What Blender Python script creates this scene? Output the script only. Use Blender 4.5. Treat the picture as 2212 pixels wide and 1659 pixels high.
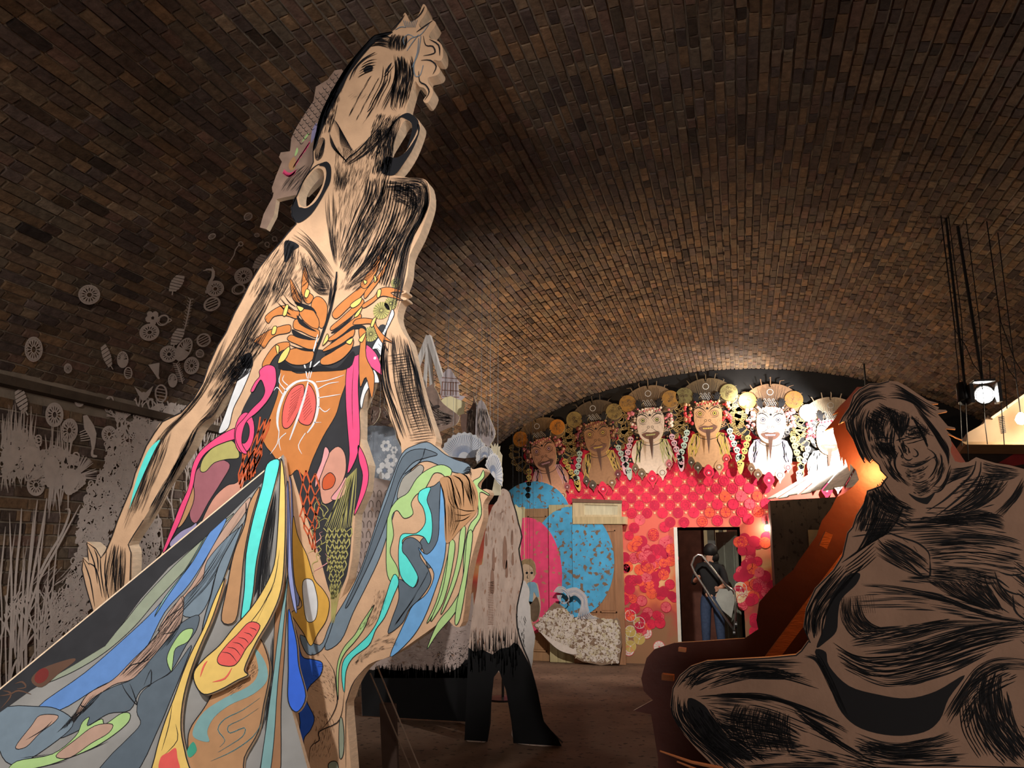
import bpy, bmesh, math, random
from math import sin, cos, pi, radians, sqrt, atan2, hypot
from mathutils import Vector, Matrix
from mathutils.geometry import delaunay_2d_cdt

for o in list(bpy.data.objects):
    bpy.data.objects.remove(o)
S = bpy.context.scene
COL = S.collection
rng = random.Random(7)

# ------------------------------------------------------------------ camera
YAW, PIT, F = radians(15.3), radians(11.5), 1770.0
CAM = Vector((0.1, 0.0, 1.63))
cd = bpy.data.cameras.new('camera'); cam = bpy.data.objects.new('camera', cd); COL.objects.link(cam)
cam.location = CAM; cam.rotation_euler = (pi/2 + PIT, 0, YAW)
cd.sensor_width = 36; cd.lens = F/2212*36; cd.clip_start = 0.05
S.camera = cam
FW = Vector((-sin(YAW)*cos(PIT), cos(YAW)*cos(PIT), sin(PIT)))
RT = Vector((cos(YAW), sin(YAW), 0)); UP = RT.cross(FW)
def ray(x, y): return FW + RT*((x-1106)/F) - UP*((y-829.5)/F)
def at_y(x, y, Y):
    d = ray(x, y); return CAM + d*((Y-CAM.y)/d.y)
def at_x(x, y, X):
    d = ray(x, y); return CAM + d*((X-CAM.x)/d.x)
def at_z(x, y, Z):
    d = ray(x, y); return CAM + d*((Z-CAM.z)/d.z)
def proj(p):
    v = p-CAM; z = v.dot(FW)
    return (1106+F*v.dot(RT)/z, 829.5-F*v.dot(UP)/z, z)

# ------------------------------------------------------------------ world, exposure
w = bpy.data.worlds.new('world'); S.world = w; w.use_nodes = True
w.node_tree.nodes['Background'].inputs[0].default_value = (1.0, 0.86, 0.72, 1)
w.node_tree.nodes['Background'].inputs[1].default_value = 0.0
vs = S.view_settings
vs.view_transform = 'Standard'; vs.look = 'None'; vs.exposure = 0.0; vs.gamma = 1.0; vs.use_curve_mapping = False

# ------------------------------------------------------------------ big lights: unseen gallery spots, and lamps added to brighten dim areas
def lamp(name, kind, loc, energy, color, size=0.1, target=None, spot=60, blend=0.5):
    d = bpy.data.lights.new(name, kind); d.energy = energy; d.color = color
    if kind == 'AREA': d.size = size
    else: d.shadow_soft_size = size
    if kind == 'SPOT': d.spot_size = radians(spot); d.spot_blend = blend
    o = bpy.data.objects.new(name, d); COL.objects.link(o); o.location = loc
    if target is not None:
        o.rotation_euler = (Vector(target)-Vector(loc)).to_track_quat('-Z', 'Y').to_euler()
    return o
LIGHTS = dict(
    key   = ('SPOT', (-0.75, -0.9, 3.75), 530, (1.0, 0.98, 0.97), 0.05, (-1.85, 2.8, 1.35), 47, 0.35),
    side  = ('SPOT', (1.35, -0.6, 3.7), 540, (1.0, 0.98, 0.96), 0.35, (-0.95, 2.9, 2.6), 30, 0.7),
    head  = ('SPOT', (-0.9, -0.6, 2.6), 230, (1.0, 0.97, 0.95), 0.1, (-1.05, 2.9, 3.4), 44, 0.8),
    room  = ('POINT', (2.2, -1.9, 1.7), 240, (1.0, 0.9, 0.82), 0.5, None, 0, 0),  # unseen point fill, added to lift the vault and the seated man
    stage = ('SPOT', (2.3, 4.2, 3.55), 1150, (1.0, 0.96, 0.93), 0.05, (-2.3, 6.9, 2.45), 44, 0.5),
    doors = ('SPOT', (-0.9, 7.6, 3.95), 950, (1.0, 0.9, 0.8), 0.06, (-1.8, 12.6, .95), 48, 0.6),  # unseen spot added to brighten the doors and end wall
    wash  = ('SPOT', (-0.6, -1.6, 2.9), 330, (1.0, 0.94, 0.88), 0.2, (-4.2, 5.0, 1.7), 46, 0.8),  # unseen spot, added so the left-wall paper reads brighter
)
for k, (kind, loc, e, c, s, t, sp, bl) in LIGHTS.items():
    lamp('unseen_light_'+k, kind, loc, e, c, s, t, sp or 60, bl)

# ------------------------------------------------------------------ materials
def lin(c):
    return tuple((x/12.92 if x <= .04045 else ((x+.055)/1.055)**2.4) for x in (v/255 for v in c))
MATS = {}
def mat(name, rgb, rough=0.75, var=0.12, scale=9.0, bump=0.0, bscale=60.0, metal=0.0, spec=0.3, stretch=(1,1,1), emit=None, wear=None):
    if name in MATS: return MATS[name]
    m = bpy.data.materials.new(name); m.use_nodes = True; MATS[name] = m
    nt = m.node_tree; b = nt.nodes['Principled BSDF']
    b.inputs['Roughness'].default_value = rough; b.inputs['Metallic'].default_value = metal
    b.inputs['Specular IOR Level'].default_value = spec
    c = lin(rgb)
    tc = nt.nodes.new('ShaderNodeTexCoord'); mp = nt.nodes.new('ShaderNodeMapping'); mp.inputs['Scale'].default_value = stretch
    nt.links.new(tc.outputs['Object'], mp.inputs[0])
    n = nt.nodes.new('ShaderNodeTexNoise'); n.inputs['Scale'].default_value = scale; n.inputs['Detail'].default_value = 6
    nt.links.new(mp.outputs[0], n.inputs['Vector'])
    r = nt.nodes.new('ShaderNodeValToRGB'); nt.links.new(n.outputs[0], r.inputs[0])
    r.color_ramp.elements[0].position = .3; r.color_ramp.elements[1].position = .7
    r.color_ramp.elements[0].color = (*[max(0, x*(1-var)) for x in c], 1); r.color_ramp.elements[1].color = (*[min(1, x*(1+var)) for x in c], 1)
    out = r.outputs[0]
    if wear:
        wc, thr = wear
        n2 = nt.nodes.new('ShaderNodeTexNoise'); n2.inputs['Scale'].default_value = 14; n2.inputs['Detail'].default_value = 10
        nt.links.new(mp.outputs[0], n2.inputs['Vector'])
        r2 = nt.nodes.new('ShaderNodeValToRGB'); nt.links.new(n2.outputs[0], r2.inputs[0])
        r2.color_ramp.elements[0].position = thr; r2.color_ramp.elements[1].position = thr+.04
        mx = nt.nodes.new('ShaderNodeMix'); mx.data_type = 'RGBA'
        nt.links.new(r2.outputs[0], mx.inputs[0]); nt.links.new(out, mx.inputs[6]); mx.inputs[7].default_value = (*lin(wc), 1)
        out = mx.outputs[2]
    nt.links.new(out, b.inputs['Base Color'])
    if bump:
        n3 = nt.nodes.new('ShaderNodeTexNoise'); n3.inputs['Scale'].default_value = bscale; n3.inputs['Detail'].default_value = 4
        nt.links.new(mp.outputs[0], n3.inputs['Vector'])
        bp = nt.nodes.new('ShaderNodeBump'); bp.inputs['Strength'].default_value = bump; bp.inputs['Distance'].default_value = .01
        nt.links.new(n3.outputs[0], bp.inputs['Height']); nt.links.new(bp.outputs[0], b.inputs['Normal'])
    if emit:
        b.inputs['Emission Color'].default_value = (*lin(emit[0]), 1); b.inputs['Emission Strength'].default_value = emit[1]
    return m
def brick_mat(name, objcol):
    m = bpy.data.materials.new(name); m.use_nodes = True; nt = m.node_tree; b = nt.nodes['Principled BSDF']
    b.inputs['Roughness'].default_value = .85; b.inputs['Specular IOR Level'].default_value = .25
    if objcol:
        s = nt.nodes.new('ShaderNodeObjectInfo').outputs['Color']
    else:
        a = nt.nodes.new('ShaderNodeAttribute'); a.attribute_name = 'bcol'; s = a.outputs['Color']
    g = nt.nodes.new('ShaderNodeNewGeometry')
    n = nt.nodes.new('ShaderNodeTexNoise'); n.inputs['Scale'].default_value = 24; n.inputs['Detail'].default_value = 8; n.inputs['Roughness'].default_value = .7
    nt.links.new(g.outputs['Position'], n.inputs['Vector'])
    r = nt.nodes.new('ShaderNodeValToRGB'); nt.links.new(n.outputs[0], r.inputs[0])
    r.color_ramp.elements[0].position = .3; r.color_ramp.elements[0].color = (.45, .42, .40, 1)
    r.color_ramp.elements[1].position = .72; r.color_ramp.elements[1].color = (1.25, 1.22, 1.15, 1)
    mx = nt.nodes.new('ShaderNodeMix'); mx.data_type = 'RGBA'; mx.blend_type = 'MULTIPLY'; mx.inputs[0].default_value = 1
    nt.links.new(s, mx.inputs[6]); nt.links.new(r.outputs[0], mx.inputs[7])
    nt.links.new(mx.outputs[2], b.inputs['Base Color'])
    n3 = nt.nodes.new('ShaderNodeTexNoise'); n3.inputs['Scale'].default_value = 70; n3.inputs['Detail'].default_value = 5
    nt.links.new(g.outputs['Position'], n3.inputs['Vector'])
    bp = nt.nodes.new('ShaderNodeBump'); bp.inputs['Strength'].default_value = .6; bp.inputs['Distance'].default_value = .006
    nt.links.new(n3.outputs[0], bp.inputs['Height']); nt.links.new(bp.outputs[0], b.inputs['Normal'])
    MATS[name] = m
    return m
brick_mat('brick_stuff', False); brick_mat('brick_piece', True)

# ------------------------------------------------------------------ object helpers
def tag(o, label=None, cat=None, group=None, kind=None):
    if label: o['label'] = label
    if cat: o['category'] = cat
    if group: o['group'] = group
    if kind: o['kind'] = kind
    return o
def thing(name, label, cat, loc=(0, 0, 0), group=None):
    o = bpy.data.objects.new(name, None); COL.objects.link(o); o.location = loc; o.empty_display_size = .1
    return tag(o, label, cat, group)
def link(name, verts, faces, mats, parent=None, idx=None, smooth=False):
    """verts in world space; stored relative to the parent's location"""
    off = Vector((0, 0, 0))
    p = parent
    while p is not None:
        off += p.location; p = p.parent
    me = bpy.data.meshes.new(name)
    me.from_pydata([tuple(Vector(v)-off) for v in verts], [], faces)
    for m in (mats if isinstance(mats, (list, tuple)) else [mats]): me.materials.append(m)
    if idx: me.polygons.foreach_set('material_index', idx)
    if smooth: me.polygons.foreach_set('use_smooth', [True]*len(me.polygons))
    me.update()
    o = bpy.data.objects.new(name, me); COL.objects.link(o)
    if parent is not None: o.parent = parent
    return o
def set_origin(o, loc):
    """move a top-level mesh object's origin to loc without moving it"""
    d = Vector(loc)-o.location
    o.data.transform(Matrix.Translation(-d)); o.location = loc
    return o
class MB:
    def __init__(s): s.v = []; s.f = []; s.i = []
    def add(s, vs, fs, mi=0):
        n = len(s.v); s.v += [Vector(v) for v in vs]; s.f += [tuple(a+n for a in f) for f in fs]; s.i += [mi]*len(fs)
    def box(s, a, b, mi=0):
        (x0, y0, z0), (x1, y1, z1) = a, b
        s.add([(x0,y0,z0),(x1,y0,z0),(x1,y1,z0),(x0,y1,z0),(x0,y0,z1),(x1,y0,z1),(x1,y1,z1),(x0,y1,z1)],
              [(0,3,2,1),(4,5,6,7),(0,1,5,4),(1,2,6,5),(2,3,7,6),(3,0,4,7)], mi)
    def obox(s, c, ux, uy, uz, mi=0):
        """oriented box: centre and three half-axis vectors"""
        c, ux, uy, uz = Vector(c), Vector(ux), Vector(uy), Vector(uz)
        s.add([c-ux-uy-uz, c+ux-uy-uz, c+ux+uy-uz, c-ux+uy-uz, c-ux-uy+uz, c+ux-uy+uz, c+ux+uy+uz, c-ux+uy+uz],
              [(0,3,2,1),(4,5,6,7),(0,1,5,4),(1,2,6,5),(2,3,7,6),(3,0,4,7)], mi)
    def bar(s, a, b, wdt, thk, up=(0, 0, 1), mi=0):
        a, b = Vector(a), Vector(b); d = (b-a); L = d.length; d.normalize()
        side = d.cross(Vector(up));
        if side.length < 1e-4: side = d.cross(Vector((0, 1, 0)))
        side.normalize(); nn = side.cross(d)
        s.obox((a+b)/2, d*(L/2), side*(wdt/2), nn*(thk/2), mi)
    def tube(s, pts, rad, seg=8, mi=0, cap=True):
        pts = [Vector(p) for p in pts]; n = len(pts)
        rs = rad if isinstance(rad, (list, tuple)) else [rad]*n
        base = len(s.v); prev = None
        for i, p in enumerate(pts):
            t = (pts[min(i+1, n-1)]-pts[max(i-1, 0)]).normalized()
            if prev is None:
                prev = t.cross(Vector((0, 0, 1)))
                if prev.length < .05: prev = t.cross(Vector((1, 0, 0)))
            prev = (prev-t*prev.dot(t)).normalized(); q = t.cross(prev)
            for k in range(seg):
                a = 2*pi*k/seg; s.v.append(p+(prev*cos(a)+q*sin(a))*rs[i])
        for i in range(n-1):
            for k in range(seg):
                a = base+i*seg+k; b = base+i*seg+(k+1) % seg
                s.f.append((a, b, b+seg, a+seg)); s.i.append(mi)
        if cap:
            s.f.append(tuple(base+k for k in range(seg))[::-1]); s.i.append(mi)
            s.f.append(tuple(base+(n-1)*seg+k for k in range(seg))); s.i.append(mi)
    def lathe(s, c, prof, axis=(0, 0, 1), seg=16, mi=0):
        c = Vector(c); ax = Vector(axis).normalized(); e = ax.orthogonal().normalized(); g = ax.cross(e); base = len(s.v)
        for r, h in prof:
            for k in range(seg):
                a = 2*pi*k/seg; s.v.append(c+ax*h+(e*cos(a)+g*sin(a))*r)
        for i in range(len(prof)-1):
            for k in range(seg):
                a = base+i*seg+k; b = base+i*seg+(k+1) % seg
                s.f.append((a, b, b+seg, a+seg)); s.i.append(mi)
    def build(s, name, mats, parent=None, smooth=False):
        return link(name, s.v, s.f, mats, parent, s.i, smooth)

def cr(pts, closed=False, n=5):
    """Catmull-Rom resample of 2-D points"""
    P = [Vector((p[0], p[1])) for p in pts]; m = len(P); out = []
    if m < 3: return P
    rngi = range(m) if closed else range(m-1)
    for i in rngi:
        if closed: a, b, c, d = P[i-1], P[i], P[(i+1) % m], P[(i+2) % m]
        else: a, b, c, d = P[max(i-1, 0)], P[i], P[i+1], P[min(i+2, m-1)]
        for k in range(n):
            t = k/n
            out.append(.5*((2*b)+(c-a)*t+(2*a-5*b+4*c-d)*t*t+(3*b-a-3*c+d)*t**3))
    if not closed: out.append(P[-1])
    return out
def T(ox, oy, s): return lambda *pts: [(ox+x/s, oy+y/s) for x, y in pts]

class Board:
    """a plane standing in the room; drawings on it are flat paint, boards have thickness"""
    def __init__(s, P, n):
        s.P = Vector(P); s.n = Vector(n).normalized()
        s.u = Vector((0, 0, 1)).cross(s.n).normalized(); s.v = s.n.cross(s.u)
    def uv(s, x, y):
        d = ray(x, y); t = (s.P-CAM).dot(s.n)/d.dot(s.n); q = CAM+d*t-s.P
        return (q.dot(s.u), q.dot(s.v))
    def pts(s, L): return [s.uv(x, y) for x, y in L]
    def w(s, p, d=0.0): return s.P+s.u*p[0]+s.v*p[1]+s.n*d
    def scale(s, x, y):
        a = s.uv(x, y); b = s.uv(x+1, y); return hypot(b[0]-a[0], b[1]-a[1])
def area(p):
    return sum(p[i-1][0]*p[i][1]-p[i][0]*p[i-1][1] for i in range(len(p)))/2
def dedupe(p):
    out = []
    for q in p:
        if not out or hypot(q[0]-out[-1][0], q[1]-out[-1][1]) > 1e-5: out.append((q[0], q[1]))
    if len(out) > 1 and hypot(out[0][0]-out[-1][0], out[0][1]-out[-1][1]) < 1e-5: out.pop()
    return out
def evenodd(p, loops):
    c = False
    for l in loops:
        for i in range(len(l)):
            (x1, y1), (x2, y2) = l[i-1], l[i]
            if (y1 > p[1]) != (y2 > p[1]) and p[0] < (x2-x1)*(p[1]-y1)/(y2-y1)+x1: c = not c
    return c
def tess(loops):
    loops = [dedupe(l) for l in loops]
    pts = []; ed = []
    for l in loops:
        b = len(pts); pts += [Vector((p[0], p[1])) for p in l]; ed += [(b+i, b+(i+1) % len(l)) for i in range(len(l))]
    vo, _, fo, _, _, _ = delaunay_2d_cdt(pts, ed, [], 1, 1e-6)
    out = []
    if len(loops) > 1: fo = [t for t in fo if evenodd((vo[t[0]]+vo[t[1]]+vo[t[2]])/3, loops)]
    for t in fo:
        a, b, c = (vo[i] for i in t[:3])
        ar = (b[0]-a[0])*(c[1]-a[1])-(b[1]-a[1])*(c[0]-a[0])
        out.append(tuple(t) if ar > 0 else tuple(t)[::-1])
    return loops, [(p.x, p.y) for p in vo], out
def slab(mb, B, loops, d0, d1, mi=0, ms=1, back=None):
    """extruded plate between offsets d0 (back) and d1 (front) along the board normal"""
    loops, pts, tr = tess(loops); n = len(pts); base = len(mb.v)
    mb.v += [B.w(p, d1) for p in pts]+[B.w(p, d0) for p in pts]
    for t in tr:
        mb.f.append(tuple(base+i for i in t)); mb.i.append(mi)
        mb.f.append(tuple(base+n+i for i in t[::-1])); mb.i.append(ms if back is None else back)
    base = len(mb.v); allp = [p for l in loops for p in l]; n = len(allp)
    mb.v += [B.w(p, d1) for p in allp]+[B.w(p, d0) for p in allp]
    o = 0
    for k, l in enumerate(loops):
        ccw = area(l) > 0
        if k > 0: ccw = not ccw
        m = len(l)
        for i in range(m):
            a, b = o+i, o+(i+1) % m
            f = (a, a+n, b+n, b)
            if not ccw: f = f[::-1]
            if k > 0: f = f
            mb.f.append(tuple(base+q for q in f)); mb.i.append(ms)
        o += m
class Ink:
    """flat paint and drawn lines on a board, collected in one mesh"""
    def __init__(s, B, d, jit=False): s.jit = jit; s.c = 0; s.B = B; s.d = d; s.v = []; s.f = []; s.i = []; s.r = random.Random(3)
    def fill(s, loops, mi=0, dd=0.0):
        dd = s.off(dd); loops, pts, tr = tess(loops); b = len(s.v)
        s.v += [s.B.w(p, s.d+dd) for p in pts]
        for t in tr: s.f.append(tuple(b+q for q in t)); s.i.append(mi)
    def off(s, dd):
        if not s.jit: return dd
        s.c += 1; return dd+(s.c*37 % 101)*3e-5
    def fillpx(s, L, mi=0, smooth=True, dd=0.0, n=4):
        p = cr(s.B.pts(L), True, n) if smooth else s.B.pts(L)
        s.fill([p], mi, dd)
    def stroke(s, p, w0, mi=0, taper=(0.15, 0.15), dd=0.0, smooth=3):
        """p in board units, w0 in board units"""
        if smooth and len(p) > 2: p = cr(p, False, smooth)
        n = len(p); b = len(s.v); dd = s.off(dd)
        if n < 2: return
        for i in range(n):
            a = p[max(i-1, 0)]; c = p[min(i+1, n-1)]
            tx, ty = c[0]-a[0], c[1]-a[1]; L = hypot(tx, ty) or 1e-6
            f = i/(n-1)
            if f < .5: k = taper[0]+(1-taper[0])*min(1, f*3)
            else: k = taper[1]+(1-taper[1])*min(1, (1-f)*3)
            hw = w0*k/2; nx, ny = -ty/L*hw, tx/L*hw
            s.v.append(s.B.w((p[i][0]+nx, p[i][1]+ny), s.d+dd)); s.v.append(s.B.w((p[i][0]-nx, p[i][1]-ny), s.d+dd))
        for i in range(n-1):
            q = b+2*i; s.f.append((q, q+1, q+3, q+2)); s.i.append(mi)
    def px(s, L, wpx, mi=0, taper=(0.2, 0.2), dd=0.0, smooth=3):
        k = s.B.scale(*L[len(L)//2]); s.stroke(s.B.pts(L), wpx*k, mi, taper, dd, smooth)
    def closed(s, L, wpx, mi=0, dd=0.0, smooth=True):
        p = s.B.pts(L); k = s.B.scale(*L[0])
        if smooth: p = cr(p, True, 4)
        p = list(p)+[p[0]]; s.stroke(p, wpx*k, mi, (1, 1), dd, 0)
    def ruled(s, A, C, n, wpx, mi=0, span=(.15, .9), dd=0.0, jit=.6, bias=None, cov=.42):
        """n hatch strokes between two guide curves (pixels)"""
        A = cr(A, False, 6); C = cr(C, False, 6); m = 24; r = s.r
        def samp(P, t):
            x = t*(len(P)-1); i = min(int(x), len(P)-2); return P[i].lerp(P[i+1], x-i)
        pa = [samp(A, t/8) for t in range(9)]; pc = [samp(C, t/8) for t in range(9)]
        ar = sum(((pa[t]-pc[t]).length+(pa[t+1]-pc[t+1]).length)/2*((pa[t+1]-pa[t]).length+(pc[t+1]-pc[t]).length)/2 for t in range(8))
        ln = sum((pa[t+1]-pa[t]).length+(pc[t+1]-pc[t]).length for t in range(8))/2*(span[0]+span[1])/2
        n = max(4, int(min(n*2.2, cov*ar/(ln*wpx*.36)))); lanes = max(3, int(n*(span[0]+span[1])/2*1.1))
        for i_ in range(n):
            k = ((i_*7 % lanes)+r.uniform(.15, .85))/lanes
            if bias: k = bias(k)
            L = r.uniform(*span); t0 = r.uniform(0, max(0, 1-L)); st = max(3, int(4+L*5))
            jx, jy = r.uniform(-jit, jit), r.uniform(-jit, jit); dk = r.uniform(-.02, .02)
            q = []
            for i in range(st):
                t = t0+L*i/(st-1); a = samp(A, t).lerp(samp(C, t), k+dk*i/st); q.append((a.x+jx, a.y+jy))
            s.px(q, wpx*r.uniform(.25, .62), mi, (.1, .1), dd, 2)
    def build(s, name, mats, parent): return link(name, s.v, s.f, mats, parent, s.i) if s.v else None
    def disc(s, c, r, mi=0, dd=0.0, seg=14, ry=None):
        s.fill([[(c[0]+r*cos(2*pi*k/seg), c[1]+(ry or r)*sin(2*pi*k/seg)) for k in range(seg)]], mi, dd)
    def ring(s, c, r, w, mi=0, dd=0.0, seg=18, ry=None):
        p = [(c[0]+r*cos(2*pi*k/seg), c[1]+(ry or r)*sin(2*pi*k/seg)) for k in range(seg+1)]
        s.stroke(p, w, mi, (1, 1), dd, 0)
# ================================================================== the vaulted room
HW, SPR, YE, Y0 = 4.2, 2.71, 12.7, -4.5          # half width, springing height, end wall, back of the room
def vz(x): return 4.35-2.77+2.77*sqrt(max(0, 1-(x/4.6)**2))
# arc-length table of the intrados
ARC = []; s_ = 0.0; px_ = -HW
for i in range(801):
    x = -HW+2*HW*i/800; z = vz(x)
    if i: s_ += hypot(x-px_, z-pz_)
    ARC.append((s_, x, z)); px_, pz_ = x, z
ARCL = s_
def arc(s):
    s = min(max(s, 0), ARCL); lo, hi = 0, 800
    while hi-lo > 1:
        m = (lo+hi)//2
        if ARC[m][0] <= s: lo = m
        else: hi = m
    a, b = ARC[lo], ARC[hi]; t = (s-a[0])/((b[0]-a[0]) or 1)
    return a[1]+(b[1]-a[1])*t, a[2]+(b[2]-a[2])*t
M_mortar = mat('lime_mortar', (132, 119, 104), .9, .25, 5, .4, 40)
def vshell(y0, y1, off, n=64):
    v = []; f = []
    for i in range(n+1):
        x, z = arc(ARCL*i/n)
        x2, z2 = arc(ARCL*i/n+.01) if i < n else (x, z)
        x1, z1 = arc(ARCL*i/n-.01) if i else (x, z)
        tx, tz = x2-x1, z2-z1; L = hypot(tx, tz); nx, nz = -tz/L, tx/L
        v += [(x+nx*off, y0, z+nz*off), (x+nx*off, y1, z+nz*off)]
    for i in range(n): f.append((2*i, 2*i+1, 2*i+3, 2*i+2))
    return v, f
v, f = vshell(Y0, YE, .014)
ceiling = tag(link('ceiling', v, f, M_mortar), 'brick barrel vault over the whole hall', kind='structure')

BR = [(96, 79, 67), (90, 73, 61), (104, 86, 70), (82, 68, 60), (110, 88, 68), (100, 78, 68), (94, 82, 70), (78, 66, 62), (108, 91, 74), (88, 75, 70), (114, 90, 68)]
def bcol(r):
    c = lin(r.choice(BR)); k = r.uniform(.95, 1.5)
    if r.random() < .05: k *= .5
    if r.random() < .04: k *= 1.4
    return tuple(min(1, x*k) for x in c)
def unit_brick(name, seed):
    r = random.Random(seed); mb = MB(); j = lambda: r.uniform(-.03, .03)
    top = [(-.5+abs(j()), -.5+abs(j()), 1), (.5-abs(j()), -.5+abs(j()), 1+j()), (.5-abs(j()), .5-abs(j()), 1), (-.5+abs(j()), .5-abs(j()), 1+j())]
    mb.add([(-.5,-.5,0), (.5,-.5,0), (.5,.5,0), (-.5,.5,0)]+top, [(4,5,6,7), (0,1,5,4), (1,2,6,5), (2,3,7,6), (3,0,4,7)])
    me = bpy.data.meshes.new(name); me.from_pydata([tuple(q) for q in mb.v], [], mb.f); me.materials.append(MATS['brick_piece']); return me
UB = [unit_brick('brick', k) for k in range(5)]
def lay_bricks(parent, bricks, keep, hide):
    """bricks: (centre, along, across, normal, length, height, proud, colour). the `keep` largest in view become parts, the rest one infill part"""
    sc = []
    for i, (c, a, b, n, L, H, pr, col) in enumerate(bricks):
        x, y, z = proj(c)
        k = 0
        if z > .3 and -10 < x < 2222 and -10 < y < 1669 and not hide(x, y):
            d = (c-CAM); k = L*H*abs(d.normalized().dot(n))/d.length_squared
        sc.append((k, i))
    sc.sort(reverse=True)
    big = {i for k, i in sc[:keep] if k > 0}
    r = random.Random(5); V = []; Fc = []; cols = []
    for i, (c, a, b, n, L, H, pr, col) in enumerate(bricks):
        if i in big:
            o = bpy.data.objects.new('brick', r.choice(UB)); COL.objects.link(o); o.parent = parent
            h = .014+pr
            M = Matrix((( a.x*L, b.x*H, n.x*h, c.x-n.x*.014), (a.y*L, b.y*H, n.y*h, c.y-n.y*.014), (a.z*L, b.z*H, n.z*h, c.z-n.z*.014), (0, 0, 0, 1)))
            o.matrix_world = M; o.color = (*col, 1)
        else:
            q = len(V); j = lambda: r.uniform(-.003, .003)
            for sx, sy in ((-1,-1), (1,-1), (1,1), (-1,1)): V.append(c+a*(sx*L/2)+b*(sy*H/2)-n*.014)
            for sx, sy in ((-1,-1), (1,-1), (1,1), (-1,1)): V.append(c+a*(sx*(L/2-.003)+j())+b*(sy*(H/2-.003)+j())+n*(pr+j()))
            Fc += [(q+4,q+5,q+6,q+7), (q,q+1,q+5,q+4), (q+1,q+2,q+6,q+5), (q+2,q+3,q+7,q+6), (q+3,q,q+4,q+7)]
            cols += [col]*20
    o = link('brick_infill', V, Fc, MATS['brick_stuff'], parent)
    at = o.data.color_attributes.new('bcol', 'FLOAT_COLOR', 'CORNER')
    buf = [x for c in cols for x in (*c, 1.0)]
    at.data.foreach_set('color', buf)
    tag(o, kind='stuff')
def behind_woman(x, y):
    if y > 480: return 430 < x < 900
    return abs(x-(830-(y-60)*.16)) < 120
# vault bricks
bricks = []; r = random.Random(11); P = .0625; nc = int(ARCL/P)
for i in range(nc):
    sc = (i+.5)*ARCL/nc
    x, z = arc(sc); x2, z2 = arc(sc+.01); x1, z1 = arc(sc-.01); tx, tz = x2-x1, z2-z1; L = hypot(tx, tz); tx /= L; tz /= L
    n = Vector((tz, 0, -tx)); b = Vector((tx, 0, tz)); y = .7+r.uniform(0, .2); wob = r.uniform(-.004, .004)
    while y < YE-.02:
        l = r.choice((.108, .112, .11, .215, .21, .16)); l = min(l, YE-y)
        if l > .03:
            bricks.append((Vector((x, y+l/2, z)), Vector((0, 1, 0)), b, n, l-.011, P-.011+r.uniform(-.003, .002), r.uniform(-.003, .006), bcol(r)))
        y += l
lay_bricks(ceiling, bricks, 300, behind_woman)
# side walls
def side_wall(name, sx, keep):
    X = sx*HW; n = Vector((-sx, 0, 0))
    o = tag(link(name, [(X, Y0, 0), (X, YE, 0), (X, YE, SPR+.05), (X, Y0, SPR+.05)], [(0,1,2,3) if sx > 0 else (3,2,1,0)], M_mortar), kind='structure')
    bl = []; r = random.Random(21+sx); z = .04; row = 0
    while z < SPR-.13:
        y = 1.2+(.11 if row % 2 else 0)
        while y < YE-.1:
            l = .222 if row % 3 else .112
            bl.append((Vector((X-sx*.014, y+l/2, z)), Vector((0, 1, 0)), Vector((0, 0, 1)), n, l-.012, .075-.012, r.uniform(-.003, .007), bcol(r)))
            y += l
        z += .075; row += 1
    lay_bricks(o, bl, keep, lambda x, y: y > 1150-.75*x+350 or 440 < x < 900)
    return o
wall_left = tag(side_wall('wall_left', -1, 300), 'brick side wall behind the white paper cut-outs')
wall_right = tag(side_wall('wall_right', 1, 0), 'brick side wall behind the seated cut-out')
M_ledge = mat('ledge_stone', (78, 66, 54), .9, .3, 6, .4, 30)
for k, sx in enumerate((-1, 1)):      # string course with a shadow gap under the springing
    mb = MB(); X = sx*HW
    y = Y0
    while y < YE:
        y1 = min(y+.62, YE)
        mb.box((min(X, X-sx*.10), y+.004, SPR-.10), (max(X, X-sx*.10), y1-.004, SPR-.045)); y = y1
    tag(mb.build('trim_%d' % (k+1), M_ledge), 'projecting stone ledge along the foot of the vault', kind='structure')
# floor
def floor_mat():
    m = mat('worn_concrete', (104, 82, 67), .8, .3, 1.6, .35, 22, spec=.2, wear=((62, 48, 40), .6))
    return m
floor = tag(link('floor', [(-HW, Y0, 0), (HW, Y0, 0), (HW, YE+3, 0), (-HW, YE+3, 0)], [(0,1,2,3)], floor_mat()), 'worn brown concrete floor', kind='structure')
# back wall behind the camera
v = [(-HW, Y0, 0), (HW, Y0, 0)]+[(arc(ARCL*(1-i/40))[0], Y0, arc(ARCL*(1-i/40))[1]) for i in range(41)]
tag(link('wall_back', v, [tuple(range(len(v)))], mat('back_plaster', (92, 76, 62), .9, .2, 4)), kind='structure')

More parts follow.
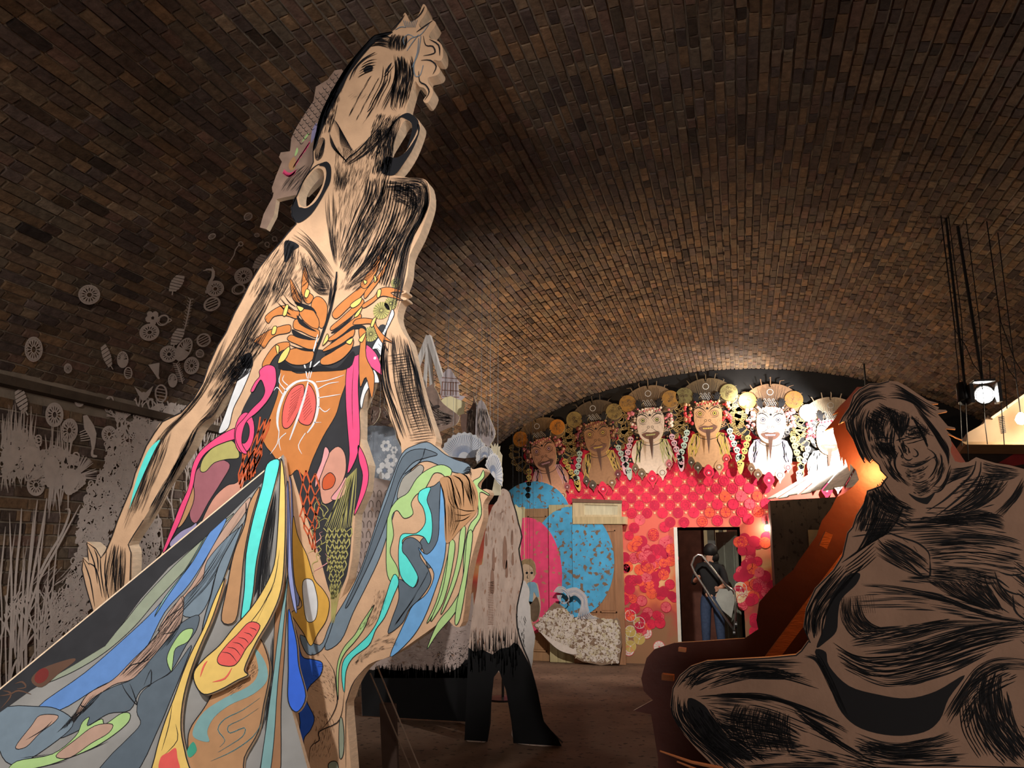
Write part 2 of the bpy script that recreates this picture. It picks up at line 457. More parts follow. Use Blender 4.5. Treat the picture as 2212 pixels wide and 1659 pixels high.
# ------------------------------------------------------------------ end wall, painted
BE = Board((0, YE, 0), (0, -1, 0))
prof = [(-HW, 0), (HW, 0)]+[arc(ARCL*(1-i/40)) for i in range(41)]
prof = dedupe(prof)
D0, D1 = BE.uv(1463, 1145), BE.uv(1592, 1145)
door = [(D0[0], .0), (D1[0], .0), (D1[0], D0[1]), (D0[0], D0[1])]
loop = [(-HW, 0), (D0[0], 0), (D0[0], D0[1]), (D1[0], D0[1]), (D1[0], 0), (HW, 0)]+prof[2:]
def endwall_mat():
    m = bpy.data.materials.new('painted_plaster'); m.use_nodes = True; nt = m.node_tree; b = nt.nodes['Principled BSDF']; b.inputs['Roughness'].default_value = .7
    tc = nt.nodes.new('ShaderNodeTexCoord'); sx = nt.nodes.new('ShaderNodeSeparateXYZ'); nt.links.new(tc.outputs['Object'], sx.inputs[0])
    n = nt.nodes.new('ShaderNodeTexNoise'); n.inputs['Scale'].default_value = 1.7; n.inputs['Detail'].default_value = 3; nt.links.new(tc.outputs['Object'], n.inputs['Vector'])
    ad = nt.nodes.new('ShaderNodeMath'); ad.operation = 'MULTIPLY_ADD'; ad.inputs[1].default_value = 1.9; nt.links.new(n.outputs[0], ad.inputs[0]); nt.links.new(sx.outputs['Z'], ad.inputs[2])
    mr = nt.nodes.new('ShaderNodeMapRange'); mr.inputs[1].default_value = .9; mr.inputs[2].default_value = 3.6; nt.links.new(ad.outputs[0], mr.inputs[0])
    rp = nt.nodes.new('ShaderNodeValToRGB'); e = rp.color_ramp.elements
    e[0].position = 0; e[0].color = (*lin((140, 102, 70)), 1); e[1].position = 1; e[1].color = (*lin((226, 100, 84)), 1)
    for p, c in ((.22, (150, 106, 74)), (.36, (180, 70, 62)), (.46, (226, 116, 72)), (.56, (226, 170, 116)), (.68, (222, 104, 84))):
        q = e.new(p); q.color = (*lin(c), 1)
    nt.links.new(mr.outputs[0], rp.inputs[0]); nt.links.new(rp.outputs[0], b.inputs['Base Color'])
    return m
mb = MB(); slab(mb, BE, [loop], -.18, 0, 0, 0)
wall_end = tag(mb.build('wall_end', endwall_mat()), 'red stencilled end wall with a doorway', kind='structure')
M_black = mat('black_paint', (26, 25, 26), .6, .2, 8)
ink = Ink(BE, .002)
zb = lambda x: BE.uv(x, 1000)[0]
top = [(x_, vz(x_)-.001) for x_ in [-HW+.01+(2*HW-.02)*t/40 for t in range(41)]]
low = BE.pts([(1900, 1012), (1860, 1012), (1760, 1000), (1680, 995), (1600, 985), (1540, 975), (1440, 985), (1380, 1000), (1300, 1020), (1235, 1035), (1160, 1075), (1090, 1090), (1000, 1090)])
ink.fill([top+[(HW-.01, .02), (low[0][0]+.25, .02)]+low+[(-HW+.01, low[-1][1])]], 0)
ink.build('black_painted_band', [M_black], wall_end)
# stamped rosettes: staggered grid, thinning out towards the floor
SM = [mat('stamp_red', (222, 40, 74), .7, .15), mat('stamp_crimson', (192, 30, 66), .7, .15), mat('stamp_orange', (236, 92, 60), .7, .15), mat('stamp_pink', (226, 92, 104), .7, .15),
      mat('stamp_cream', (228, 196, 150), .7, .1), mat('stamp_ochre', (196, 170, 96), .7, .1), mat('stamp_white', (222, 214, 206), .7, .1)]
def rosette(ink, c, R, body, line, seg=20):
    ink.disc(c, R, body, 0, seg); ink.ring(c, R*.97, R*.09, line, .0006, seg); ink.ring(c, R*.62, R*.07, line, .0006, 14); ink.disc(c, R*.16, line, .0006, 6)
    for k in range(10):
        a = 2*pi*k/10; ink.stroke([(c[0]+R*.2*cos(a), c[1]+R*.2*sin(a)), (c[0]+R*.9*cos(a), c[1]+R*.9*sin(a))], R*.06, line, (.6, 1), .0006, 0)
ink = Ink(BE, .004, True); r = random.Random(4)
R = .08
for j in range(60):
    zz = 3.35-j*.116
    for i in range(46):
        xx = -3.1+i*.232+(.116 if j % 2 else 0)
        if xx > .56 or zz < .12 or xx < -3.2: continue
        if D0[0]-.1 < xx < D1[0]+.1 and zz < D0[1]+.1: continue
        lo = zz < 2.15
        p = 1 if not lo else max(.1, .85-(2.15-zz)*.42)
        if xx > D1[0] and lo: p = .6
        if r.random() > p: continue
        jx, jz = (r.uniform(-.04, .04), r.uniform(-.04, .04)) if lo else (0, 0)
        body = r.choice((0, 0, 0, 1)) if not lo else r.choice((0, 1, 1, 2, 2, 3))
        if not lo and -.35 < xx < .45 and zz < 2.45: body = r.choice((2, 3, 0))
        rosette(ink, (xx+jx, zz+jz), R, body, 1 if body != 1 else 0)
        if not lo:
            for a in (0, pi/2): ink.disc((xx+.116*cos(a), zz+.116*sin(a)), .018, 4, .0003, 4)
for t in range(130):
    x, y = r.uniform(1348, 1460) if t % 3 else r.uniform(1594, 1662), r.gauss(1230, 70)
    if 1150 < y < 1380: rosette(ink, BE.uv(x, y), R*r.uniform(.8, 1.05), r.choice((0, 1, 1, 2, 3)), 1)
for x, y, m in ((1362, 1330, 5), (1381, 1345, 5), (1362, 1364, 5), (1381, 1380, 5), (1362, 1396, 5), (1345, 1380, 5), (1396, 1367, 6), (1358, 1404, 6), (1424, 1397, 6), (1600, 1270, 4), (1612, 1285, 4), (1597, 1290, 4)):
    rosette(ink, BE.uv(x, y), .085, m, 6 if m != 6 else 3)
ink.build('stamped_rosettes', SM, wall_end)['kind'] = 'stuff'
# door frame and the little room behind it
M_white = mat('white_gloss', (214, 210, 200), .4, .08); M_greyd = mat('grey_green_door', (120, 124, 112), .6, .1)
dz = D0[1]
mb = MB(); mb.box((D0[0]-.05, YE-.03, 0), (D0[0]+.0, YE+.18, dz+.04)); mb.box((D1[0], YE-.0, 0), (D1[0]+.04, YE+.18, dz)); mb.box((D0[0]-.05, YE-.0, dz), (D1[0]+.04, YE+.18, dz+.04))
tag(mb.build('trim_3', M_white), 'white painted frame of the doorway', kind='structure')
mb = MB(); x0, x1 = D0[0]-1.6, D1[0]+1.2
for a, b in (((x0, YE+2.6, 0), (x1, YE+2.7, 2.6)), ((x0-.1, YE+.18, 0), (x0, YE+2.7, 2.6)), ((x1, YE+.18, 0), (x1+.1, YE+2.7, 2.6)), ((x0, YE+.18, 2.6), (x1, YE+2.7, 2.7))): mb.box(a, b)
tag(mb.build('wall_passage', mat('passage_plaster', (96, 60, 50), .8, .2)), 'dim side room seen through the doorway', kind='structure')
dl = thing('door_1', 'grey panelled door standing open inside the doorway', 'door', (D1[0]-.02, YE+.2, 0)); dl['kind'] = 'structure'
mb = MB(); mb.bar((D1[0]-.02, YE+.22, .02), (D1[0]-.45, YE+.95, .02), .04, .02); mb.v = []; mb.f = []; mb.i = []
dv = Vector((-.34, .75, 0)).normalized(); a = Vector((D1[0]-.02, YE+.22, 0)); nn = Vector((dv.y, -dv.x, 0))
mb.obox(a+dv*.36+Vector((0, 0, dz/2)), dv*.36, nn*.02, Vector((0, 0, dz/2-.02))); mb.build('leaf', M_greyd, dl)
for hx in (.18, .52):
    for z0, z1 in ((.2, .85), (1.0, 1.75)):
        m2 = MB(); m2.obox(a+dv*hx-nn*.026+Vector((0, 0, (z0+z1)/2)), dv*.13, nn*.008, Vector((0, 0, (z1-z0)/2))); m2.build('panel', M_greyd, dl)
w1 = thing('window_1', 'pale window frame at the back of the side room', 'window', (D0[0]+.4, YE+2.55, 1.0)); w1['kind'] = 'structure'
mb = MB()
for xx in (.28, .48, .62): mb.box((D0[0]+xx, YE+2.52, .9), (D0[0]+xx+.06, YE+2.58, 2.35))
mb.box((D0[0]+.28, YE+2.52, 2.3), (D0[0]+.68, YE+2.58, 2.37)); mb.build('frame', mat('cream_frame', (206, 196, 160), .5, .08), w1)
mb = MB(); mb.box((D0[0]+.3, YE+2.56, .9), (D0[0]+.66, YE+2.58, 2.33)); mb.build('pane', mat('window_pane', (96, 98, 92), .2, .1), w1)
lamp('passage_light', 'POINT', (D1[0]+.3, YE+1.2, 2.3), 30, (1, .9, .72), .08)
# ================================================================== big cut-out woman with a spreading skirt
C1, C2, C3, C4, C5 = T(500, 0, 3.95), T(450, 380, 3.95), T(300, 700, 2.633), T(0, 1029, 2.633), T(600, 1029, 2.633)
YW = 2.9
BW = Board((-1.4, YW, 1.6), (0, -1, 0))
M_kraft = mat('kraft_face', (198, 160, 126), .7, .10, 14, .12, 90)
M_edge = mat('raw_edge', (226, 200, 170), .75, .12, 20, .15, 60, stretch=(1, 1, 4))
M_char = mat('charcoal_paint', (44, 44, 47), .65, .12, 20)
M_ink = mat('black_ink', (20, 20, 24), .7, .1)
CO = dict(slate=(112, 128, 140), slate2=(88, 100, 110), blue=(92, 132, 190), sky=(104, 158, 206), cyan=(88, 216, 206), royal=(46, 96, 206), green=(164, 196, 128), sage=(140, 148, 128),
          ochre=(206, 158, 68), yellow=(226, 190, 104), orange=(186, 116, 60), pink=(226, 74, 120), coral=(224, 92, 84), mauve=(150, 92, 100), blush=(196, 140, 120), rose=(214, 150, 150),
          rust=(186, 82, 44), white=(206, 206, 206), lilac=(150, 142, 176), olive=(168, 160, 96), tan=(176, 132, 92), pinktan=(176, 144, 126), periw=(134, 142, 190), teal=(120, 160, 160), brown=(150, 108, 74), dgreen=(60, 150, 124), grey=(150, 146, 136))
PM = {k: mat('paint_'+k, c, .65, .07, 25) for k, c in CO.items()}
woman = thing('woman_cutout', 'giant painted plywood cut-out of a woman gazing upward in a flowing skirt', 'sculpture', (-1.3, YW, 0))
def head_outline():
    return (C1((1370,270), (1220,300), (1130,390), (1050,490), (960,600), (900,700), (830,830), (770,960), (740,1060), (710,1180), (695,1290), (697,1380)) +
            [(668, 368), (656, 388), (646, 412), (637, 430), (629, 448), (630, 466), (640, 482)] +
            C2((680,480), (600,580), (520,670), (440,770), (360,900), (290,1040), (220,1170), (150,1330), (80,1440)) +
            [(450, 790), (438, 826), (418, 860), (391, 890), (351, 909), (334, 933), (316, 962), (304, 992), (292, 1021), (284, 1051), (269, 1086), (254, 1122), (242, 1157), (228, 1190), (218, 1203), (207, 1184), (188, 1170), (190, 1200), (193, 1218), (180, 1204), (177, 1228), (185, 1263), (194, 1295), (206, 1335), (214, 1360), (250, 1345), (278, 1290), (281, 1250), (283, 1192), (277, 1175),
             (289, 1154), (310, 1122), (328, 1092), (348, 1051), (369, 1021), (390, 989), (410, 959), (425, 927), (440, 908), (452, 896), (478, 860), (497, 833), (513, 826), (543, 800),
             (524, 815), (500, 870), (480, 925), (507, 938), (471, 949), (440, 968), (418, 1013), (402, 1063), (376, 1127), (349, 1196),
             (330, 1260), (360, 1500), (400, 1800), (440, 2060), (770, 2060), (764, 1800), (758, 1659), (748, 1534), (752, 1511), (767, 1473), (797, 1435), (847, 1416), (904, 1378), (942, 1350), (960, 1330)] +
            [(980, 1352), (999, 1344), (1010, 1249), (1022, 1194), (1037, 1143), (1044, 1118), (1044, 1088), (1056, 1068), (1050, 1056), (1030, 1060), (1030, 1040), (1048, 1018), (1040, 1010), (1018, 1014), (1000, 1003), (976, 992), (962, 985), (953, 975), (940, 962), (942, 945),
             (923, 890), (904, 825), (892, 772), (885, 740), (870, 717), (858, 684), (866, 652), (877, 648), (877, 643), (867, 641), (868, 636), (877, 632), (876, 627), (870, 626), (880, 595), (885, 552), (906, 509), (923, 463), (930, 431), (926, 398), (913, 386), (885, 384), (858, 380), (853, 377)] +
            [(872, 354), (890, 324), (905, 286), (908, 266), (896, 252), (878, 244)] +
            [(886, 205), (896, 176), (906, 187), (916, 190), (923, 203), (914, 217), (924, 222), (936, 198), (926, 180), (924, 168), (934, 165), (947, 160), (950, 148), (936, 130), (952, 131), (957, 118), (954, 97), (941, 86), (930, 84), (927, 75), (942, 52), (930, 43), (915, 62), (905, 52), (920, 28), (922, 17), (914, 9), (905, 30), (893, 45), (886, 47), (875, 27), (866, 45)])
outer = cr(BW.pts(head_outline()), True, 3)
h_ear1 = BW.pts([(649, 405), (645, 428), (650, 444), (663, 446), (678, 432), (693, 408), (700, 386), (697, 368), (684, 364), (667, 380)])
h_ear2 = BW.pts([(875, 260), (888, 267), (893, 282), (889, 305), (876, 328), (856, 342), (840, 338), (836, 325), (848, 303), (862, 280)])
h_arm = BW.pts([(822, 776), (828, 841), (843, 905), (866, 958), (868, 980), (847, 1034), (828, 1084), (805, 1156), (779, 1232), (752, 1279), (727, 1300), (738, 1290), (752, 1251), (760, 1209), (765, 1148), (767, 1110), (790, 1061), (796, 1004), (778, 947), (779, 882), (800, 830)])
mb = MB(); slab(mb, BW, [outer, cr(h_ear1, True, 3), cr(h_ear2, True, 3), h_arm], -.065, 0, 0, 1)
body = mb.build('body_panel', [M_kraft, M_edge], woman)
body['label'] = 'tan board with raw pale edges'

def motif(name, fn, mats, d, label=None, B=BW, parent=woman):
    k = Ink(B, d); fn(k); o = k.build(name, mats, parent)
    if label: o['label'] = label
    return o
OUT = 1.5   # ink outline width in pixels
def shapes(specs, d=.0015):
    """specs: (colour, points[, smooth]); returns a drawing function that also outlines each shape"""
    names = list(dict.fromkeys(s[0] for s in specs))
    def fn(k):
        for j, s in enumerate(specs):
            sm = s[2] if len(s) > 2 else True
            k.fillpx(s[1], names.index(s[0]), sm, j*.00012)
            k.closed(s[1], OUT, len(names), j*.00012+.00006, sm)
    return fn, [PM.get(n) or MATS[n] for n in names]+[M_ink]

# torso ground and organs ------------------------------------------------------
def torso(k):
    k.fillpx([(590,770), (640,752), (720,756), (790,740), (822,702), (836,716), (815,790), (782,870), (774,950), (788,1010), (785,1065), (762,1110), (760,1150), (755,1210), (745,1255), (718,1290), (690,1200), (650,1080), (612,985), (560,1030), (480,1085), (420,1140), (362,1190), (354,1192), (380,1125), (405,1062), (422,1012), (445,972), (475,952), (510,938), (522,890), (545,845), (570,800)], 0)
motif('dark_torso_ground', torso, [M_char], .001)
fn, ms = shapes([
    ('orange', C3((820,240), (900,280), (1000,270), (1130,262), (1185,250), (1180,330), (1150,420), (1120,520), (1050,640), (990,770), (950,870), (900,830), (850,860), (760,740), (720,690), (700,620), (740,540), (790,400), (800,300))),
    ('blush', C3((560,900), (620,820), (540,1060), (400,1120), (350,1150), (420,1000), (500,920))),
    ('mauve', C3((330,830), (440,770), (520,800), (470,900), (400,1010), (330,1130), (290,1090), (310,960))),
    ('olive', C3((370,760), (440,690), (520,660), (560,700), (570,760), (500,770), (430,790), (380,840), (350,830))),
    ('lilac', C3((180,1240), (240,1180), (300,1150), (330,1130), (320,1190), (250,1230), (190,1270))),
    ('tan', C3((270,960), (310,920), (315,1000), (280,1090), (240,1150), (215,1150), (240,1050))),
    ('white', C3((590,260), (640,250), (590,380), (540,480), (510,590), (455,620), (490,520), (540,380))),
    ('blush', C3((1040,800), (1120,700), (1170,730), (1180,830), (1150,920), (1110,1000), (1050,1020), (1030,920))),
    ('rust', C3((1050,880), (1090,845), (1120,880), (1100,930), (1050,940))),
    ('rose', C3((1140,930), (1180,870), (1175,960), (1130,1000), (1095,990))),
    ('rose', C3((1060,700), (1085,730), (1060,800), (1030,880), (1005,930), (1010,860), (1040,780))),
    ('periw', C3((850,880), (870,900), (880,1100), (890,1300), (915,1580), (880,1560), (850,1300), (845,1050))),
    ('ochre', C3((880,1090), (905,1200), (960,1320), (1000,1450), (1050,1510), (1085,1580), (1070,1680), (1020,1760), (980,1830), (940,1760), (900,1700), (870,1640), (930,1600), (890,1480), (875,1280))),
    ('white', C3((935,1465), (985,1455), (1010,1520), (1020,1600), (1005,1680), (960,1690), (940,1600))),
])
motif('painted_organs', fn, ms, .0016)
# ribs: crab-claw shapes
ribs = [C2(*p) for p in (
    [(990,1060), (1020,1130), (1000,1260), (960,1300), (900,1200), (880,1110), (900,1050), (940,1030)],
    [(825,770), (860,900), (850,980), (900,1030), (870,1090), (830,1080), (800,1010), (800,900)],
    [(700,880), (740,940), (770,1000), (800,1080), (760,1080), (720,1040)],
    [(870,1120), (920,1180), (950,1250), (930,1310), (850,1270), (790,1200), (780,1140)],
    [(490,1200), (600,1120), (680,1110), (740,1150), (780,1160), (760,1220), (690,1200), (630,1190), (560,1205), (515,1260)],
    [(740,1230), (800,1230), (880,1290), (950,1320), (940,1380), (880,1370), (800,1330), (730,1300)],
    [(390,1410), (500,1330), (600,1290), (690,1270), (710,1300), (690,1340), (590,1360), (530,1400), (480,1470), (450,1445)],
    [(700,1360), (760,1370), (860,1400), (920,1400), (930,1470), (860,1480), (760,1440), (680,1400)],
    [(470,1590), (540,1480), (600,1430), (690,1420), (690,1470), (620,1500), (560,1560), (500,1659), (470,1650)],
    [(670,1500), (760,1470), (860,1490), (900,1500), (900,1560), (830,1610), (720,1610), (650,1560)],
    [(1060,1180), (1120,1100), (1250,990), (1330,930), (1360,960), (1290,1050), (1200,1130), (1100,1220)],
    [(1300,930), (1370,820), (1430,720), (1500,590), (1470,740), (1420,860), (1350,960)],
    [(1340,990), (1430,880), (1500,780), (1590,600), (1550,730), (1480,870), (1400,980), (1340,1050)],
    [(1050,1290), (1130,1220), (1250,1110), (1310,1050), (1330,1090), (1250,1180), (1150,1260), (1060,1320)],
    [(1320,1100), (1420,1030), (1460,970), (1550,952), (1670,990), (1560,1000), (1668,1066), (1560,1040), (1480,1030), (1400,1090), (1330,1130)],
    [(1030,1390), (1120,1320), (1230,1230), (1300,1180), (1300,1230), (1200,1330), (1100,1390), (1040,1410)],
    [(1260,1230), (1330,1215), (1420,1230), (1440,1280), (1500,1360), (1585,1430), (1500,1405), (1540,1500), (1450,1370), (1400,1270), (1300,1270), (1240,1270)],
    [(990,1480), (1100,1400), (1200,1330), (1250,1310), (1240,1370), (1150,1430), (1050,1480), (990,1500)],
    [(970,1560), (1070,1500), (1180,1420), (1240,1400), (1230,1470), (1150,1560), (1050,1610), (970,1610)],
    [(1290,1310), (1350,1330), (1350,1540), (1420,1700), (1400,1900), (1350,1720), (1300,1800), (1290,1560), (1300,1430)])]
joints = [C2(*p) for p in ([(840,970), (870,985), (850,1040), (825,1030)], [(665,1110), (690,1110), (670,1190), (640,1190)], [(760,1110), (820,1130), (790,1160)], [(560,1290), (590,1290), (575,1350), (545,1350)],
    [(690,1460), (700,1490), (660,1570), (600,1600), (630,1520)], [(580,1450), (610,1460), (600,1530)], [(1330,890), (1360,905), (1340,930)], [(1420,850), (1440,880), (1425,915)], [(1450,980), (1480,975), (1470,1030), (1445,1040)],
    [(1220,1100), (1310,1040), (1300,1090), (1240,1130)], [(1270,1170), (1320,1120), (1290,1190), (1250,1210)], [(1410,1225), (1440,1210), (1410,1290), (1390,1280)], [(1180,1420), (1240,1385), (1220,1440)], [(1290,1400), (1350,1340), (1320,1420)], [(1020,1350), (1030,1400), (980,1450)])]
fn, ms = shapes([('orange', p) for p in ribs]+[('yellow', p) for p in joints])
motif('crab_claw_ribs', fn, ms, .0026)
# rust nets, green net bag, white vessels
def nets(k):
    r = random.Random(9)
    def net(poly, nx, ny, w, mi):
        """diamond net filling a quadrilateral given as (top-left, top-right, bottom-right, bottom-left)"""
        a, b, c, d = [Vector(q) for q in poly]
        G = [[(a.lerp(b, (i+(.5 if j % 2 else 0)+r.uniform(-.25, .25))/nx)).lerp(d.lerp(c, (i+(.5 if j % 2 else 0)+r.uniform(-.25, .25))/nx), (j+r.uniform(-.2, .2))/ny) for i in range(nx+1)] for j in range(ny+1)]
        for j in range(ny):
            for i in range(nx+1):
                p = G[j][i]; q = G[j+1][i]; k.px([(p.x, p.y), (q.x, q.y)], w*r.uniform(.7, 1.4), mi, (1, 1), 0, 0)
                i2 = i+(1 if j % 2 else -1)
                if 0 <= i2 <= nx: q = G[j+1][i2]; k.px([(p.x, p.y), (q.x, q.y)], w*r.uniform(.7, 1.4), mi, (1, 1), 0, 0)
    net(C3((690,540), (745,540), (650,870), (560,940)), 2, 5, 3.0, 0)
    net(C3((590,720), (700,700), (640,880), (555,930)), 3, 3, 3.4, 0)
    net(C3((920,830), (1000,860), (1010,1080), (915,1100)), 2, 4, 3.2, 0)
    net(C3((915,1090), (1000,1080), (1000,1300), (970,1240)), 2, 4, 2.4, 0)
    for i in range(16):
        t = i/15; a = C3((1180+t*60, 880+t*-60))[0]; b = C3((1060+t*150, 1180-abs(t-.5)*60))[0]
        k.px([a, ((a[0]+b[0])/2+r.uniform(-4, 4), (a[1]+b[1])/2), b], 1.5, 1, (.6, .6))
    net(C3((1055,1160), (1205,1160), (1165,1400), (1075,1400)), 5, 8, 2.2, 1)
    net(C3((1080,1390), (1160,1390), (1120,1560), (1095,1560)), 3, 6, 1.8, 1)
    for i in range(7): k.px(C3((1085+i*12, 1480), (1098+i*5, 1600), (1095+i*3, 1700)), 1.5, 1)
    for _ in range(9):      # curling threads
        x, y = r.uniform(1000, 1080), r.uniform(980, 1350); q = []
        for s in range(9): q.append((x, y)); x += r.uniform(-26, 22); y += r.uniform(8, 26)
        k.px(C3(*q), 1.6, r.choice((2, 1, 0)))
    # lung / heart vessels
    for p, w_ in (([(960,320), (900,330), (840,380), (800,480), (790,560), (800,610)], 6), ([(960,320), (1000,340), (1020,400), (1020,480), (1000,560), (960,620)], 6), ([(965,330), (940,430), (900,550), (860,660)], 5),
                  ([(960,310), (940,220), (890,130)], 3), ([(975,310), (1000,240), (1080,180), (1120,140)], 3), ([(965,315), (985,200), (1010,100), (1020,60)], 3)):
        k.px(C3(*p), w_, 3, (.5, .4))
    for p in ([(840,380), (800,330), (810,280)], [(820,400), (790,360), (770,380)], [(1020,370), (1080,340), (1140,330)], [(1025,420), (1090,410), (1150,400)], [(1025,470), (1060,500), (1090,480)], [(800,610), (790,680), (750,740)], [(950,620), (910,690), (930,740)], [(1010,330), (1080,320), (1170,290)], [(850,350), (820,320), (830,290)], [(1000,560), (1040,560)], [(840,620), (800,660), (810,720)]):
        k.px(C3(*p), 1.8, 3, (1, .3))
motif('nets_and_vessels', nets, [PM['rust'], PM['olive'], PM['rose'], PM['white']], .0036)['kind'] = 'stuff'
def lungs(k):
    for L in (C3((935,345), (870,370), (825,470), (820,580), (860,585), (910,500), (940,410)), C3((960,345), (1000,390), (1010,470), (985,560), (950,575), (910,545), (930,460))):
        k.fillpx(L, 0); k.closed(L, OUT, 1, .0001)
    for i in range(9):
        k.px(C3((930-i*4, 360+i*14), (870-i*3, 400+i*20)), .8, 1, (1, 1), .0002); k.px(C3((965+i*3, 380+i*14), (925+i*2, 420+i*16)), .8, 1, (1, 1), .0002)
motif('painted_lungs', lungs, [PM['coral'], M_ink], .0032)
# two pink seahorses
def sea1(k):
    tail = C3((590,610), (560,590), (480,625), (400,680), (340,740), (305,820), (285,930), (240,1030), (205,1120), (170,1210), (140,1290), (155,1290), (190,1220), (235,1130), (270,1040), (310,930), (330,830), (370,750), (430,700), (500,670), (560,650))
    neck = C3((640,380), (665,330), (690,300), (690,265), (730,235), (775,245), (785,300), (780,350), (740,430), (680,500), (620,550), (595,610), (590,680), (620,735), (590,730), (555,660), (560,590), (600,540), (650,480), (700,430), (720,380), (700,320), (680,340), (655,385))
    k.fillpx(tail, 0); k.closed(tail, OUT, 1, .0001)
    c = k.B.uv(*C3((604,618))[0]); s = k.B.scale(600, 935)
    k.disc(c, 22*s, 0, .0002, 24, 40*s); k.disc(c, 11*s, 2, .0004, 20, 21*s); k.ring(c, 22*s, 1.6*s, 1, .0005, 24, 40*s); k.ring(c, 11*s, 1.6*s, 1, .0005, 20, 21*s)
    k.fillpx(neck, 0, True, .0006); k.closed(neck, OUT, 1, .0007)
motif('seahorse', sea1, [PM['pink'], M_ink, M_char], .0042, 'pink seahorse with a ringed tail')
def sea2(k):
    b = C3((1200,200), (1240,180), (1290,150), (1300,120), (1345,160), (1370,210), (1390,290), (1340,260), (1290,220), (1260,260), (1250,350), (1255,480), (1260,650), (1240,760), (1190,850), (1200,740), (1190,600), (1180,450), (1180,300))
    t = C3((1250,690), (1290,760), (1310,860), (1290,960), (1240,1070), (1228,1075), (1260,960), (1275,860), (1255,780))
    for L in (b, t): k.fillpx(L, 0); k.closed(L, OUT, 1, .0001)
    k.px(C3((1225,230), (1215,400), (1220,600)), 1.2, 1, dd=.0002)
    c = k.B.uv(*C3((1345,195))[0]); k.disc(c, .006, 2, .0003)
motif('seahorse', sea2, [PM['pink'], M_ink, PM['white']], .0042, 'long pink seahorse hanging down the right side')
def fans(k):
    r = random.Random(2)
    for (x, y), rr in zip(C2((1600,915), (1480,1150), (1560,1090), (1390,1350)), (10, 18, 14, 16)):
        c = k.B.uv(x, y); s = k.B.scale(x, y); k.disc(c, rr*s, 0)
        for i in range(18):
            a = 2*pi*i/18; k.stroke([(c[0]+.15*rr*s*cos(a), c[1]+.15*rr*s*sin(a)), (c[0]+rr*s*cos(a), c[1]+rr*s*sin(a))], .9*s, 1, (1, 1), .0002, 0)
    w1 = C2((1570,1140), (1590,1180), (1560,1250), (1520,1330), (1490,1420), (1480,1540), (1440,1480), (1400,1480), (1440,1400), (1500,1320), (1540,1220))
    w2 = C3((1340,260), (1370,330), (1330,340), (1290,400), (1270,480), (1260,440), (1280,360), (1310,310))
    for L in (w1, w2): k.fillpx(L, 2); k.closed(L, OUT, 1, .0001)
    for i in range(9): k.px(C2((1470+i*10, 1500-i*38), (1440+i*14, 1470-i*36)), .9, 1, (1, 1), .0002, 0)
motif('shell_fans', fans, [PM['olive'], M_ink, PM['white']], .0038)

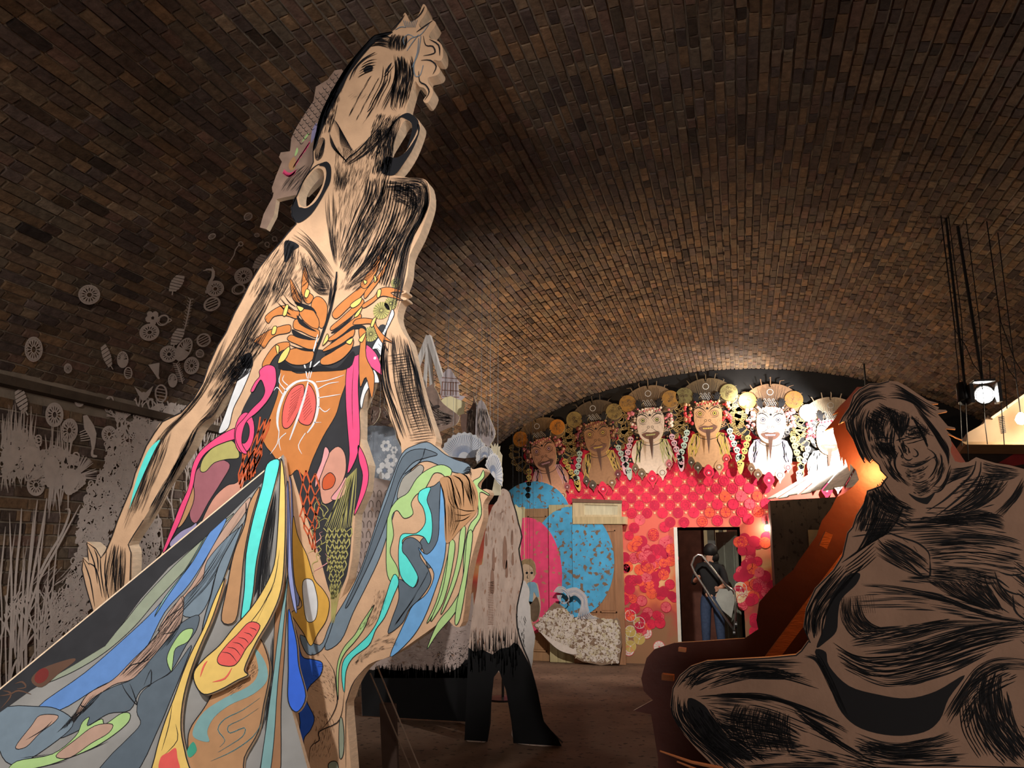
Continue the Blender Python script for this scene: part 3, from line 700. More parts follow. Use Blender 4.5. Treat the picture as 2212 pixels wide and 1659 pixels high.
# ink drawing: face, neck, arms -----------------------------------------------
def drawing(k):
    k.r = random.Random(17); R = k.ruled
    # hair edge on the left and crown
    k.fillpx(C1((1380,280), (1225,305), (1135,395), (1055,495), (965,605), (905,705), (835,835), (775,965), (745,1065), (715,1180), (698,1290), (725,1260), (770,1130), (830,990), (900,850), (950,760), (1000,650), (1070,550), (1150,450), (1240,360)), 0)
    R(C1((1220,310), (1060,480), (900,710), (770,970), (720,1180), (700,1290)), C1((1330,290), (1110,500), (960,720), (850,930), (790,1100), (760,1220)), 400, 1.8, 0, (.1, .4), bias=lambda t: t*t*.9, cov=.6)
    R(C1((1220,310), (1060,480), (900,710), (770,970), (720,1180), (695,1300)), C1((1240,310), (1080,490), (930,710), (800,960), (745,1150), (710,1290)), 120, 4.5, 0, (.3, .7), cov=1.3)
    R(C1((1380,290), (1340,360), (1350,440)), C1((1500,300), (1500,380), (1480,450)), 200, 2.0, 0, (.3, .7), cov=.8)
    R(C1((1230,310), (1310,300), (1390,330)), C1((1150,420), (1260,400), (1370,430)), 60, 1.8, 0, (.3, .8))
    R(C1((1400,470), (1400,620), (1370,780), (1360,940)), C1((1545,480), (1560,640), (1530,780), (1490,940)), 500, 2.2, 0, (.1, .35), cov=1.0)
    R(C1((1380,460), (1400,600), (1370,760), (1330,930), (1360,960)), C1((1440,460), (1430,600), (1400,760), (1380,900), (1420,960)), 80, 1.5, 0, (.15, .5))
    # nose, eyes, brows
    k.px(C1((1010,690), (1050,600), (1130,510), (1230,450)), 3.6); k.px(C1((1040,660), (1080,570), (1160,500), (1250,460)), 1.6)
    k.fillpx(C1((1130,600), (1150,570), (1190,560), (1210,575), (1200,610), (1160,615), (1140,625)), 0)
    R(C1((1110,560), (1180,520), (1250,510)), C1((1060,700), (1120,660), (1220,620)), 45, 1.3, 0, (.3, .8))
    k.px(C1((1370,540), (1340,590), (1310,640)), 5); k.px(C1((1390,560), (1330,640), (1300,660)), 2)
    R(C1((1300,560), (1280,700), (1200,860), (1160,950)), C1((1390,570), (1370,700), (1320,800), (1250,950)), 46, 1.2, 0, (.15, .45))
    k.px(C1((1340,680), (1260,800), (1200,900)), 3); k.px(C1((1230,850), (1190,930), (1160,960)), 2.2)
    for i in range(14): a = 1000+i*14; k.px(C1((a, 830+(i % 3)*12), (a+40, 800+(i % 4)*10)), 1.1)
    R(C1((1420,620), (1360,760), (1270,930)), C1((1440,640), (1390,780), (1300,960)), 20, 1.4, 0, (.3, .7))
    # jaw, chin and neck shading
    R(C1((1370,960), (1250,1080), (1120,1220), (1000,1330), (950,1410)), C1((1480,970), (1370,1120), (1240,1250), (1110,1350), (980,1420)), 150, 1.6, 0, (.15, .5), bias=lambda t: t**.6)
    k.px(C1((1330,1010), (1200,1160), (1080,1290), (1000,1350), (960,1400)), 2.6)
    for i in range(16): k.px(C1((850+i*6, 1000+i*16), (920+i*8, 1080+i*14), (930+i*3, 1220+i*10)), 1.1)
    for i in range(12): k.px(C1((840+i*5, 1130+i*14), (860+i*10, 1250+i*10), (930+i*6, 1330+i*6)), 1.1)
    for i in range(7): k.closed(C1((720+i*8, 1290+i*6), (760+i*6, 1190+i*8), (800-i*4, 1200+i*8), (780-i*4, 1330-i*5), (730+i*5, 1370-i*6)), 1.0, 0)
    R(C1((1300,1050), (1290,1200), (1270,1400), (1200,1580)), C1((1480,980), (1400,1200), (1370,1400), (1330,1620)), 200, 1.7, 0, (.1, .35), bias=lambda t: t**.5)
    R(C1((880,1430), (900,1540), (880,1659)), C1((1050,1420), (1000,1540), (960,1659)), 60, 1.2, 0, (.2, .6))
    k.fillpx(C1((1330,1340), (1410,1350), (1500,1290), (1590,1150), (1590,1080), (1600,1060), (1610,1120), (1560,1260), (1480,1390), (1395,1495), (1290,1480), (1290,1400)), 0)   # right hoop
    k.fillpx(C1((1490,970), (1560,995), (1600,1050), (1570,1160), (1500,1270), (1540,1140), (1540,1060), (1490,1020), (1440,1010), (1370,1100), (1330,1180), (1380,1050)), 0)
    k.fillpx([(632, 446), (640, 425), (646, 446), (652, 449), (664, 450), (682, 437), (698, 410), (706, 380), (703, 362), (690, 358), (706, 350), (716, 362), (715, 392), (704, 415), (690, 440), (673, 464), (652, 480), (640, 480), (632, 466)], 0)   # left hoop
    k.px([(700, 352), (682, 360), (664, 380), (650, 404), (640, 428)], 2.4)
    # neck tendons and collarbones
    R(C2((1350,0), (1330,150), (1250,330), (1180,520), (1110,720)), C2((1560,0), (1500,200), (1380,400), (1260,600), (1130,800)), 230, 1.6, 0, (.12, .4), bias=lambda t: t**.8)
    R(C2((1480,10), (1480,120), (1420,260), (1300,480), (1200,680)), C2((1560,10), (1540,150), (1480,300), (1350,520), (1230,700)), 200, 2.0, 0, (.15, .45), cov=.7)
    R(C2((1540,20), (1700,20), (1860,40), (1890,200), (1850,350), (1740,560), (1660,800), (1620,1000)), C2((1500,120), (1620,140), (1720,190), (1740,300), (1680,420), (1570,600), (1500,800), (1440,950)), 700, 1.5, 0, (.06, .25), cov=.6)
    R(C2((1860,50), (1885,200), (1850,340), (1740,560), (1690,800), (1650,1010), (1600,1200)), C2((1790,40), (1830,200), (1790,340), (1660,580), (1600,800), (1560,1000), (1540,1180)), 150, 2.8, 0, (.15, .5), bias=lambda t: t*.7, cov=.9)
    R(C2((1760,120), (1700,240), (1650,360)), C2((1850,140), (1830,260), (1720,400)), 26, 1.2, 0, (.5, .9))
    R(C2((1600,160), (1560,400), (1400,640), (1200,900)), C2((1660,500), (1500,700), (1380,850), (1160,980)), 170, 1.4, 0, (.15, .4))
    R(C2((760,430), (860,520), (960,640), (1040,760), (1090,850)), C2((700,540), (830,620), (930,760), (1010,860), (1080,900)), 90, 1.4, 0, (.2, .6))
    R(C2((1000,130), (1010,340), (1040,560), (1080,760)), C2((1090,120), (1100,340), (1090,560), (1110,800)), 60, 1.3, 0, (.2, .5))
    R(C2((690,560), (660,700), (580,860), (540,1000), (500,1100)), C2((780,600), (760,760), (700,900), (640,1020), (560,1120)), 220, 1.8, 0, (.1, .35))
    k.fillpx(C2((660,560), (720,560), (780,600), (730,640), (700,700), (660,740), (650,640)), 0)
    R(C2((760,640), (800,800), (860,930), (960,1010)), C2((950,680), (990,800), (1050,880), (1060,1000)), 130, 1.2, 0, (.2, .6))
    R(C2((860,820), (950,880), (1030,880)), C2((880,960), (960,1020), (1060,1020)), 60, 1.1, 0, (.3, .7))
    R(C2((740,880), (800,1000), (860,1080)), C2((700,1000), (740,1080), (800,1120)), 50, 1.4, 0, (.3, .7))
    k.px(C2((1100,820), (1080,1000), (1030,1200), (960,1400), (920,1500), (880,1659)), 6, 0, (.5, .6))
    R(C2((1150,800), (1090,1000), (1040,1150)), C2((1060,820), (1040,1000), (1020,1150)), 60, 1.8, 0, (.2, .6))
    R(C2((640,1000), (700,1080), (760,1120)), C2((560,1100), (640,1180), (700,1230)), 60, 1.8, 0, (.4, .9))
    for L in ([(740,1080), (840,1100), (900,1130), (930,1180), (890,1150), (800,1130)], [(760,1190), (800,1230), (870,1290), (930,1330), (860,1310), (780,1260)], [(720,1310), (800,1350), (900,1390), (930,1400), (850,1400), (740,1370)], [(690,1440), (780,1470), (880,1490), (900,1500), (800,1490)],
              [(1050,1340), (1150,1270), (1240,1190), (1200,1250), (1100,1330)], [(1040,1430), (1150,1350), (1240,1280), (1330,1280), (1350,1320), (1250,1310), (1120,1390)], [(1000,1520), (1130,1440), (1230,1370), (1200,1420), (1050,1510)], [(640,1580), (740,1640), (860,1640), (960,1620), (1100,1640), (1230,1500), (1250,1560), (1150,1659), (640,1659)]):
        k.fillpx(C2(*L), 0)
    # left arm: long flowing strokes
    R(C2((640,600), (500,900), (380,1100), (250,1330), (100,1600), (-20,1780)), C2((560,1000), (480,1180), (380,1350), (300,1500), (200,1650), (100,1800)), 170, 1.3, 0, (.1, .35))
    R(C2((480,1180), (360,1350), (260,1500), (150,1650), (40,1800)), C2((560,1250), (470,1420), (390,1560), (290,1680), (190,1800)), 120, 1.5, 0, (.1, .4))
    R(C3((500,60), (430,210), (360,370), (250,510), (130,620), (60,740), (0,900), (-60,1060), (-120,1220)), C3((530,50), (470,200), (400,350), (300,490), (190,600), (110,720), (40,900), (-10,1060), (-70,1220)), 130, 1.3, 0, (.06, .25))
    R(C3((620,120), (540,240), (470,370), (400,480), (330,560), (240,690), (170,860), (110,1000), (30,1140)), C3((640,250), (560,330), (490,420), (430,520), (360,570), (290,700), (220,850), (140,1010), (60,1150)), 210, 1.7, 0, (.06, .25), bias=lambda t: t**.5)
    R(C3((590,150), (480,330), (380,470)), C3((620,210), (520,360), (420,490)), 60, 1.4, 0, (.2, .5))
    k.fillpx(C3((585,190), (640,165), (650,240), (615,255), (590,235)), 0)
    R(C3((600,150), (560,250), (500,330)), C3((660,200), (640,270), (560,330)), 50, 1.5, 0, (.2, .6))
    R(C3((330,560), (270,690), (190,830), (110,960), (40,1080)), C3((350,580), (300,690), (220,830), (150,960), (90,1080)), 120, 3.0, 0, (.1, .4), cov=.8)
    R(C3((120,620), (60,760), (0,930), (-50,1080)), C3((200,600), (150,750), (80,930), (20,1080)), 90, 1.3, 0, (.1, .4))
    for L in ([(188,1172), (205,1215), (212,1260)], [(180,1206), (196,1250), (206,1310)], [(193,1216), (210,1230), (222,1290)], [(218,1203), (220,1240), (228,1290)], [(232,1190), (228,1240), (240,1310)], [(250,1180), (246,1230), (256,1300)], [(262,1180), (262,1240), (262,1300)], [(205,1186), (212,1205), (214,1235)]): k.px(L, 2.2)
    R([(245, 1170), (232, 1220), (225, 1300)], [(275, 1178), (272, 1240), (262, 1320)], 60, 1.6, 0, (.2, .6))
    # right forearm: cross hatching
    R(C3((1410,30), (1380,160), (1380,330), (1420,480), (1480,660)), C3((1440,40), (1420,170), (1430,330), (1480,480), (1540,670)), 140, 3.2, 0, (.15, .45), cov=.9)
    R(C3((1430,40), (1440,200), (1470,400), (1560,680)), C3((1530,70), (1570,250), (1610,450), (1690,660)), 170, 1.5, 0, (.15, .45))
    R(C3((1500,60), (1560,250), (1600,430), (1660,650)), C3((1530,70), (1580,230), (1630,450), (1690,650)), 90, 2.6, 0, (.15, .45), cov=.8)
    for i in range(34):
        y = 170+i*15; x = 1420+i*4.2; k.px(C3((x+k.r.uniform(-20, 30), y+14), (x+60, y+4), (x+120+k.r.uniform(-20, 20), y-4)), 1.2)
    for A_, B_, n_ in ((C2((1120,120), (1080,400), (1080,700)), C2((1350,60), (1250,400), (1130,760)), 200), (C2((1300,500), (1200,760), (1110,980)), C2((1560,620), (1420,860), (1260,1000)), 260), (C2((1560,60), (1480,300), (1300,640)), C2((1840,80), (1780,360), (1560,700)), 300), (C2((700,560), (640,760), (540,1000)), C2((980,760), (860,900), (700,1050)), 200), (C2((640,520), (480,760), (330,1050)), C2((760,560), (640,800), (520,1050)), 160), (C3((560,60), (480,260), (380,420)), C3((660,120), (580,280), (480,440)), 160), (C1((1200,640), (1100,800), (1000,1000)), C1((1380,700), (1300,900), (1180,1100)), 60), (C1((900,1250), (880,1450), (860,1650)), C1((1250,1280), (1200,1450), (1120,1650)), 140)):
        R(A_, B_, n_, 1.0, 0, (.08, .22), cov=.2)
    for A_, B_, cv in ((C2((1360,0), (1330,200), (1230,460), (1120,800)), C2((1560,20), (1500,260), (1380,560), (1180,860)), .55), (C2((1560,30), (1520,250), (1440,500), (1300,800)), C2((1780,60), (1760,330), (1640,600), (1500,860)), .5), (C2((1600,60), (1740,60), (1840,100)), C2((1560,200), (1700,260), (1800,300)), .45), (C2((1650,560), (1600,760), (1540,960)), C2((1480,600), (1440,760), (1400,900)), .5),
                       (C1((1250,960), (1180,1150), (1120,1300)), C1((1420,980), (1330,1200), (1230,1400)), .4), (C1((1260,1100), (1240,1300), (1200,1500)), C1((1400,1060), (1380,1300), (1340,1500)), .55), (C1((860,760), (800,960), (760,1150)), C1((960,760), (900,960), (840,1150)), .3), (C3((640,60), (560,200), (500,300)), C3((720,120), (640,240), (560,330)), .4)):
        R(A_, B_, 1400, 1.7, 0, (.06, .22), cov=cv*1.35)
    # outline around everything
    L = head_outline(); k.px([(x+1.5, y+1.5) for x, y in L[:60]], 2.0, 0, (1, 1), 0, 0)
    # curls at the crown
    for i in range(8): a = C1((1470+i*17, 190-abs(i-3)*4))[0]; k.px([a, C1((1490+i*11, 240))[0]], 1.0, 1, (1, 1), .0004, 0)
    for L in ([(1400,260), (1450,235), (1490,240)], [(1480,390), (1470,340), (1510,300), (1560,320)], [(1500,370), (1540,330), (1620,300), (1690,210)], [(1620,310), (1600,450), (1560,560), (1570,650), (1610,650), (1630,600), (1640,560)], [(1600,330), (1590,450), (1545,580)], [(1500,440), (1540,380), (1600,300)]): k.px(C1(*L), 1.8, 1, (.6, .6), .0004)
    for L in ([(1640,310), (1660,390), (1720,400), (1740,450), (1700,470), (1640,480)], [(1690,340), (1770,390), (1780,480)], [(1620,520), (1700,520), (1750,570), (1720,640)], [(1600,610), (1610,700), (1660,730), (1690,790), (1650,860)], [(1580,280), (1650,230), (1720,180)], [(1560,180), (1620,120), (1650,60)], [(1370,260), (1440,190), (1480,130)]): k.px(C1(*L), 3.0, 0)
motif('ink_drawing', drawing, [M_ink, PM['slate']], .0048, 'black ink hatching of face, neck and arms')
def armstripe(k): k.fillpx([(348, 950), (335, 975), (312, 1025), (287, 1085), (282, 1100), (291, 1058), (306, 1010), (325, 970)], 0)
motif('turquoise_arm_stripe', armstripe, [PM['cyan']], .0062)

# drapery over the right arm ----------------------------------------------------
fn, ms = shapes([
    ('slate', C3((1500,735), (1570,690), (1640,672), (1690,700), (1740,740), (1800,770), (1880,800), (1870,850), (1780,840), (1700,800), (1640,780), (1580,800), (1520,870), (1480,950), (1460,1050), (1420,1180), (1370,1330), (1300,1480), (1220,1640), (1150,1800), (1060,1850), (1100,1700), (1180,1560), (1260,1400), (1330,1200), (1390,1010), (1440,880))),
    ('grey', C3((1500,880), (1560,830), (1600,800), (1620,830), (1560,920), (1500,1000), (1470,980))),
    ('green', C3((1640,830), (1720,800), (1780,830), (1760,880), (1720,850), (1680,850), (1650,900), (1620,950), (1580,970), (1550,1020), (1560,1080), (1510,1105), (1470,1060), (1440,1100), (1450,1200), (1430,1300), (1470,1380), (1480,1440), (1440,1470), (1410,1400), (1410,1200), (1420,1080), (1470,1000), (1530,960), (1580,880))),
    ('slate2', C3((1610,950), (1680,920), (1720,900), (1710,1050), (1740,1180), (1700,1300), (1650,1390), (1620,1290), (1600,1240), (1650,1180), (1660,1100), (1640,1020))),
    ('cyan', C3((1600,950), (1660,930), (1640,1000), (1665,1080), (1670,1180), (1650,1250), (1620,1210), (1560,1200), (1500,1230), (1520,1300), (1560,1360), (1590,1430), (1560,1500), (1500,1450), (1480,1380), (1480,1260), (1500,1195), (1580,1190), (1630,1130), (1620,1050), (1590,1000))),
    ('slate2', C3((1510,1230), (1560,1215), (1610,1260), (1600,1320), (1650,1400), (1660,1470), (1600,1560), (1540,1620), (1500,1700), (1420,1760), (1440,1680), (1480,1560), (1480,1450), (1560,1500), (1590,1440), (1530,1330), (1500,1290))),
    ('sky', C3((1720,890), (1740,1000), (1750,1150), (1740,1330), (1690,1500), (1620,1680), (1540,1800), (1430,1890), (1520,1680), (1560,1600), (1640,1530), (1680,1420), (1620,1330), (1590,1270), (1640,1310), (1700,1230), (1710,1080))),
    ('cyan', C5((660,560), (690,600), (660,680), (610,800), (560,870), (520,960), (430,1030), (390,1110), (380,1230), (365,1130), (380,1040), (460,960), (520,900), (570,820), (610,700))),
    ('green', C5((550,730), (520,800), (490,870), (440,940), (380,1010), (350,1100), (345,1270), (335,1150), (345,1050), (380,970), (440,900), (480,830))),
    ('slate', C5((330,770), (300,880), (250,990), (170,1010), (130,900), (240,960), (290,860))),
    ('green', C3((1900,900), (1940,870), (1960,830), (1965,870), (1930,920), (1990,965), (1990,975), (1940,960), (1950,1080), (1900,1180), (1880,1300), (1860,1500), (1800,1640), (1700,1760), (1640,1850), (1700,1700), (1780,1600), (1840,1480), (1850,1300), (1880,1150), (1930,1080), (1920,980))),
    ('green', C5((1080,330), (1110,330), (1080,560), (1040,800), (1010,840), (1020,720), (1060,540))),
    ('green', C5((1000,400), (960,560), (930,700), (870,810), (850,830), (900,720), (940,580), (980,400))),
    ('green', C3((1770,1240), (1800,1250), (1780,1400), (1740,1560), (1700,1640), (1660,1690), (1720,1540), (1750,1400))),
    ('green', C3((1830,1180), (1860,1160), (1840,1330), (1800,1480), (1740,1620), (1720,1640), (1780,1470), (1815,1320))),
    ('slate2', C3((1500,760), (1600,710), (1700,740), (1640,760), (1560,790), (1490,880), (1450,1000), (1400,1150), (1340,1300), (1270,1450), (1200,1590), (1180,1600), (1270,1400), (1350,1170), (1420,980))),
    ('royal', C5((70,800), (110,890), (140,1020), (200,1040), (255,1060), (245,1130), (180,1200), (165,1270), (210,1370), (190,1440), (150,1500), (160,1640), (110,1700), (100,1560), (130,1400), (90,1200), (60,1000))),
    ('sage', C5((355,1380), (370,1380), (380,1480), (375,1580), (355,1600), (350,1480))),
    ('sage', C5((290,1640), (310,1620), (340,1625), (345,1670), (300,1680))),
])
motif('painted_drapery', fn, ms, .0016, 'blue, turquoise and green marbled drapery over the right arm')
def fist(k):
    k.r = random.Random(5); k.fillpx(C3((1730,870), (1790,860), (1830,850), (1890,880), (1930,960), (1925,1060), (1880,1120), (1820,1180), (1770,1240), (1745,1230), (1740,1100), (1745,1000), (1715,900)), 1)
    for A, B_ in (([(1740,880), (1760,1000), (1800,1060)], [(1790,870), (1830,980), (1840,1050)]), ([(1830,860), (1860,950), (1890,1040)], [(1890,890), (1920,980), (1920,1050)]), ([(1745,1000), (1760,1100), (1760,1230)], [(1830,1020), (1830,1120), (1780,1220)]), ([(1800,1040), (1860,1060), (1920,1060)], [(1790,1160), (1840,1140), (1890,1090)]), ([(1850,830), (1880,810), (1900,850)], [(1830,860), (1880,850), (1890,880)])):
        k.ruled(C3(*A), C3(*B_), 45, 1.8, 0, (.3, .8))
    for L in ([(1735,870), (1775,880), (1800,1000), (1820,1050)], [(1790,862), (1840,900), (1850,1040)], [(1835,850), (1880,890), (1905,1060)], [(1750,1230), (1740,1000), (1715,900)]): k.px(C3(*L), 3, 0)
    k.r = random.Random(6)
    for A, B_ in (([(1630,700), (1600,780), (1500,860)], [(1660,720), (1640,790), (1560,850)]), ([(1650,1400), (1560,1560), (1450,1720)], [(1640,1480), (1580,1600), (1480,1720)])):
        k.ruled(C3(*A), C3(*B_), 16, 1.0, 0, (.1, .3))
    for A, B_ in (([(200,1050), (300,1080), (330,1200)], [(180,1210), (260,1250), (330,1300)]), ([(420,1080), (520,960), (650,880)], [(480,1060), (560,1000), (700,960)]), ([(560,640), (520,780), (450,880)], [(640,640), (600,760), (520,860)]), ([(300,1600), (330,1450), (300,1330)], [(180,1600), (220,1450), (200,1330)])):
        k.ruled(C5(*A), C5(*B_), 60, .9, 0, (.04, .12))
    for L in ([(380,1230), (370,1330), (340,1400), (240,1450), (240,1500), (190,1540), (180,1659)], [(520,1070), (440,1160), (400,1260), (390,1330), (390,1659)], [(260,1010), (320,1100), (335,1200), (340,1290), (300,1380), (250,1440)]): k.px(C5(*L), 1.8, 0)
motif('ink_fist_and_grain', fist, [M_ink, PM['tan']], .0046)['kind'] = 'stuff'

# headdress feather board standing behind the head -------------------------------
BH = Board((-1.4, YW+.16, 1.6), (0, -1, 0))
hp = C1((940,590), (880,600), (820,680), (720,740), (700,860), (600,1010), (540,1110), (510,1180), (500,1290), (420,1300), (405,1340), (430,1380), (380,1500), (345,1600), (350,1640)) + C2((560,130), (550,175), (545,190), (500,270), (470,330), (440,440), (495,455), (560,330), (580,200), (640,185), (760,160)) + [(660, 420), (700, 380), (720, 300), (760, 180)]
mb = MB(); slab(mb, BH, [BH.pts(hp)], -.03, 0, 0, 1); hd = mb.build('headdress_board', [mat('feather_face', (150, 124, 108), .7, .2, 18), M_edge], woman)
def feathers(k):
    k.r = random.Random(8)
    for j in range(13):
        for i in range(5):
            x, y = 900-j*32+i*22, 620+j*40+i*26
            k.px(C1((x-26, y), (x-10, y+26), (x+14, y+10)), 1.3, 0)
    for i in range(26):
        t = i/25; a = C1((670-t*120, 1210+t*180))[0]; k.px([a, (a[0]-6+k.r.uniform(-2, 2), a[1]+12)], 2.6, 1, (1, .3))
        a = C1((440+t*100, 1480+sin(t*pi)*30))[0]; k.px([a, (a[0]+3, a[1]-9)], 2.4, 1, (1, .3))
    k.fillpx(C1((490,1400), (530,1340), (550,1370), (540,1440), (500,1450)), 2); k.fillpx(C1((600,1210), (650,1140), (660,1150), (620,1200)), 3); k.fillpx(C1((540,1320), (560,1260), (570,1290), (550,1330)), 3)
    k.fillpx(C1((690,1110), (730,1050), (720,1150), (680,1220)), 4)
    k.ruled(C1((620,1400), (500,1500), (400,1640)), C1((700,1420), (640,1540), (560,1640)), 60, 1.2, 0, (.2, .5))
motif('painted_feathers', feathers, [M_ink, PM['pink'], PM['tan'], PM['green'], PM['lilac']], .001, None, BH)

# skirt: one tilted main panel with loose strips standing proud of it ------------
A0 = at_y(610, 985, YW-.06)
BS = Board(A0, (0.10, -.93, .36))
def zfloor(B, x, y):
    """clip a pixel point to the floor on its board"""
    p = B.uv(x, y); w_ = B.w(p); return p if w_.z > .01 else (p[0], p[1]+(.01-w_.z)/B.v.z)
sk = [(612, 982), (300, 1244), (0, 1490), (-260, 1704), (-260, 2200), (-100, 2500), (760, 2500), (720, 2000), (664, 1659), (626, 1520), (622, 1370), (615, 1290), (622, 1180), (622, 1050)]
mb = MB(); slab(mb, BS, [[zfloor(BS, *p) for p in sk]], -.03, 0, 0, 1)
mb.build('skirt_panel', [mat('skirt_ground', (140, 138, 134), .7, .14, 8), M_edge], woman)['label'] = 'wide painted front panel of the skirt'
fn, ms = shapes([
    ('sage', C4((1330,210), (1130,380), (980,520), (820,690), (690,850), (560,980), (380,1090), (250,1180), (420,1110), (600,1000), (760,860), (880,720), (1000,590), (1110,470), (1250,300))),
    ('blue', C4((1290,240), (1200,310), (1100,480), (1000,610), (880,760), (700,930), (480,1120), (220,1310), (340,1330), (560,1200), (700,1130), (830,980), (940,770), (1080,610), (1210,400))),
    ('pinktan', C4((1420,120), (1300,260), (1210,400), (1090,620), (960,770), (900,880), (980,800), (1100,680), (1180,540), (1280,370), (1400,200))),
    ('slate', C4((1400,150), (1390,260), (1290,350), (1180,480), (1150,590), (1050,690), (1040,790), (1130,790), (1190,700), (1230,560), (1330,400), (1390,300))),
    ('pinktan', C4((1040,680), (960,790), (880,920), (760,1040), (640,1160), (500,1240), (420,1360), (320,1460), (430,1380), (500,1300), (640,1190), (760,1150), (900,1030), (1000,900), (1040,790))),
    ('slate2', C4((1130,790), (1040,830), (960,920), (860,1040), (760,1150), (640,1200), (520,1270), (430,1390), (340,1490), (500,1420), (620,1350), (740,1330), (800,1220), (900,1160), (980,1100), (1060,960), (1120,870))),
    ('green', C4((1100,870), (1040,880), (980,960), (950,1040), (975,1110), (985,1060), (1000,980), (1070,940))),
    ('teal', C4((1190,300), (1130,420), (1040,560), (950,690), (880,800), (930,700), (1020,580), (1100,460))),
    ('slate', C4((230,1310), (0,1330), (0,1560), (100,1640), (330,1500), (420,1400), (340,1330))),
    ('slate2', C4((980,1110), (880,1170), (800,1240), (780,1340), (800,1410), (720,1500), (620,1600), (560,1700), (760,1700), (900,1440), (980,1250), (1050,1080), (1090,960))),
    ('pinktan', C4((90,1540), (180,1420), (230,1360), (330,1360), (310,1400), (230,1460), (150,1540))),
    ('green', C4((100,1620), (300,1580), (430,1480), (470,1400), (510,1370), (500,1420), (580,1380), (600,1410), (690,1350), (740,1350), (730,1400), (650,1470), (540,1540), (400,1600), (250,1650), (60,1680))),
    ('pinktan', C4((320,1590), (430,1500), (540,1420), (640,1410), (620,1460), (520,1520), (400,1600))),
    ('periw', C4((1640,30), (1650,200), (1660,500), (1690,760), (1670,740), (1640,560), (1630,300), (1628,100))),
    ('brown', C4((1580,640), (1620,560), (1630,760), (1620,1000), (1600,1300), (1590,1720), (1480,1720), (1520,1450), (1550,1200), (1560,900))),
    ('teal', C4((1640,560), (1610,900), (1580,1200), (1560,1500), (1530,1720), (1480,1720), (1520,1400), (1560,1100), (1590,850))),
])
motif('painted_ribbons', fn, ms, .0008, 'blue, slate and green painted bands', BS)
def grain_and_gap_shade(k):
    k.r = random.Random(12)
    for A_, B_, n_, cv in ((C4((1400,160), (1180,520), (960,800), (640,1170)), C4((1440,180), (1230,560), (1020,800), (700,1140)), 60, .25), (C4((1040,700), (940,840), (820,1000), (650,1160)), C4((1050,800), (1000,900), (900,1020), (760,1150)), 60, .3), (C4((480,1260), (400,1380), (300,1480)), C4((620,1200), (520,1300), (420,1400)), 40, .2), (C4((100,1600), (350,1560), (620,1440)), C4((120,1680), (380,1620), (700,1480)), 40, .2), (C4((1560,60), (1520,260), (1480,500), (1450,800)), C4((1580,80), (1560,300), (1540,500), (1530,760)), 40, .9), (C4((1540,900), (1530,1200), (1490,1450)), C4((1560,900), (1550,1200), (1510,1450)), 40, .9)):
        k.ruled(A_, B_, n_*3, 1.6, 0, (.12, .4), cov=cv)  # densest runs paint the dark gaps beside the turquoise and tan strips
    for L in ([(900,880), (960,800), (1040,740), (1030,680)], [(700,1130), (740,1080), (800,1060), (860,1040)], [(690,1170), (720,1230), (780,1300), (760,1230), (740,1180)], [(820,1190), (860,1100), (860,1180), (840,1200)], [(500,1240), (460,1300), (490,1320), (420,1370), (380,1430)], [(1040,820), (1000,880), (920,900)], [(1310,560), (1330,480), (1310,520)], [(150,1500), (250,1440), (300,1390)], [(330,1580), (440,1520), (560,1440), (600,1420)]): k.px(C4(*L), 2.2, 0)
    k.fillpx(C4((1545,60), (1560,120), (1530,340), (1500,520), (1470,640), (1440,700), (1470,480), (1510,260)), 0, False)  # gap beside the turquoise strip, its shade painted in black
    k.fillpx(C4((1310,470), (1340,440), (1340,480), (1310,530), (1295,520)), 0)
motif('ink_grain_and_gap_shade', grain_and_gap_shade, [M_ink], .0021, None, BS)['kind'] = 'stuff'
def shadow_band(k):
    k.fillpx(C4((1606,-112), (0,1210), (0,1345), (180,1215), (420,1075), (600,965), (690,850), (800,700), (960,520), (1130,380), (1300,225), (1480,50), (1560,-40)), 0, False)  # shadow below the skirt edge, painted on in charcoal
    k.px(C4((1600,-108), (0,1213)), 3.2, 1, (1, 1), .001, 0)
    k.fillpx(C4((180,1160), (240,1095), (400,1040), (430,1050), (340,1120), (240,1200)), 3, True, .0006)
    k.disc(k.B.uv(*C4((240,1135))[0]), .026, 2, .0008)
    for L in ([(0,1250), (60,1240), (110,1220), (180,1240)], [(10,1320), (60,1260), (60,1230), (20,1220)], [(90,1180), (130,1170), (150,1200), (100,1210)]): k.px(C4(*L), 3, 3, dd=.001)
motif('painted_skirt_shadow', shadow_band, [M_char, M_edge, mat('dull_red', (110, 40, 36)), mat('dull_brown', (92, 66, 52))], .0024, 'shadow painted as a charcoal band under the upper skirt edge', BS)
# loose strips
def strip(name, pts, color, lift, lines=(), label=None, extra=None):
    B2 = Board(BS.P+BS.n*lift, BS.n); mb = MB()
    slab(mb, B2, [cr([zfloor(B2, *p) for p in pts], True, 4)], -.014, 0, 0, 1)
    o = mb.build(name, [PM[color], M_edge], woman)
    k = Ink(B2, .001); k.closed(pts, 2.0, 0)
    for L in lines: k.px(L, 1.6, 0)
    if extra: extra(k)
    k.build('ink_outline', [M_ink, PM['coral'], PM['teal'], PM['dgreen'], M_kraft], o)
    if label: o['label'] = label
    return o
def red_spiral(k):
    L = C4((1420,830), (1480,850), (1440,930), (1400,980), (1360,1050), (1320,1080), (1250,1070), (1240,1030), (1290,960), (1350,900))
    k.fillpx(L, 1, True, .0004); k.closed(L, 1.6, 0, .0006)
    for i in range(6): k.px(C4((1260+i*32, 1000-i*28), (1310+i*28, 1010-i*28), (1350+i*22, 1060-i*36)), 1.4, 0, dd=.0008)
    for L in ([(1140,1140), (1160,1080), (1180,1050)], [(1210,1170), (1280,1150), (1320,1090)]): k.px(C4(*L), 3.5, 1, dd=.0006)
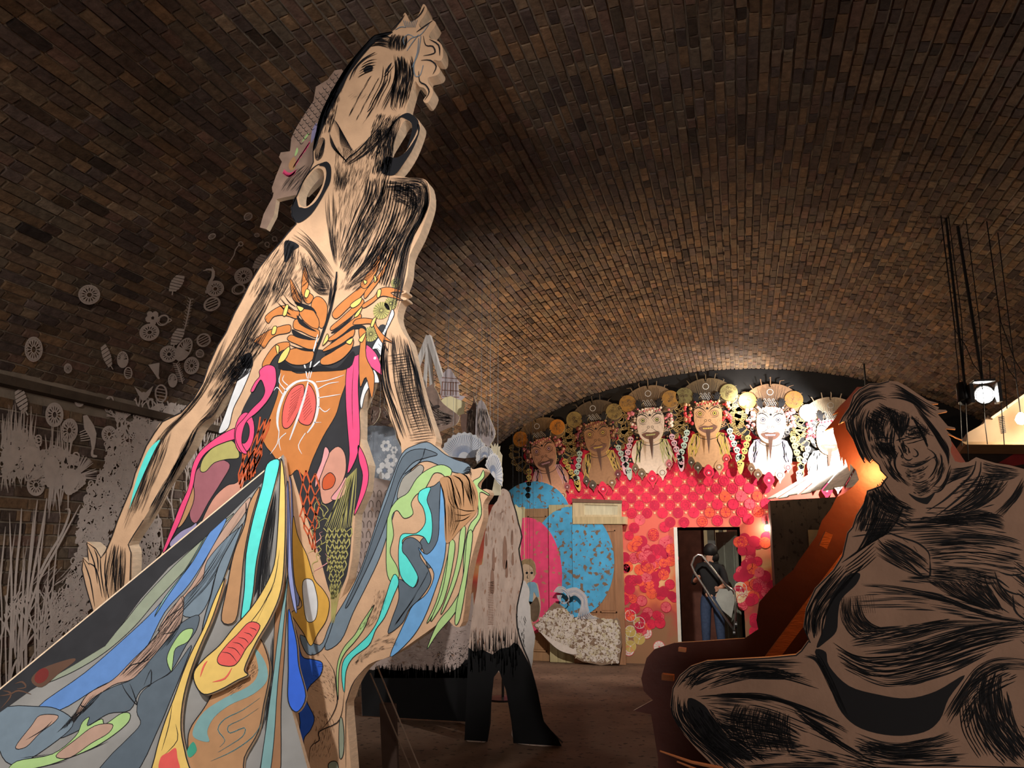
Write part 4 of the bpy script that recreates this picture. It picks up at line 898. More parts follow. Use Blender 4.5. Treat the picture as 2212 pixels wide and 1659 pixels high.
strip('skirt_strip', C4((1520,-70), (1590,-90), (1560,60), (1510,250), (1460,480), (1440,660), (1410,800), (1370,830), (1390,640), (1400,440), (1440,240), (1490,60)), 'cyan', .012, label='narrow turquoise strip')
strip('skirt_strip', C4((1480,60), (1430,240), (1390,440), (1370,640), (1340,820), (1260,820), (1290,640), (1330,440), (1390,280), (1420,150)), 'tan', .008)
strip('skirt_strip', C4((1380,270), (1330,420), (1280,560), (1230,700), (1180,850), (1140,960), (1160,820), (1200,680), (1240,520), (1300,400)), 'slate', .01)
strip('skirt_strip', C4((1600,-100), (1622,60), (1620,400), (1600,640), (1540,800), (1470,920), (1420,1020), (1390,1100), (1410,1130), (1350,1160), (1250,1215), (1160,1240), (1110,1180), (1105,1110), (1160,1040), (1250,960), (1330,860), (1420,760), (1500,640), (1560,500), (1580,300), (1590,100)), 'yellow', .05,
      lines=[C4((1560,620), (1480,760), (1400,860)), C4((1590,420), (1560,600), (1500,720)), C4((1520,700), (1450,850))], label='yellow strip with a red spiral shell', extra=red_spiral)
strip('skirt_strip', C4((1280,580), (1220,700), (1160,860), (1090,1000), (1040,1120), (990,1260), (930,1420), (880,1600), (860,1760), (1090,1760), (1060,1600), (1030,1440), (1040,1280), (1080,1120), (1140,960), (1210,800)), 'yellow', .035,
      lines=[C4((980,1300), (960,1420), (920,1560)), C4((1000,1410), (1010,1500), (940,1580))], label='long yellow strip with red marks at the hem', extra=lambda k: k.fillpx(C4((915,1600), (960,1570), (1000,1545), (1010,1600), (1020,1680), (910,1680)), 1, True, .0004))
def swirl(k):
    k.fillpx(C4((1450,980), (1510,1060), (1520,1160), (1440,1240), (1310,1300), (1220,1370), (1180,1450), (1190,1510), (1110,1490), (1100,1440), (1160,1340), (1280,1260), (1420,1190), (1470,1110)), 2, True, .0003)
    k.fillpx(C4((1100,1510), (1120,1560), (1080,1600), (1065,1560)), 3, True, .0004)
    for L in ([(1480,1260), (1380,1330), (1280,1380), (1240,1440), (1280,1500), (1250,1540)], [(1470,1320), (1380,1380), (1300,1420), (1310,1460), (1390,1430), (1380,1480), (1290,1540), (1240,1570)], [(1490,1400), (1440,1480), (1330,1560), (1200,1620)]): k.px(C4(*L), 2.2, 2, dd=.0004); k.px(C4(*L), 1.0, 0, dd=.0006)
    k.r = random.Random(3); k.ruled(C4((1250,1180), (1380,1100), (1440,1020)), C4((1300,1260), (1420,1160), (1480,1100)), 70, .9, 0, (.05, .15), .0004)
strip('skirt_strip', C4((1400,880), (1480,920), (1530,1050), (1530,1150), (1500,1300), (1470,1450), (1390,1600), (1360,1760), (1090,1760), (1070,1560), (1080,1440), (1160,1320), (1220,1220), (1300,1100)), 'tan', .02, label='tan panel with a grey-green swirling ribbon', extra=swirl)
strip('skirt_strip', C4((1640,760), (1670,860), (1690,960), (1700,1080), (1740,1250), (1690,1340), (1640,1280), (1640,1100)), 'royal', .016, label='royal blue strip')
# ================================================================== seated man cut-out with its dark twin board behind
K8, K6, KH = T(1352, 780, 2.572), T(1360, 1100, 2.596), T(1750, 800, 4.74)
YM = 2.3
BM = Board((.35, YM, 1.6), (-.12, -1, 0)); BB = Board((.35, YM+.34, 1.6), (-.12, -1, 0))
man = thing('seated_man_cutout', 'large plywood cut-out of a seated man drawn in black ink', 'sculpture', (.45, YM, 0))
M_mkraft = mat('brown_board', (160, 128, 108), .75, .12, 9, .15, 80)  # same kraft as the woman's, colour darkened for the dim light on him
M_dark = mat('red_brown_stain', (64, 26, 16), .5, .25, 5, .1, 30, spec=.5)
mo = (KH((800,105), (700,130), (600,135), (540,170), (500,190), (440,250), (400,370), (330,470), (290,550), (355,515), (370,590), (440,700), (500,850), (552,940), (560,880), (608,940), (640,905), (700,960), (720,1020), (785,1088), (750,1130), (720,1180), (580,1230), (570,1300), (540,1370), (470,1480), (430,1600)) +
      K8((1230,950), (1200,1080), (1150,1160), (1050,1260), (1000,1370), (985,1480), (1020,1560)) +
      K6((1000,735), (960,790), (930,815), (780,830), (600,840), (430,850), (340,880), (280,930), (240,1000), (228,1100), (250,1180), (310,1270), (380,1350), (450,1420), (560,1560), (640,1800), (600,2300), (560,2800)) +
      [(2640, 2300), (2600, 1900), (2520, 1640), (2545, 1380), (2520, 1210), (2440, 1110), (2330, 1045)] +
      KH((2190,1010), (2040,970), (1900,950), (1745,905), (1700,888), (1620,938), (1540,945), (1485,930), (1460,880), (1440,840), (1440,790), (1452,772), (1440,700), (1400,640), (1560,712), (1500,690), (1420,640), (1380,590), (1490,602), (1480,585), (1410,570), (1300,440), (1405,420), (1390,405), (1290,400), (1320,380), (1230,340), (1315,338), (1200,305), (1100,240), (1000,170), (900,115)))
def clipf(B, L): return [zfloor(B, *p) for p in L]
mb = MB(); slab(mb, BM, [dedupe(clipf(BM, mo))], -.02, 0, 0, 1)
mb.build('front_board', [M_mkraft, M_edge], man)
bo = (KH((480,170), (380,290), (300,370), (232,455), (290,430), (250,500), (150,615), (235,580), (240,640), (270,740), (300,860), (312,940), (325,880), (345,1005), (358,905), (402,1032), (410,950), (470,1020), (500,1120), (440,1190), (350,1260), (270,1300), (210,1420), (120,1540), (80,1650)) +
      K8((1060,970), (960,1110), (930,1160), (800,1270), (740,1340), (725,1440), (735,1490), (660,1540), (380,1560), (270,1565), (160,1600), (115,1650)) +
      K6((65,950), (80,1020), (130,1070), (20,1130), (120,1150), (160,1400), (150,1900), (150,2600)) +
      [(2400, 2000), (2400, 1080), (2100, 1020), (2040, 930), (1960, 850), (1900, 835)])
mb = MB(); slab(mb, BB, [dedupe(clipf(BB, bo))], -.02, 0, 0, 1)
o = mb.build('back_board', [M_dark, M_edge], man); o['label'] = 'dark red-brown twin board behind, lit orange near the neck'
def strut(name, a, b, wd, m):
    mb = MB(); mb.bar(a, b, wd, .03, (0, -1, 0)); return mb.build(name, m, man)
M_bat = mat('pine_batten', (164, 104, 66), .6, .15, 12, .2, 50, stretch=(1, 1, 5))
P_ = lambda x, y, f: at_y(x, y, YM+f)
strut('batten', P_(1630, 1470, .285), P_(1885, 1130, .27), .032, M_bat)
strut('spacer_block', P_(1777, 1182, .25), P_(1790, 1152, .25), .022, M_bat)
strut('spacer_block', P_(1430, 1461, .2), P_(1456, 1464, .2), .016, M_bat)
strut('spacer_block', P_(1466, 1402, .2), P_(1482, 1404, .2), .010, M_bat)
strut('spacer_block', P_(1900, 1300, .17), P_(1900, 1330, .17), .3, M_bat)
# bulb fixed between the two boards
LP = at_y(1925, 1015, YM+.2)
mb = MB(); mb.lathe(LP, [(0.001, -.03), (.012, -.028), (.014, .0), (.01, .02), (.001, .03)], (0, 0, 1), 10)
bl = mb.build('hidden_bulb', mat('orange_bulb', (255, 150, 60), .4, 0, emit=((255, 140, 50), 20)), man)
l_ = lamp('back_board_light', 'POINT', LP+Vector((-.03, .02, .01)), 7.5, (1, .36, .10), .02); 

def man_ink(k):
    k.r = random.Random(31); R = lambda A, C, n, w_, *a, **q: k.ruled(A, C, int(n*1.6), w_*1.15, *a, **{'cov': .85, **q})
    # hair
    R(KH((790,130), (640,160), (500,230), (400,400), (330,520)), KH((800,330), (700,300), (560,360), (480,480), (380,600)), 170, 2.6, 0, (.2, .6))
    R(KH((800,120), (900,150), (1040,240), (1200,340), (1310,400)), KH((760,300), (900,290), (1060,340), (1180,460), (1330,560)), 190, 2.6, 0, (.2, .6))
    R(KH((400,380), (380,520), (430,680), (500,850), (550,930)), KH((620,380), (560,520), (560,680), (620,850), (690,950)), 190, 2.4, 0, (.2, .6))
    R(KH((700,330), (800,380), (900,430)), KH((560,480), (640,540), (720,600)), 70, 2.6, 0, (.3, .7))
    R(KH((1040,330), (1180,470), (1290,600), (1400,760), (1440,900)), KH((1150,500), (1260,640), (1330,760), (1400,880), (1420,1000)), 110, 2.2, 0, (.2, .6))
    for L in ([(680,765), (760,800), (850,790)], [(700,735), (780,750), (860,735)], [(1005,670), (1080,640), (1165,655)], [(1020,695), (1090,690), (1150,695)], [(880,720), (930,705), (990,690)], [(925,600), (910,660), (925,740)], [(690,790), (760,830), (840,820)], [(650,700), (740,690), (850,700)], [(1010,620), (1080,585), (1170,590)]): k.px(KH(*L), 3.6, 0)
    for A_, B_, n_ in (([(590,500), (620,620), (680,740)], [(720,480), (740,600), (800,720)], 130), ([(740,360), (820,460), (880,620)], [(1030,440), (1010,540), (960,660)], 190), ([(660,740), (740,840), (820,940)], [(880,760), (880,840), (900,900)], 150), ([(960,560), (1060,560), (1190,580)], [(960,690), (1070,700), (1200,680)], 130), ([(900,700), (930,780), (960,860)], [(960,690), (970,760), (1000,820)], 60), ([(1040,480), (1120,560), (1210,660)], [(1100,470), (1190,560), (1280,680)], 60)):
        R(KH(*A_), KH(*B_), n_, 3.2, 0, (.15, .45), cov=.62); R(KH(A_[0], B_[0]), KH(A_[2], B_[2]), n_//2, 1.8, 0, (.15, .4), cov=.25)
    R(KH((760,420), (840,560), (900,690)), KH((1040,470), (1000,580), (930,700)), 90, 2.0, 0, (.2, .6))
    R(KH((640,700), (720,800), (820,880)), KH((800,740), (860,800), (900,860)), 80, 2.4, 0, (.2, .6))
    R(KH((950,720), (1060,700), (1180,660)), KH((1000,780), (1100,760), (1220,720)), 70, 2.4, 0, (.2, .6))
    for i in range(22): x = 1090+i*5; k.px(KH((x, 650+(i % 5)*10), (x+24, 600-(i % 4)*12)), 2.0)
    # nose and mouth
    for L, w_ in (([(900,770), (940,840), (960,900)], 3), ([(960,890), (985,915), (1020,920), (1050,900)], 3.5), ([(1060,800), (1095,830), (1105,865), (1080,885), (1050,875)], 3.2), ([(985,800), (978,840), (1000,870)], 2.2), ([(950,850), (935,880), (955,905)], 3), ([(1010,920), (1000,945)], 2),
                  ([(930,965), (1000,985), (1080,985), (1170,950), (1250,900)], 4.2), ([(960,950), (1040,965), (1120,955), (1200,915)], 2), ([(1000,1035), (1080,1045), (1160,1020), (1210,975)], 2.6), ([(1250,900), (1275,890), (1290,860)], 3),
                  ([(905,840), (870,920), (880,1010), (940,1080)], 3.4), ([(1200,800), (1270,850), (1300,930), (1270,1030), (1210,1110)], 3.2), ([(840,880), (820,960), (850,1060)], 2.6), ([(1330,850), (1350,950), (1310,1070)], 2.4), ([(1050,1130), (1120,1150), (1200,1120)], 3)): k.px(KH(*L), w_)
    R(KH((850,880), (860,960), (900,1060), (980,1160)), KH((920,880), (920,980), (960,1060), (1030,1120)), 120, 2.6, 0, (.2, .6), cov=.6)
    R(KH((930,920), (1040,945), (1160,920), (1240,870)), KH((930,960), (1040,985), (1160,955), (1250,900)), 60, 2.4, 0, (.1, .3), cov=.5)
    R(KH((960,1000), (1060,1010), (1170,980)), KH((990,1110), (1080,1130), (1190,1080)), 60, 2.2, 0, (.1, .3), cov=.45)
    R(KH((1260,880), (1290,960), (1240,1080), (1160,1160)), KH((1400,840), (1390,980), (1330,1120), (1230,1220)), 120, 2.4, 0, (.15, .5), cov=.5)
    R(KH((720,900), (800,1040), (900,1150), (1010,1230)), KH((800,880), (860,1010), (950,1110), (1040,1180)), 110, 2.8, 0, (.2, .6), cov=.7)
    R(KH((1040,1140), (1130,1160), (1230,1120)), KH((1050,1260), (1140,1290), (1250,1230)), 70, 2.6, 0, (.15, .5), cov=.6)
    R(KH((1240,1180), (1320,1190), (1380,1120), (1440,960)), KH((1220,1260), (1330,1240), (1400,1160), (1470,980)), 80, 1.8, 0, (.2, .6))
    R(KH((960,760), (1000,800), (1010,860)), KH((1040,740), (1090,790), (1100,850)), 30, 1.6, 0, (.2, .5), cov=.25)
    # collar and scarf
    k.fillpx(KH((1010,1260), (1100,1300), (1190,1300), (1280,1250), (1220,1350), (1180,1370), (1080,1330)), 0)
    R(KH((740,1130), (820,1260), (960,1350), (1100,1400)), KH((590,1240), (680,1380), (860,1480), (1080,1520)), 230, 2.6, 0, (.15, .5))
    R(KH((580,1240), (540,1400), (470,1560), (440,1659)), KH((720,1220), (700,1400), (680,1560), (640,1659)), 180, 2.8, 0, (.15, .5))
    R(KH((1440,1000), (1560,1000), (1700,960)), KH((1360,1200), (1480,1130), (1640,1060)), 90, 2.2, 0, (.2, .6))
    for L in ([(1700,930), (1660,1060), (1500,1220), (1360,1340), (1200,1440)], [(1750,940), (1730,1080), (1600,1240), (1440,1380), (1280,1500)]): k.px(KH(*L), 4.5)
    R(KH((1760,930), (1900,970), (2190,1030)), KH((1740,1120), (1900,1140), (2120,1100)), 130, 2.6, 0, (.15, .5))
    R(KH((1760,1060), (1700,1200), (1560,1330), (1380,1450)), KH((2060,1130), (1950,1260), (1750,1400), (1500,1500)), 170, 2.2, 0, (.15, .5))
    R(KH((1300,1480), (1600,1480), (1900,1470), (2000,1520)), KH((1180,1560), (1500,1570), (1800,1580), (2000,1620)), 120, 2.6, 0, (.15, .5))
    R(KH((2180,1090), (2050,1300), (1850,1480)), KH((2230,1150), (2100,1350), (1950,1520)), 20, 1.4, 0, (.2, .5))
    # torso folds
    R(K8((1420,740), (1360,900), (1290,1050), (1230,1100)), K8((1560,800), (1500,900), (1450,960), (1380,970)), 150, 2.6, 0, (.15, .45))
    R(K8((1560,880), (1750,860), (1950,830), (2060,840)), K8((1520,940), (1760,930), (1980,910), (2130,950)), 110, 2.8, 0, (.15, .5))
    R(K8((1560,960), (1800,950), (2050,960), (2212,1000)), K8((1640,1040), (1850,1020), (2060,1030), (2212,1070)), 120, 3.6, 0, (.15, .5))
    R(K8((1680,1080), (1850,1060), (2050,1070), (2212,1110)), K8((1700,1110), (1880,1090), (2060,1100), (2212,1150)), 70, 4.2, 0, (.2, .6))
    R(K8((1700,1150), (1900,1140), (2100,1170)), K8((1700,1210), (1900,1230), (2080,1240)), 70, 1.6, 0, (.15, .4))
    # hand on the belly
    for L in ([(1390,970), (1440,950), (1530,980), (1620,1010), (1680,1060), (1690,1110)], [(1390,975), (1450,1040), (1560,1110), (1640,1190), (1680,1200)], [(1440,1000), (1540,1060), (1640,1140), (1690,1180)], [(1480,990), (1590,1050), (1680,1130)], [(1390,970), (1300,1050), (1200,1120)], [(1690,1110), (1690,1190), (1660,1200)], [(1540,990), (1570,1010)], [(1600,1030), (1620,1060)], [(1560,1090), (1590,1110)]): k.px(K8(*L), 4.0)
    R(K8((1390,980), (1460,1050), (1580,1130), (1660,1200)), K8((1380,1080), (1480,1130), (1560,1170), (1640,1200)), 130, 2.2, 0, (.2, .6))
    R(K8((1430,980), (1560,1030), (1680,1110)), K8((1420,1020), (1540,1090), (1670,1170)), 60, 1.6, 0, (.15, .4))
    R(K8((1390,1000), (1300,1080), (1210,1150)), K8((1400,1100), (1320,1170), (1220,1220)), 110, 2.2, 0, (.2, .6))
    # left arm down to the knee
    R(K8((1200,1120), (1110,1230), (1040,1330), (1010,1450), (1020,1540)), K8((1280,1180), (1200,1280), (1130,1360), (1080,1450), (1080,1540)), 260, 2.8, 0, (.12, .4))
    k.fillpx(K8((1230,1190), (1300,1180), (1280,1240), (1200,1320), (1180,1400), (1170,1500), (1110,1560), (1060,1590), (1100,1480), (1120,1380), (1150,1290)), 0)
    # belly
    R(K8((1280,1230), (1500,1250), (1750,1300), (2000,1400), (2212,1440)), K8((1320,1260), (1550,1290), (1800,1350), (2050,1430), (2212,1450)), 130, 3.0, 0, (.12, .4))
    R(K8((1200,1300), (1190,1400), (1230,1500), (1300,1560)), K8((1300,1300), (1330,1420), (1420,1480), (1560,1470)), 60, 1.6, 0, (.15, .45))
    for i in range(9): k.px(K8((1260+i*14, 1310-i*2), (1290+i*12, 1400)), 1.6); k.px(K8((1250, 1310+i*12), (1340, 1300+i*14)), 1.6)
    R(K8((1640,1200), (1800,1300), (2000,1380)), K8((2000,1220), (2050,1300), (2100,1390)), 120, 1.6, 0, (.15, .4))
    R(K8((1240,1560), (1500,1490), (1800,1440), (2212,1450)), K8((1250,1600), (1550,1560), (1850,1480), (2212,1480)), 120, 2.8, 0, (.12, .4))
    # second hand at the frame edge
    for L in ([(1990,1190), (2020,1280), (2060,1350), (2130,1400)], [(2050,1170), (2080,1250), (2150,1290), (2212,1300)], [(2070,1170), (2140,1190), (2212,1180)], [(1990,1190), (2060,1210), (2130,1260)], [(2150,1300), (2160,1380), (2200,1430)]): k.px(K8(*L), 4.4)
    R(K8((2010,1210), (2080,1310), (2160,1390)), K8((2060,1200), (2120,1290), (2212,1360)), 90, 2.4, 0, (.2, .6))
    # dark robe band, lap and legs
    R(K6((1130,740), (1300,830), (1600,800), (1900,690), (2212,640)), K6((1190,880), (1400,960), (1700,900), (1980,800), (2212,740)), 330, 3.4, 0, (.1, .35))
    R(K6((1480,800), (1700,720), (1950,650), (2300,620)), K6((1500,860), (1760,790), (2000,720), (2300,700)), 120, 4.5, 0, (.15, .5))
    k.fillpx(K6((1040,800), (1100,800), (1120,880), (1230,990), (1400,1040), (1560,1060), (1720,1020), (1880,930), (1790,1060), (1740,1180), (1650,1250), (1480,1270), (1300,1230), (1190,1140), (1120,990)), 0)
    R(K6((940,830), (1040,850), (1120,1000), (1200,1150)), K6((1040,800), (1080,840), (1160,1000), (1240,1180)), 70, 2.6, 0, (.2, .6))
    R(K6((250,1000), (330,900), (450,860), (700,850), (960,840)), K6((340,1020), (420,930), (560,890), (760,880), (1000,880)), 130, 2.2, 0, (.12, .4))
    R(K6((420,980), (600,900), (800,890), (1020,960)), K6((440,1010), (640,960), (840,950), (1080,1020)), 100, 3.0, 0, (.15, .5))
    R(K6((340,1050), (560,1030), (780,1040), (1000,1110), (1200,1200)), K6((400,1060), (640,1060), (840,1080), (1040,1170), (1240,1260)), 110, 4.2, 0, (.15, .5))
    R(K6((240,1020), (240,1150), (320,1280), (450,1400), (600,1560)), K6((330,1060), (340,1180), (440,1290), (580,1400), (760,1540)), 240, 3.4, 0, (.12, .4))
    k.fillpx(K6((330,1060), (420,1100), (480,1190), (560,1290), (700,1400), (560,1380), (420,1290), (340,1180)), 0)
    R(K6((430,1090), (600,1130), (800,1170), (960,1260)), K6((520,1260), (660,1320), (820,1350), (980,1340)), 150, 2.6, 0, (.12, .35))
    R(K6((600,1080), (560,1200), (620,1340)), K6((900,1140), (900,1260), (940,1380)), 90, 2.0, 0, (.15, .4))
    R(K6((880,1070), (1040,1190), (1200,1310), (1400,1420)), K6((900,1120), (1060,1250), (1220,1360), (1400,1460)), 90, 3.8, 0, (.15, .5))
    R(K6((1260,1250), (1450,1310), (1650,1290), (1800,1230)), K6((1250,1330), (1450,1400), (1700,1400), (1950,1400)), 130, 3.2, 0, (.15, .45))
    R(K6((1740,1180), (1830,1040), (1950,880), (2100,830), (2300,850)), K6((1800,1220), (1880,1080), (1980,960), (2100,900), (2300,910)), 170, 2.6, 0, (.12, .4))
    R(K6((1980,900), (1930,1020), (1960,1180), (2080,1360), (2200,1459)), K6((2100,920), (2080,1040), (2120,1180), (2230,1300), (2300,1400)), 260, 3.6, 0, (.12, .4))
    R(K6((1850,1080), (1870,1250), (1960,1400)), K6((1940,1060), (1980,1220), (2060,1380)), 80, 2.2, 0, (.15, .45))
    R(K6((1200,1400), (1500,1430), (1900,1440), (2300,1450)), K6((1300,1500), (1600,1500), (1900,1500), (2300,1510)), 110, 3.6, 0, (.15, .5))
    R(K6((600,1440), (900,1420), (1200,1420)), K6((700,1520), (900,1520), (1200,1520)), 60, 2.4, 0, (.15, .45))
    # overall fine hatching that follows the folds
    for A_, B_, cv in ((KH((600,400), (560,560), (600,760), (700,920)), KH((1000,380), (900,560), (860,760), (900,900)), .5), (KH((1020,460), (1120,620), (1200,800)), KH((1150,420), (1290,620), (1380,800)), .3),
                       (KH((740,1100), (860,1280), (1100,1420)), KH((600,1260), (720,1480), (1000,1620)), .5), (KH((1180,1400), (1500,1400), (1850,1300)), KH((1100,1560), (1500,1540), (1950,1480)), .4), (KH((1500,1150), (1750,1080), (2060,1040)), KH((1400,1330), (1700,1260), (2000,1180)), .45),
                       (K8((1300,860), (1500,880), (1800,880), (2100,920)), K8((1240,1000), (1500,960), (1800,960), (2150,1000)), .45), (K8((1650,1010), (1900,1000), (2212,1060)), K8((1700,1130), (1900,1130), (2212,1180)), .5), (K8((1700,1130), (1900,1150), (2060,1200)), K8((1500,1220), (1800,1250), (2000,1320)), .35),
                       (K8((1200,1130), (1080,1270), (1000,1420), (1010,1540)), K8((1380,1130), (1230,1280), (1150,1420), (1120,1540)), .5), (K8((1300,1240), (1600,1260), (1900,1330), (2100,1400)), K8((1230,1420), (1600,1400), (1900,1430), (2100,1450)), .3), (K8((1220,1480), (1500,1470), (1800,1430)), K8((1240,1570), (1550,1540), (1850,1470)), .45),
                       (K6((1130,760), (1400,860), (1700,800), (2212,660)), K6((1200,900), (1450,1000), (1750,940), (2000,820)), .6), (K6((1300,780), (1600,740), (1900,660), (2300,620)), K6((1300,860), (1600,840), (1900,760), (2300,700)), .6), (K6((280,960), (500,880), (900,860)), K6((360,1050), (600,960), (1020,960)), .35), (K6((380,1040), (700,1040), (1000,1120), (1240,1260)), K6((420,1120), (700,1140), (960,1240), (1200,1340)), .45),
                       (K6((260,1080), (380,1280), (560,1440)), K6((460,1120), (600,1280), (800,1420)), .6), (K6((520,1180), (700,1180), (920,1260)), K6((560,1360), (760,1400), (980,1400)), .4), (K6((900,1300), (1150,1360), (1400,1430)), K6((860,1420), (1150,1440), (1400,1480)), .4), (K6((1260,1280), (1500,1320), (1760,1280)), K6((1260,1400), (1560,1440), (1900,1430)), .5),
                       (K6((1780,1140), (1900,980), (2100,860)), K6((1900,1240), (2000,1060), (2200,950)), .45), (K6((1900,1100), (1960,1280), (2100,1440)), K6((2120,960), (2160,1180), (2260,1380)), .6)):
        k.ruled(A_, B_, 900, 4.6, 0, (.08, .3), cov=cv*1.1)
    for A_, B_ in (([(2230,1060), (2340,1150), (2400,1350), (2380,1600)], [(2330,1050), (2460,1160), (2520,1350), (2500,1600)]), ([(2180,1200), (2300,1300), (2380,1500)], [(2200,1380), (2300,1480), (2400,1650)]), ([(1560,1690), (1900,1720), (2300,1700), (2560,1800)], [(1600,1900), (1900,1950), (2300,1950), (2600,2000)]), ([(2200,1560), (2300,1620), (2500,1680)], [(2250,1700), (2400,1760), (2560,1820)])):
        k.ruled(A_, B_, 900, 4.6, 0, (.08, .3), cov=.5)
    L = [p for p in mo if p[1] < 1680 and p[0] < 2230]
    k.px([(x+2, y+2) for x, y in L[:44]], 2.4, 0, (1, 1), 0, 0)
k = Ink(BM, .001); man_ink(k); k.build('ink_drawing', [M_ink], man)['label'] = 'dense black ink lines of face, hands and robe'
# long dry stems lying at his feet
for j, (a, b) in enumerate((((1425, 1622), (1560, 1660)), ((1462, 1645), (1600, 1690)))):
    mb = MB(); p0 = at_y(*a, 2.1); p1 = at_y(*b, 2.2); mb.tube([p0, p0.lerp(p1, .5)+Vector((0, 0, -.005)), p1], [.002, .004, .005], 6)
    mb.build('dry_stem', M_bat, man)
# ================================================================== masks along the top of the end wall
def hand_shape():
    """outline of an open hand, fingers up, about 1 unit tall"""
    P = [(-.16, -.45), (-.2, -.1), (-.24, .0), (-.42, .12), (-.46, .2), (-.38, .22), (-.22, .12)]
    for i, (x, t) in enumerate(((-.17, .42), (-.05, .52), (.08, .48), (.2, .34))):
        P += [(x-.05, .1), (x-.055+i*.01, t-.05), (x+.0+i*.02, t), (x+.05+i*.02, t-.05), (x+.05, .1)]
    return P+[(.24, -.05), (.18, -.3), (.15, -.45)]
HAND = hand_shape()
M_hblack = mat('hand_black', (30, 30, 34), .6, .1); M_cream = mat('cream_outline', (188, 160, 104), .6, .08)
def mcol(n, c): return mat('mask_'+n, c, .65, .08, 30)
def mask(i, cx, cy, k, tilt, pal, label):
    """one carved-board demon mask; local units are pixels of a close-up, y down"""
    c = BE.uv(cx, cy); u = 1.1*k*BE.scale(1560, 930)/6.38; ca, sa = cos(tilt), sin(tilt)
    L = lambda x, y: (c[0]+(x*ca-(-y)*sa)*u, c[1]+(x*sa+(-y)*ca)*u)
    LL = lambda *p: [L(x-630, y-690) for x, y in p]
    base = BE.w(c, .05); root = thing('wall_mask', label, 'mask', base, 'demon masks above the red wall')
    face_m, disc_m, bead_m, strand_m, skull_m, head_m = [mcol('%d_%d' % (i, j), q) for j, q in enumerate(pal)]
    r = random.Random(40+i)
    def plate(name, loops, d0, d1, m, e=None, par=root):
        mb = MB(); slab(mb, BE, loops, d0, d1, 0, 1); return mb.build(name, [m, e or M_cream], par)
    # headdress with ribs and feelers
    o = plate('headdress', [cr(LL((300,470), (280,360), (330,280), (420,205), (500,165), (600,142), (612,175), (632,182), (650,142), (760,152), (880,205), (960,300), (990,400), (960,480), (640,540)), True, 3)], .03, .06, head_m)
    q = Ink(BE, .061)
    for j in range(46):
        a = pi*(.12+.76*j/45); r0, r1 = 170+r.uniform(-20, 20), 330+r.uniform(-30, 20)
        q.stroke([L(r0*cos(a)*1.0, -140-r0*sin(a)*.7), L(r1*cos(a)*.98, -170-r1*sin(a)*1.08)], 7*u, 0, (1, .4), 0, 0)
    for j in range(12):
        p = LL((560+j*13, 350+(j % 4)*22))[0]; q.ring(p, 14*u, 4*u, 1, .0005, 8)
    q.ring(LL((625,250))[0], 38*u, 6*u, 1, .0005, 14)
    q.build('crown_ribs', [M_hblack, MATS['paint_white']], o)
    for j in range(9):
        a = pi*(.1+.8*j/8); b = L(330*cos(a), -150-370*sin(a)); e = L((400+r.uniform(-20, 20))*cos(a), -160-(455+r.uniform(-30, 30))*sin(a)); f = L((430+r.uniform(-30, 30))*cos(a)+r.uniform(-40, 40), -165-(455)*sin(a))
        mb = MB(); mb.tube([BE.w(b, .05), BE.w(e, .055), BE.w(f, .06)], [7*u, 6*u, 3*u], 5); mb.build('feeler', head_m, o)
    for sx, yy in ((-1, 365), (1, 345)):
        cc = L(sx*283, yy-690); R_ = 112*u
        d = plate('rosette', [[(cc[0]+R_*cos(2*pi*t/20), cc[1]+R_*sin(2*pi*t/20)) for t in range(20)]], .06, .075, disc_m)
        q = Ink(BE, .076)
        for t in range(34):
            a = r.uniform(0, 2*pi); rr = r.uniform(.1, .9)*R_; q.ring((cc[0]+rr*cos(a), cc[1]+rr*sin(a)), r.uniform(8, 18)*u, 3.5*u, 0, 0, 7)
        q.build('petal_lines', [head_m], d)
    # hands spreading from the sides
    for sx in (-1, 1):
        for hx, hy, ang, sz in ((400, 470, 1.0, 165), (425, 560, 1.35, 165), (410, 655, 1.75, 175), (370, 745, 2.1, 175), (300, 805, 2.6, 150), (130, 405, .25, 150)):
            an = -sx*ang; hc = (630+sx*hx, hy)
            pts = [(hc[0]+(x*cos(an)-y*sin(an))*sz*(1 if sx > 0 else 1), hc[1]-(x*sin(an)+y*cos(an))*sz) for x, y in ([(p[0]*sx, p[1]) for p in HAND])]
            plate('hand', [LL(*pts)], .035 if hx > 200 else .07, .05 if hx > 200 else .085, M_hblack, M_cream)
            if hx > 200:
                q = Ink(BE, .0505); p = LL(*pts); q.stroke(p+[p[0]], 8*u, 0, (1, 1), 0, 0); q.build('outline', [M_cream], root)
    # dark curled hair behind the face
    o = plate('hair', [cr(LL((420,470), (520,420), (640,410), (760,420), (860,470), (900,560), (905,660), (870,760), (820,820), (640,860), (460,820), (400,760), (365,660), (375,560)), True, 3)], .04, .058, M_hblack, head_m)
    q = Ink(BE, .0585, True)
    for t in range(70):
        a = r.uniform(0, 2*pi); rr = r.uniform(.72, .97); p = L(265*rr*cos(a), -40-215*rr*sin(a)); q.ring(p, r.uniform(12, 24)*u, 5*u, r.choice((0, 0, 1)), 0, 9)
    q.build('curls', [face_m, head_m], o)['kind'] = 'stuff'
    # chest
    o = plate('chest', [cr(LL((500,860), (400,930), (360,1040), (380,1150), (440,1230), (520,1290), (640,1320), (760,1290), (850,1190), (895,1060), (860,940), (770,860)), True, 4)], .03, .065, face_m)
    q = Ink(BE, .066)
    for sx in (-1, 1):
        for j in range(7):
            x = 630+sx*(110+j*14); pts = [(x, 850+j*4)]
            for t in range(5): pts.append((pts[-1][0]+sx*r.uniform(-8, 32), pts[-1][1]+r.uniform(45, 75)))
            q.stroke(LL(*pts), 11*u, 0, (1, .6), 0, 3); q.stroke(LL(*[(a+7, b) for a, b in pts]), 3*u, 1, (1, .6), .0004, 3)
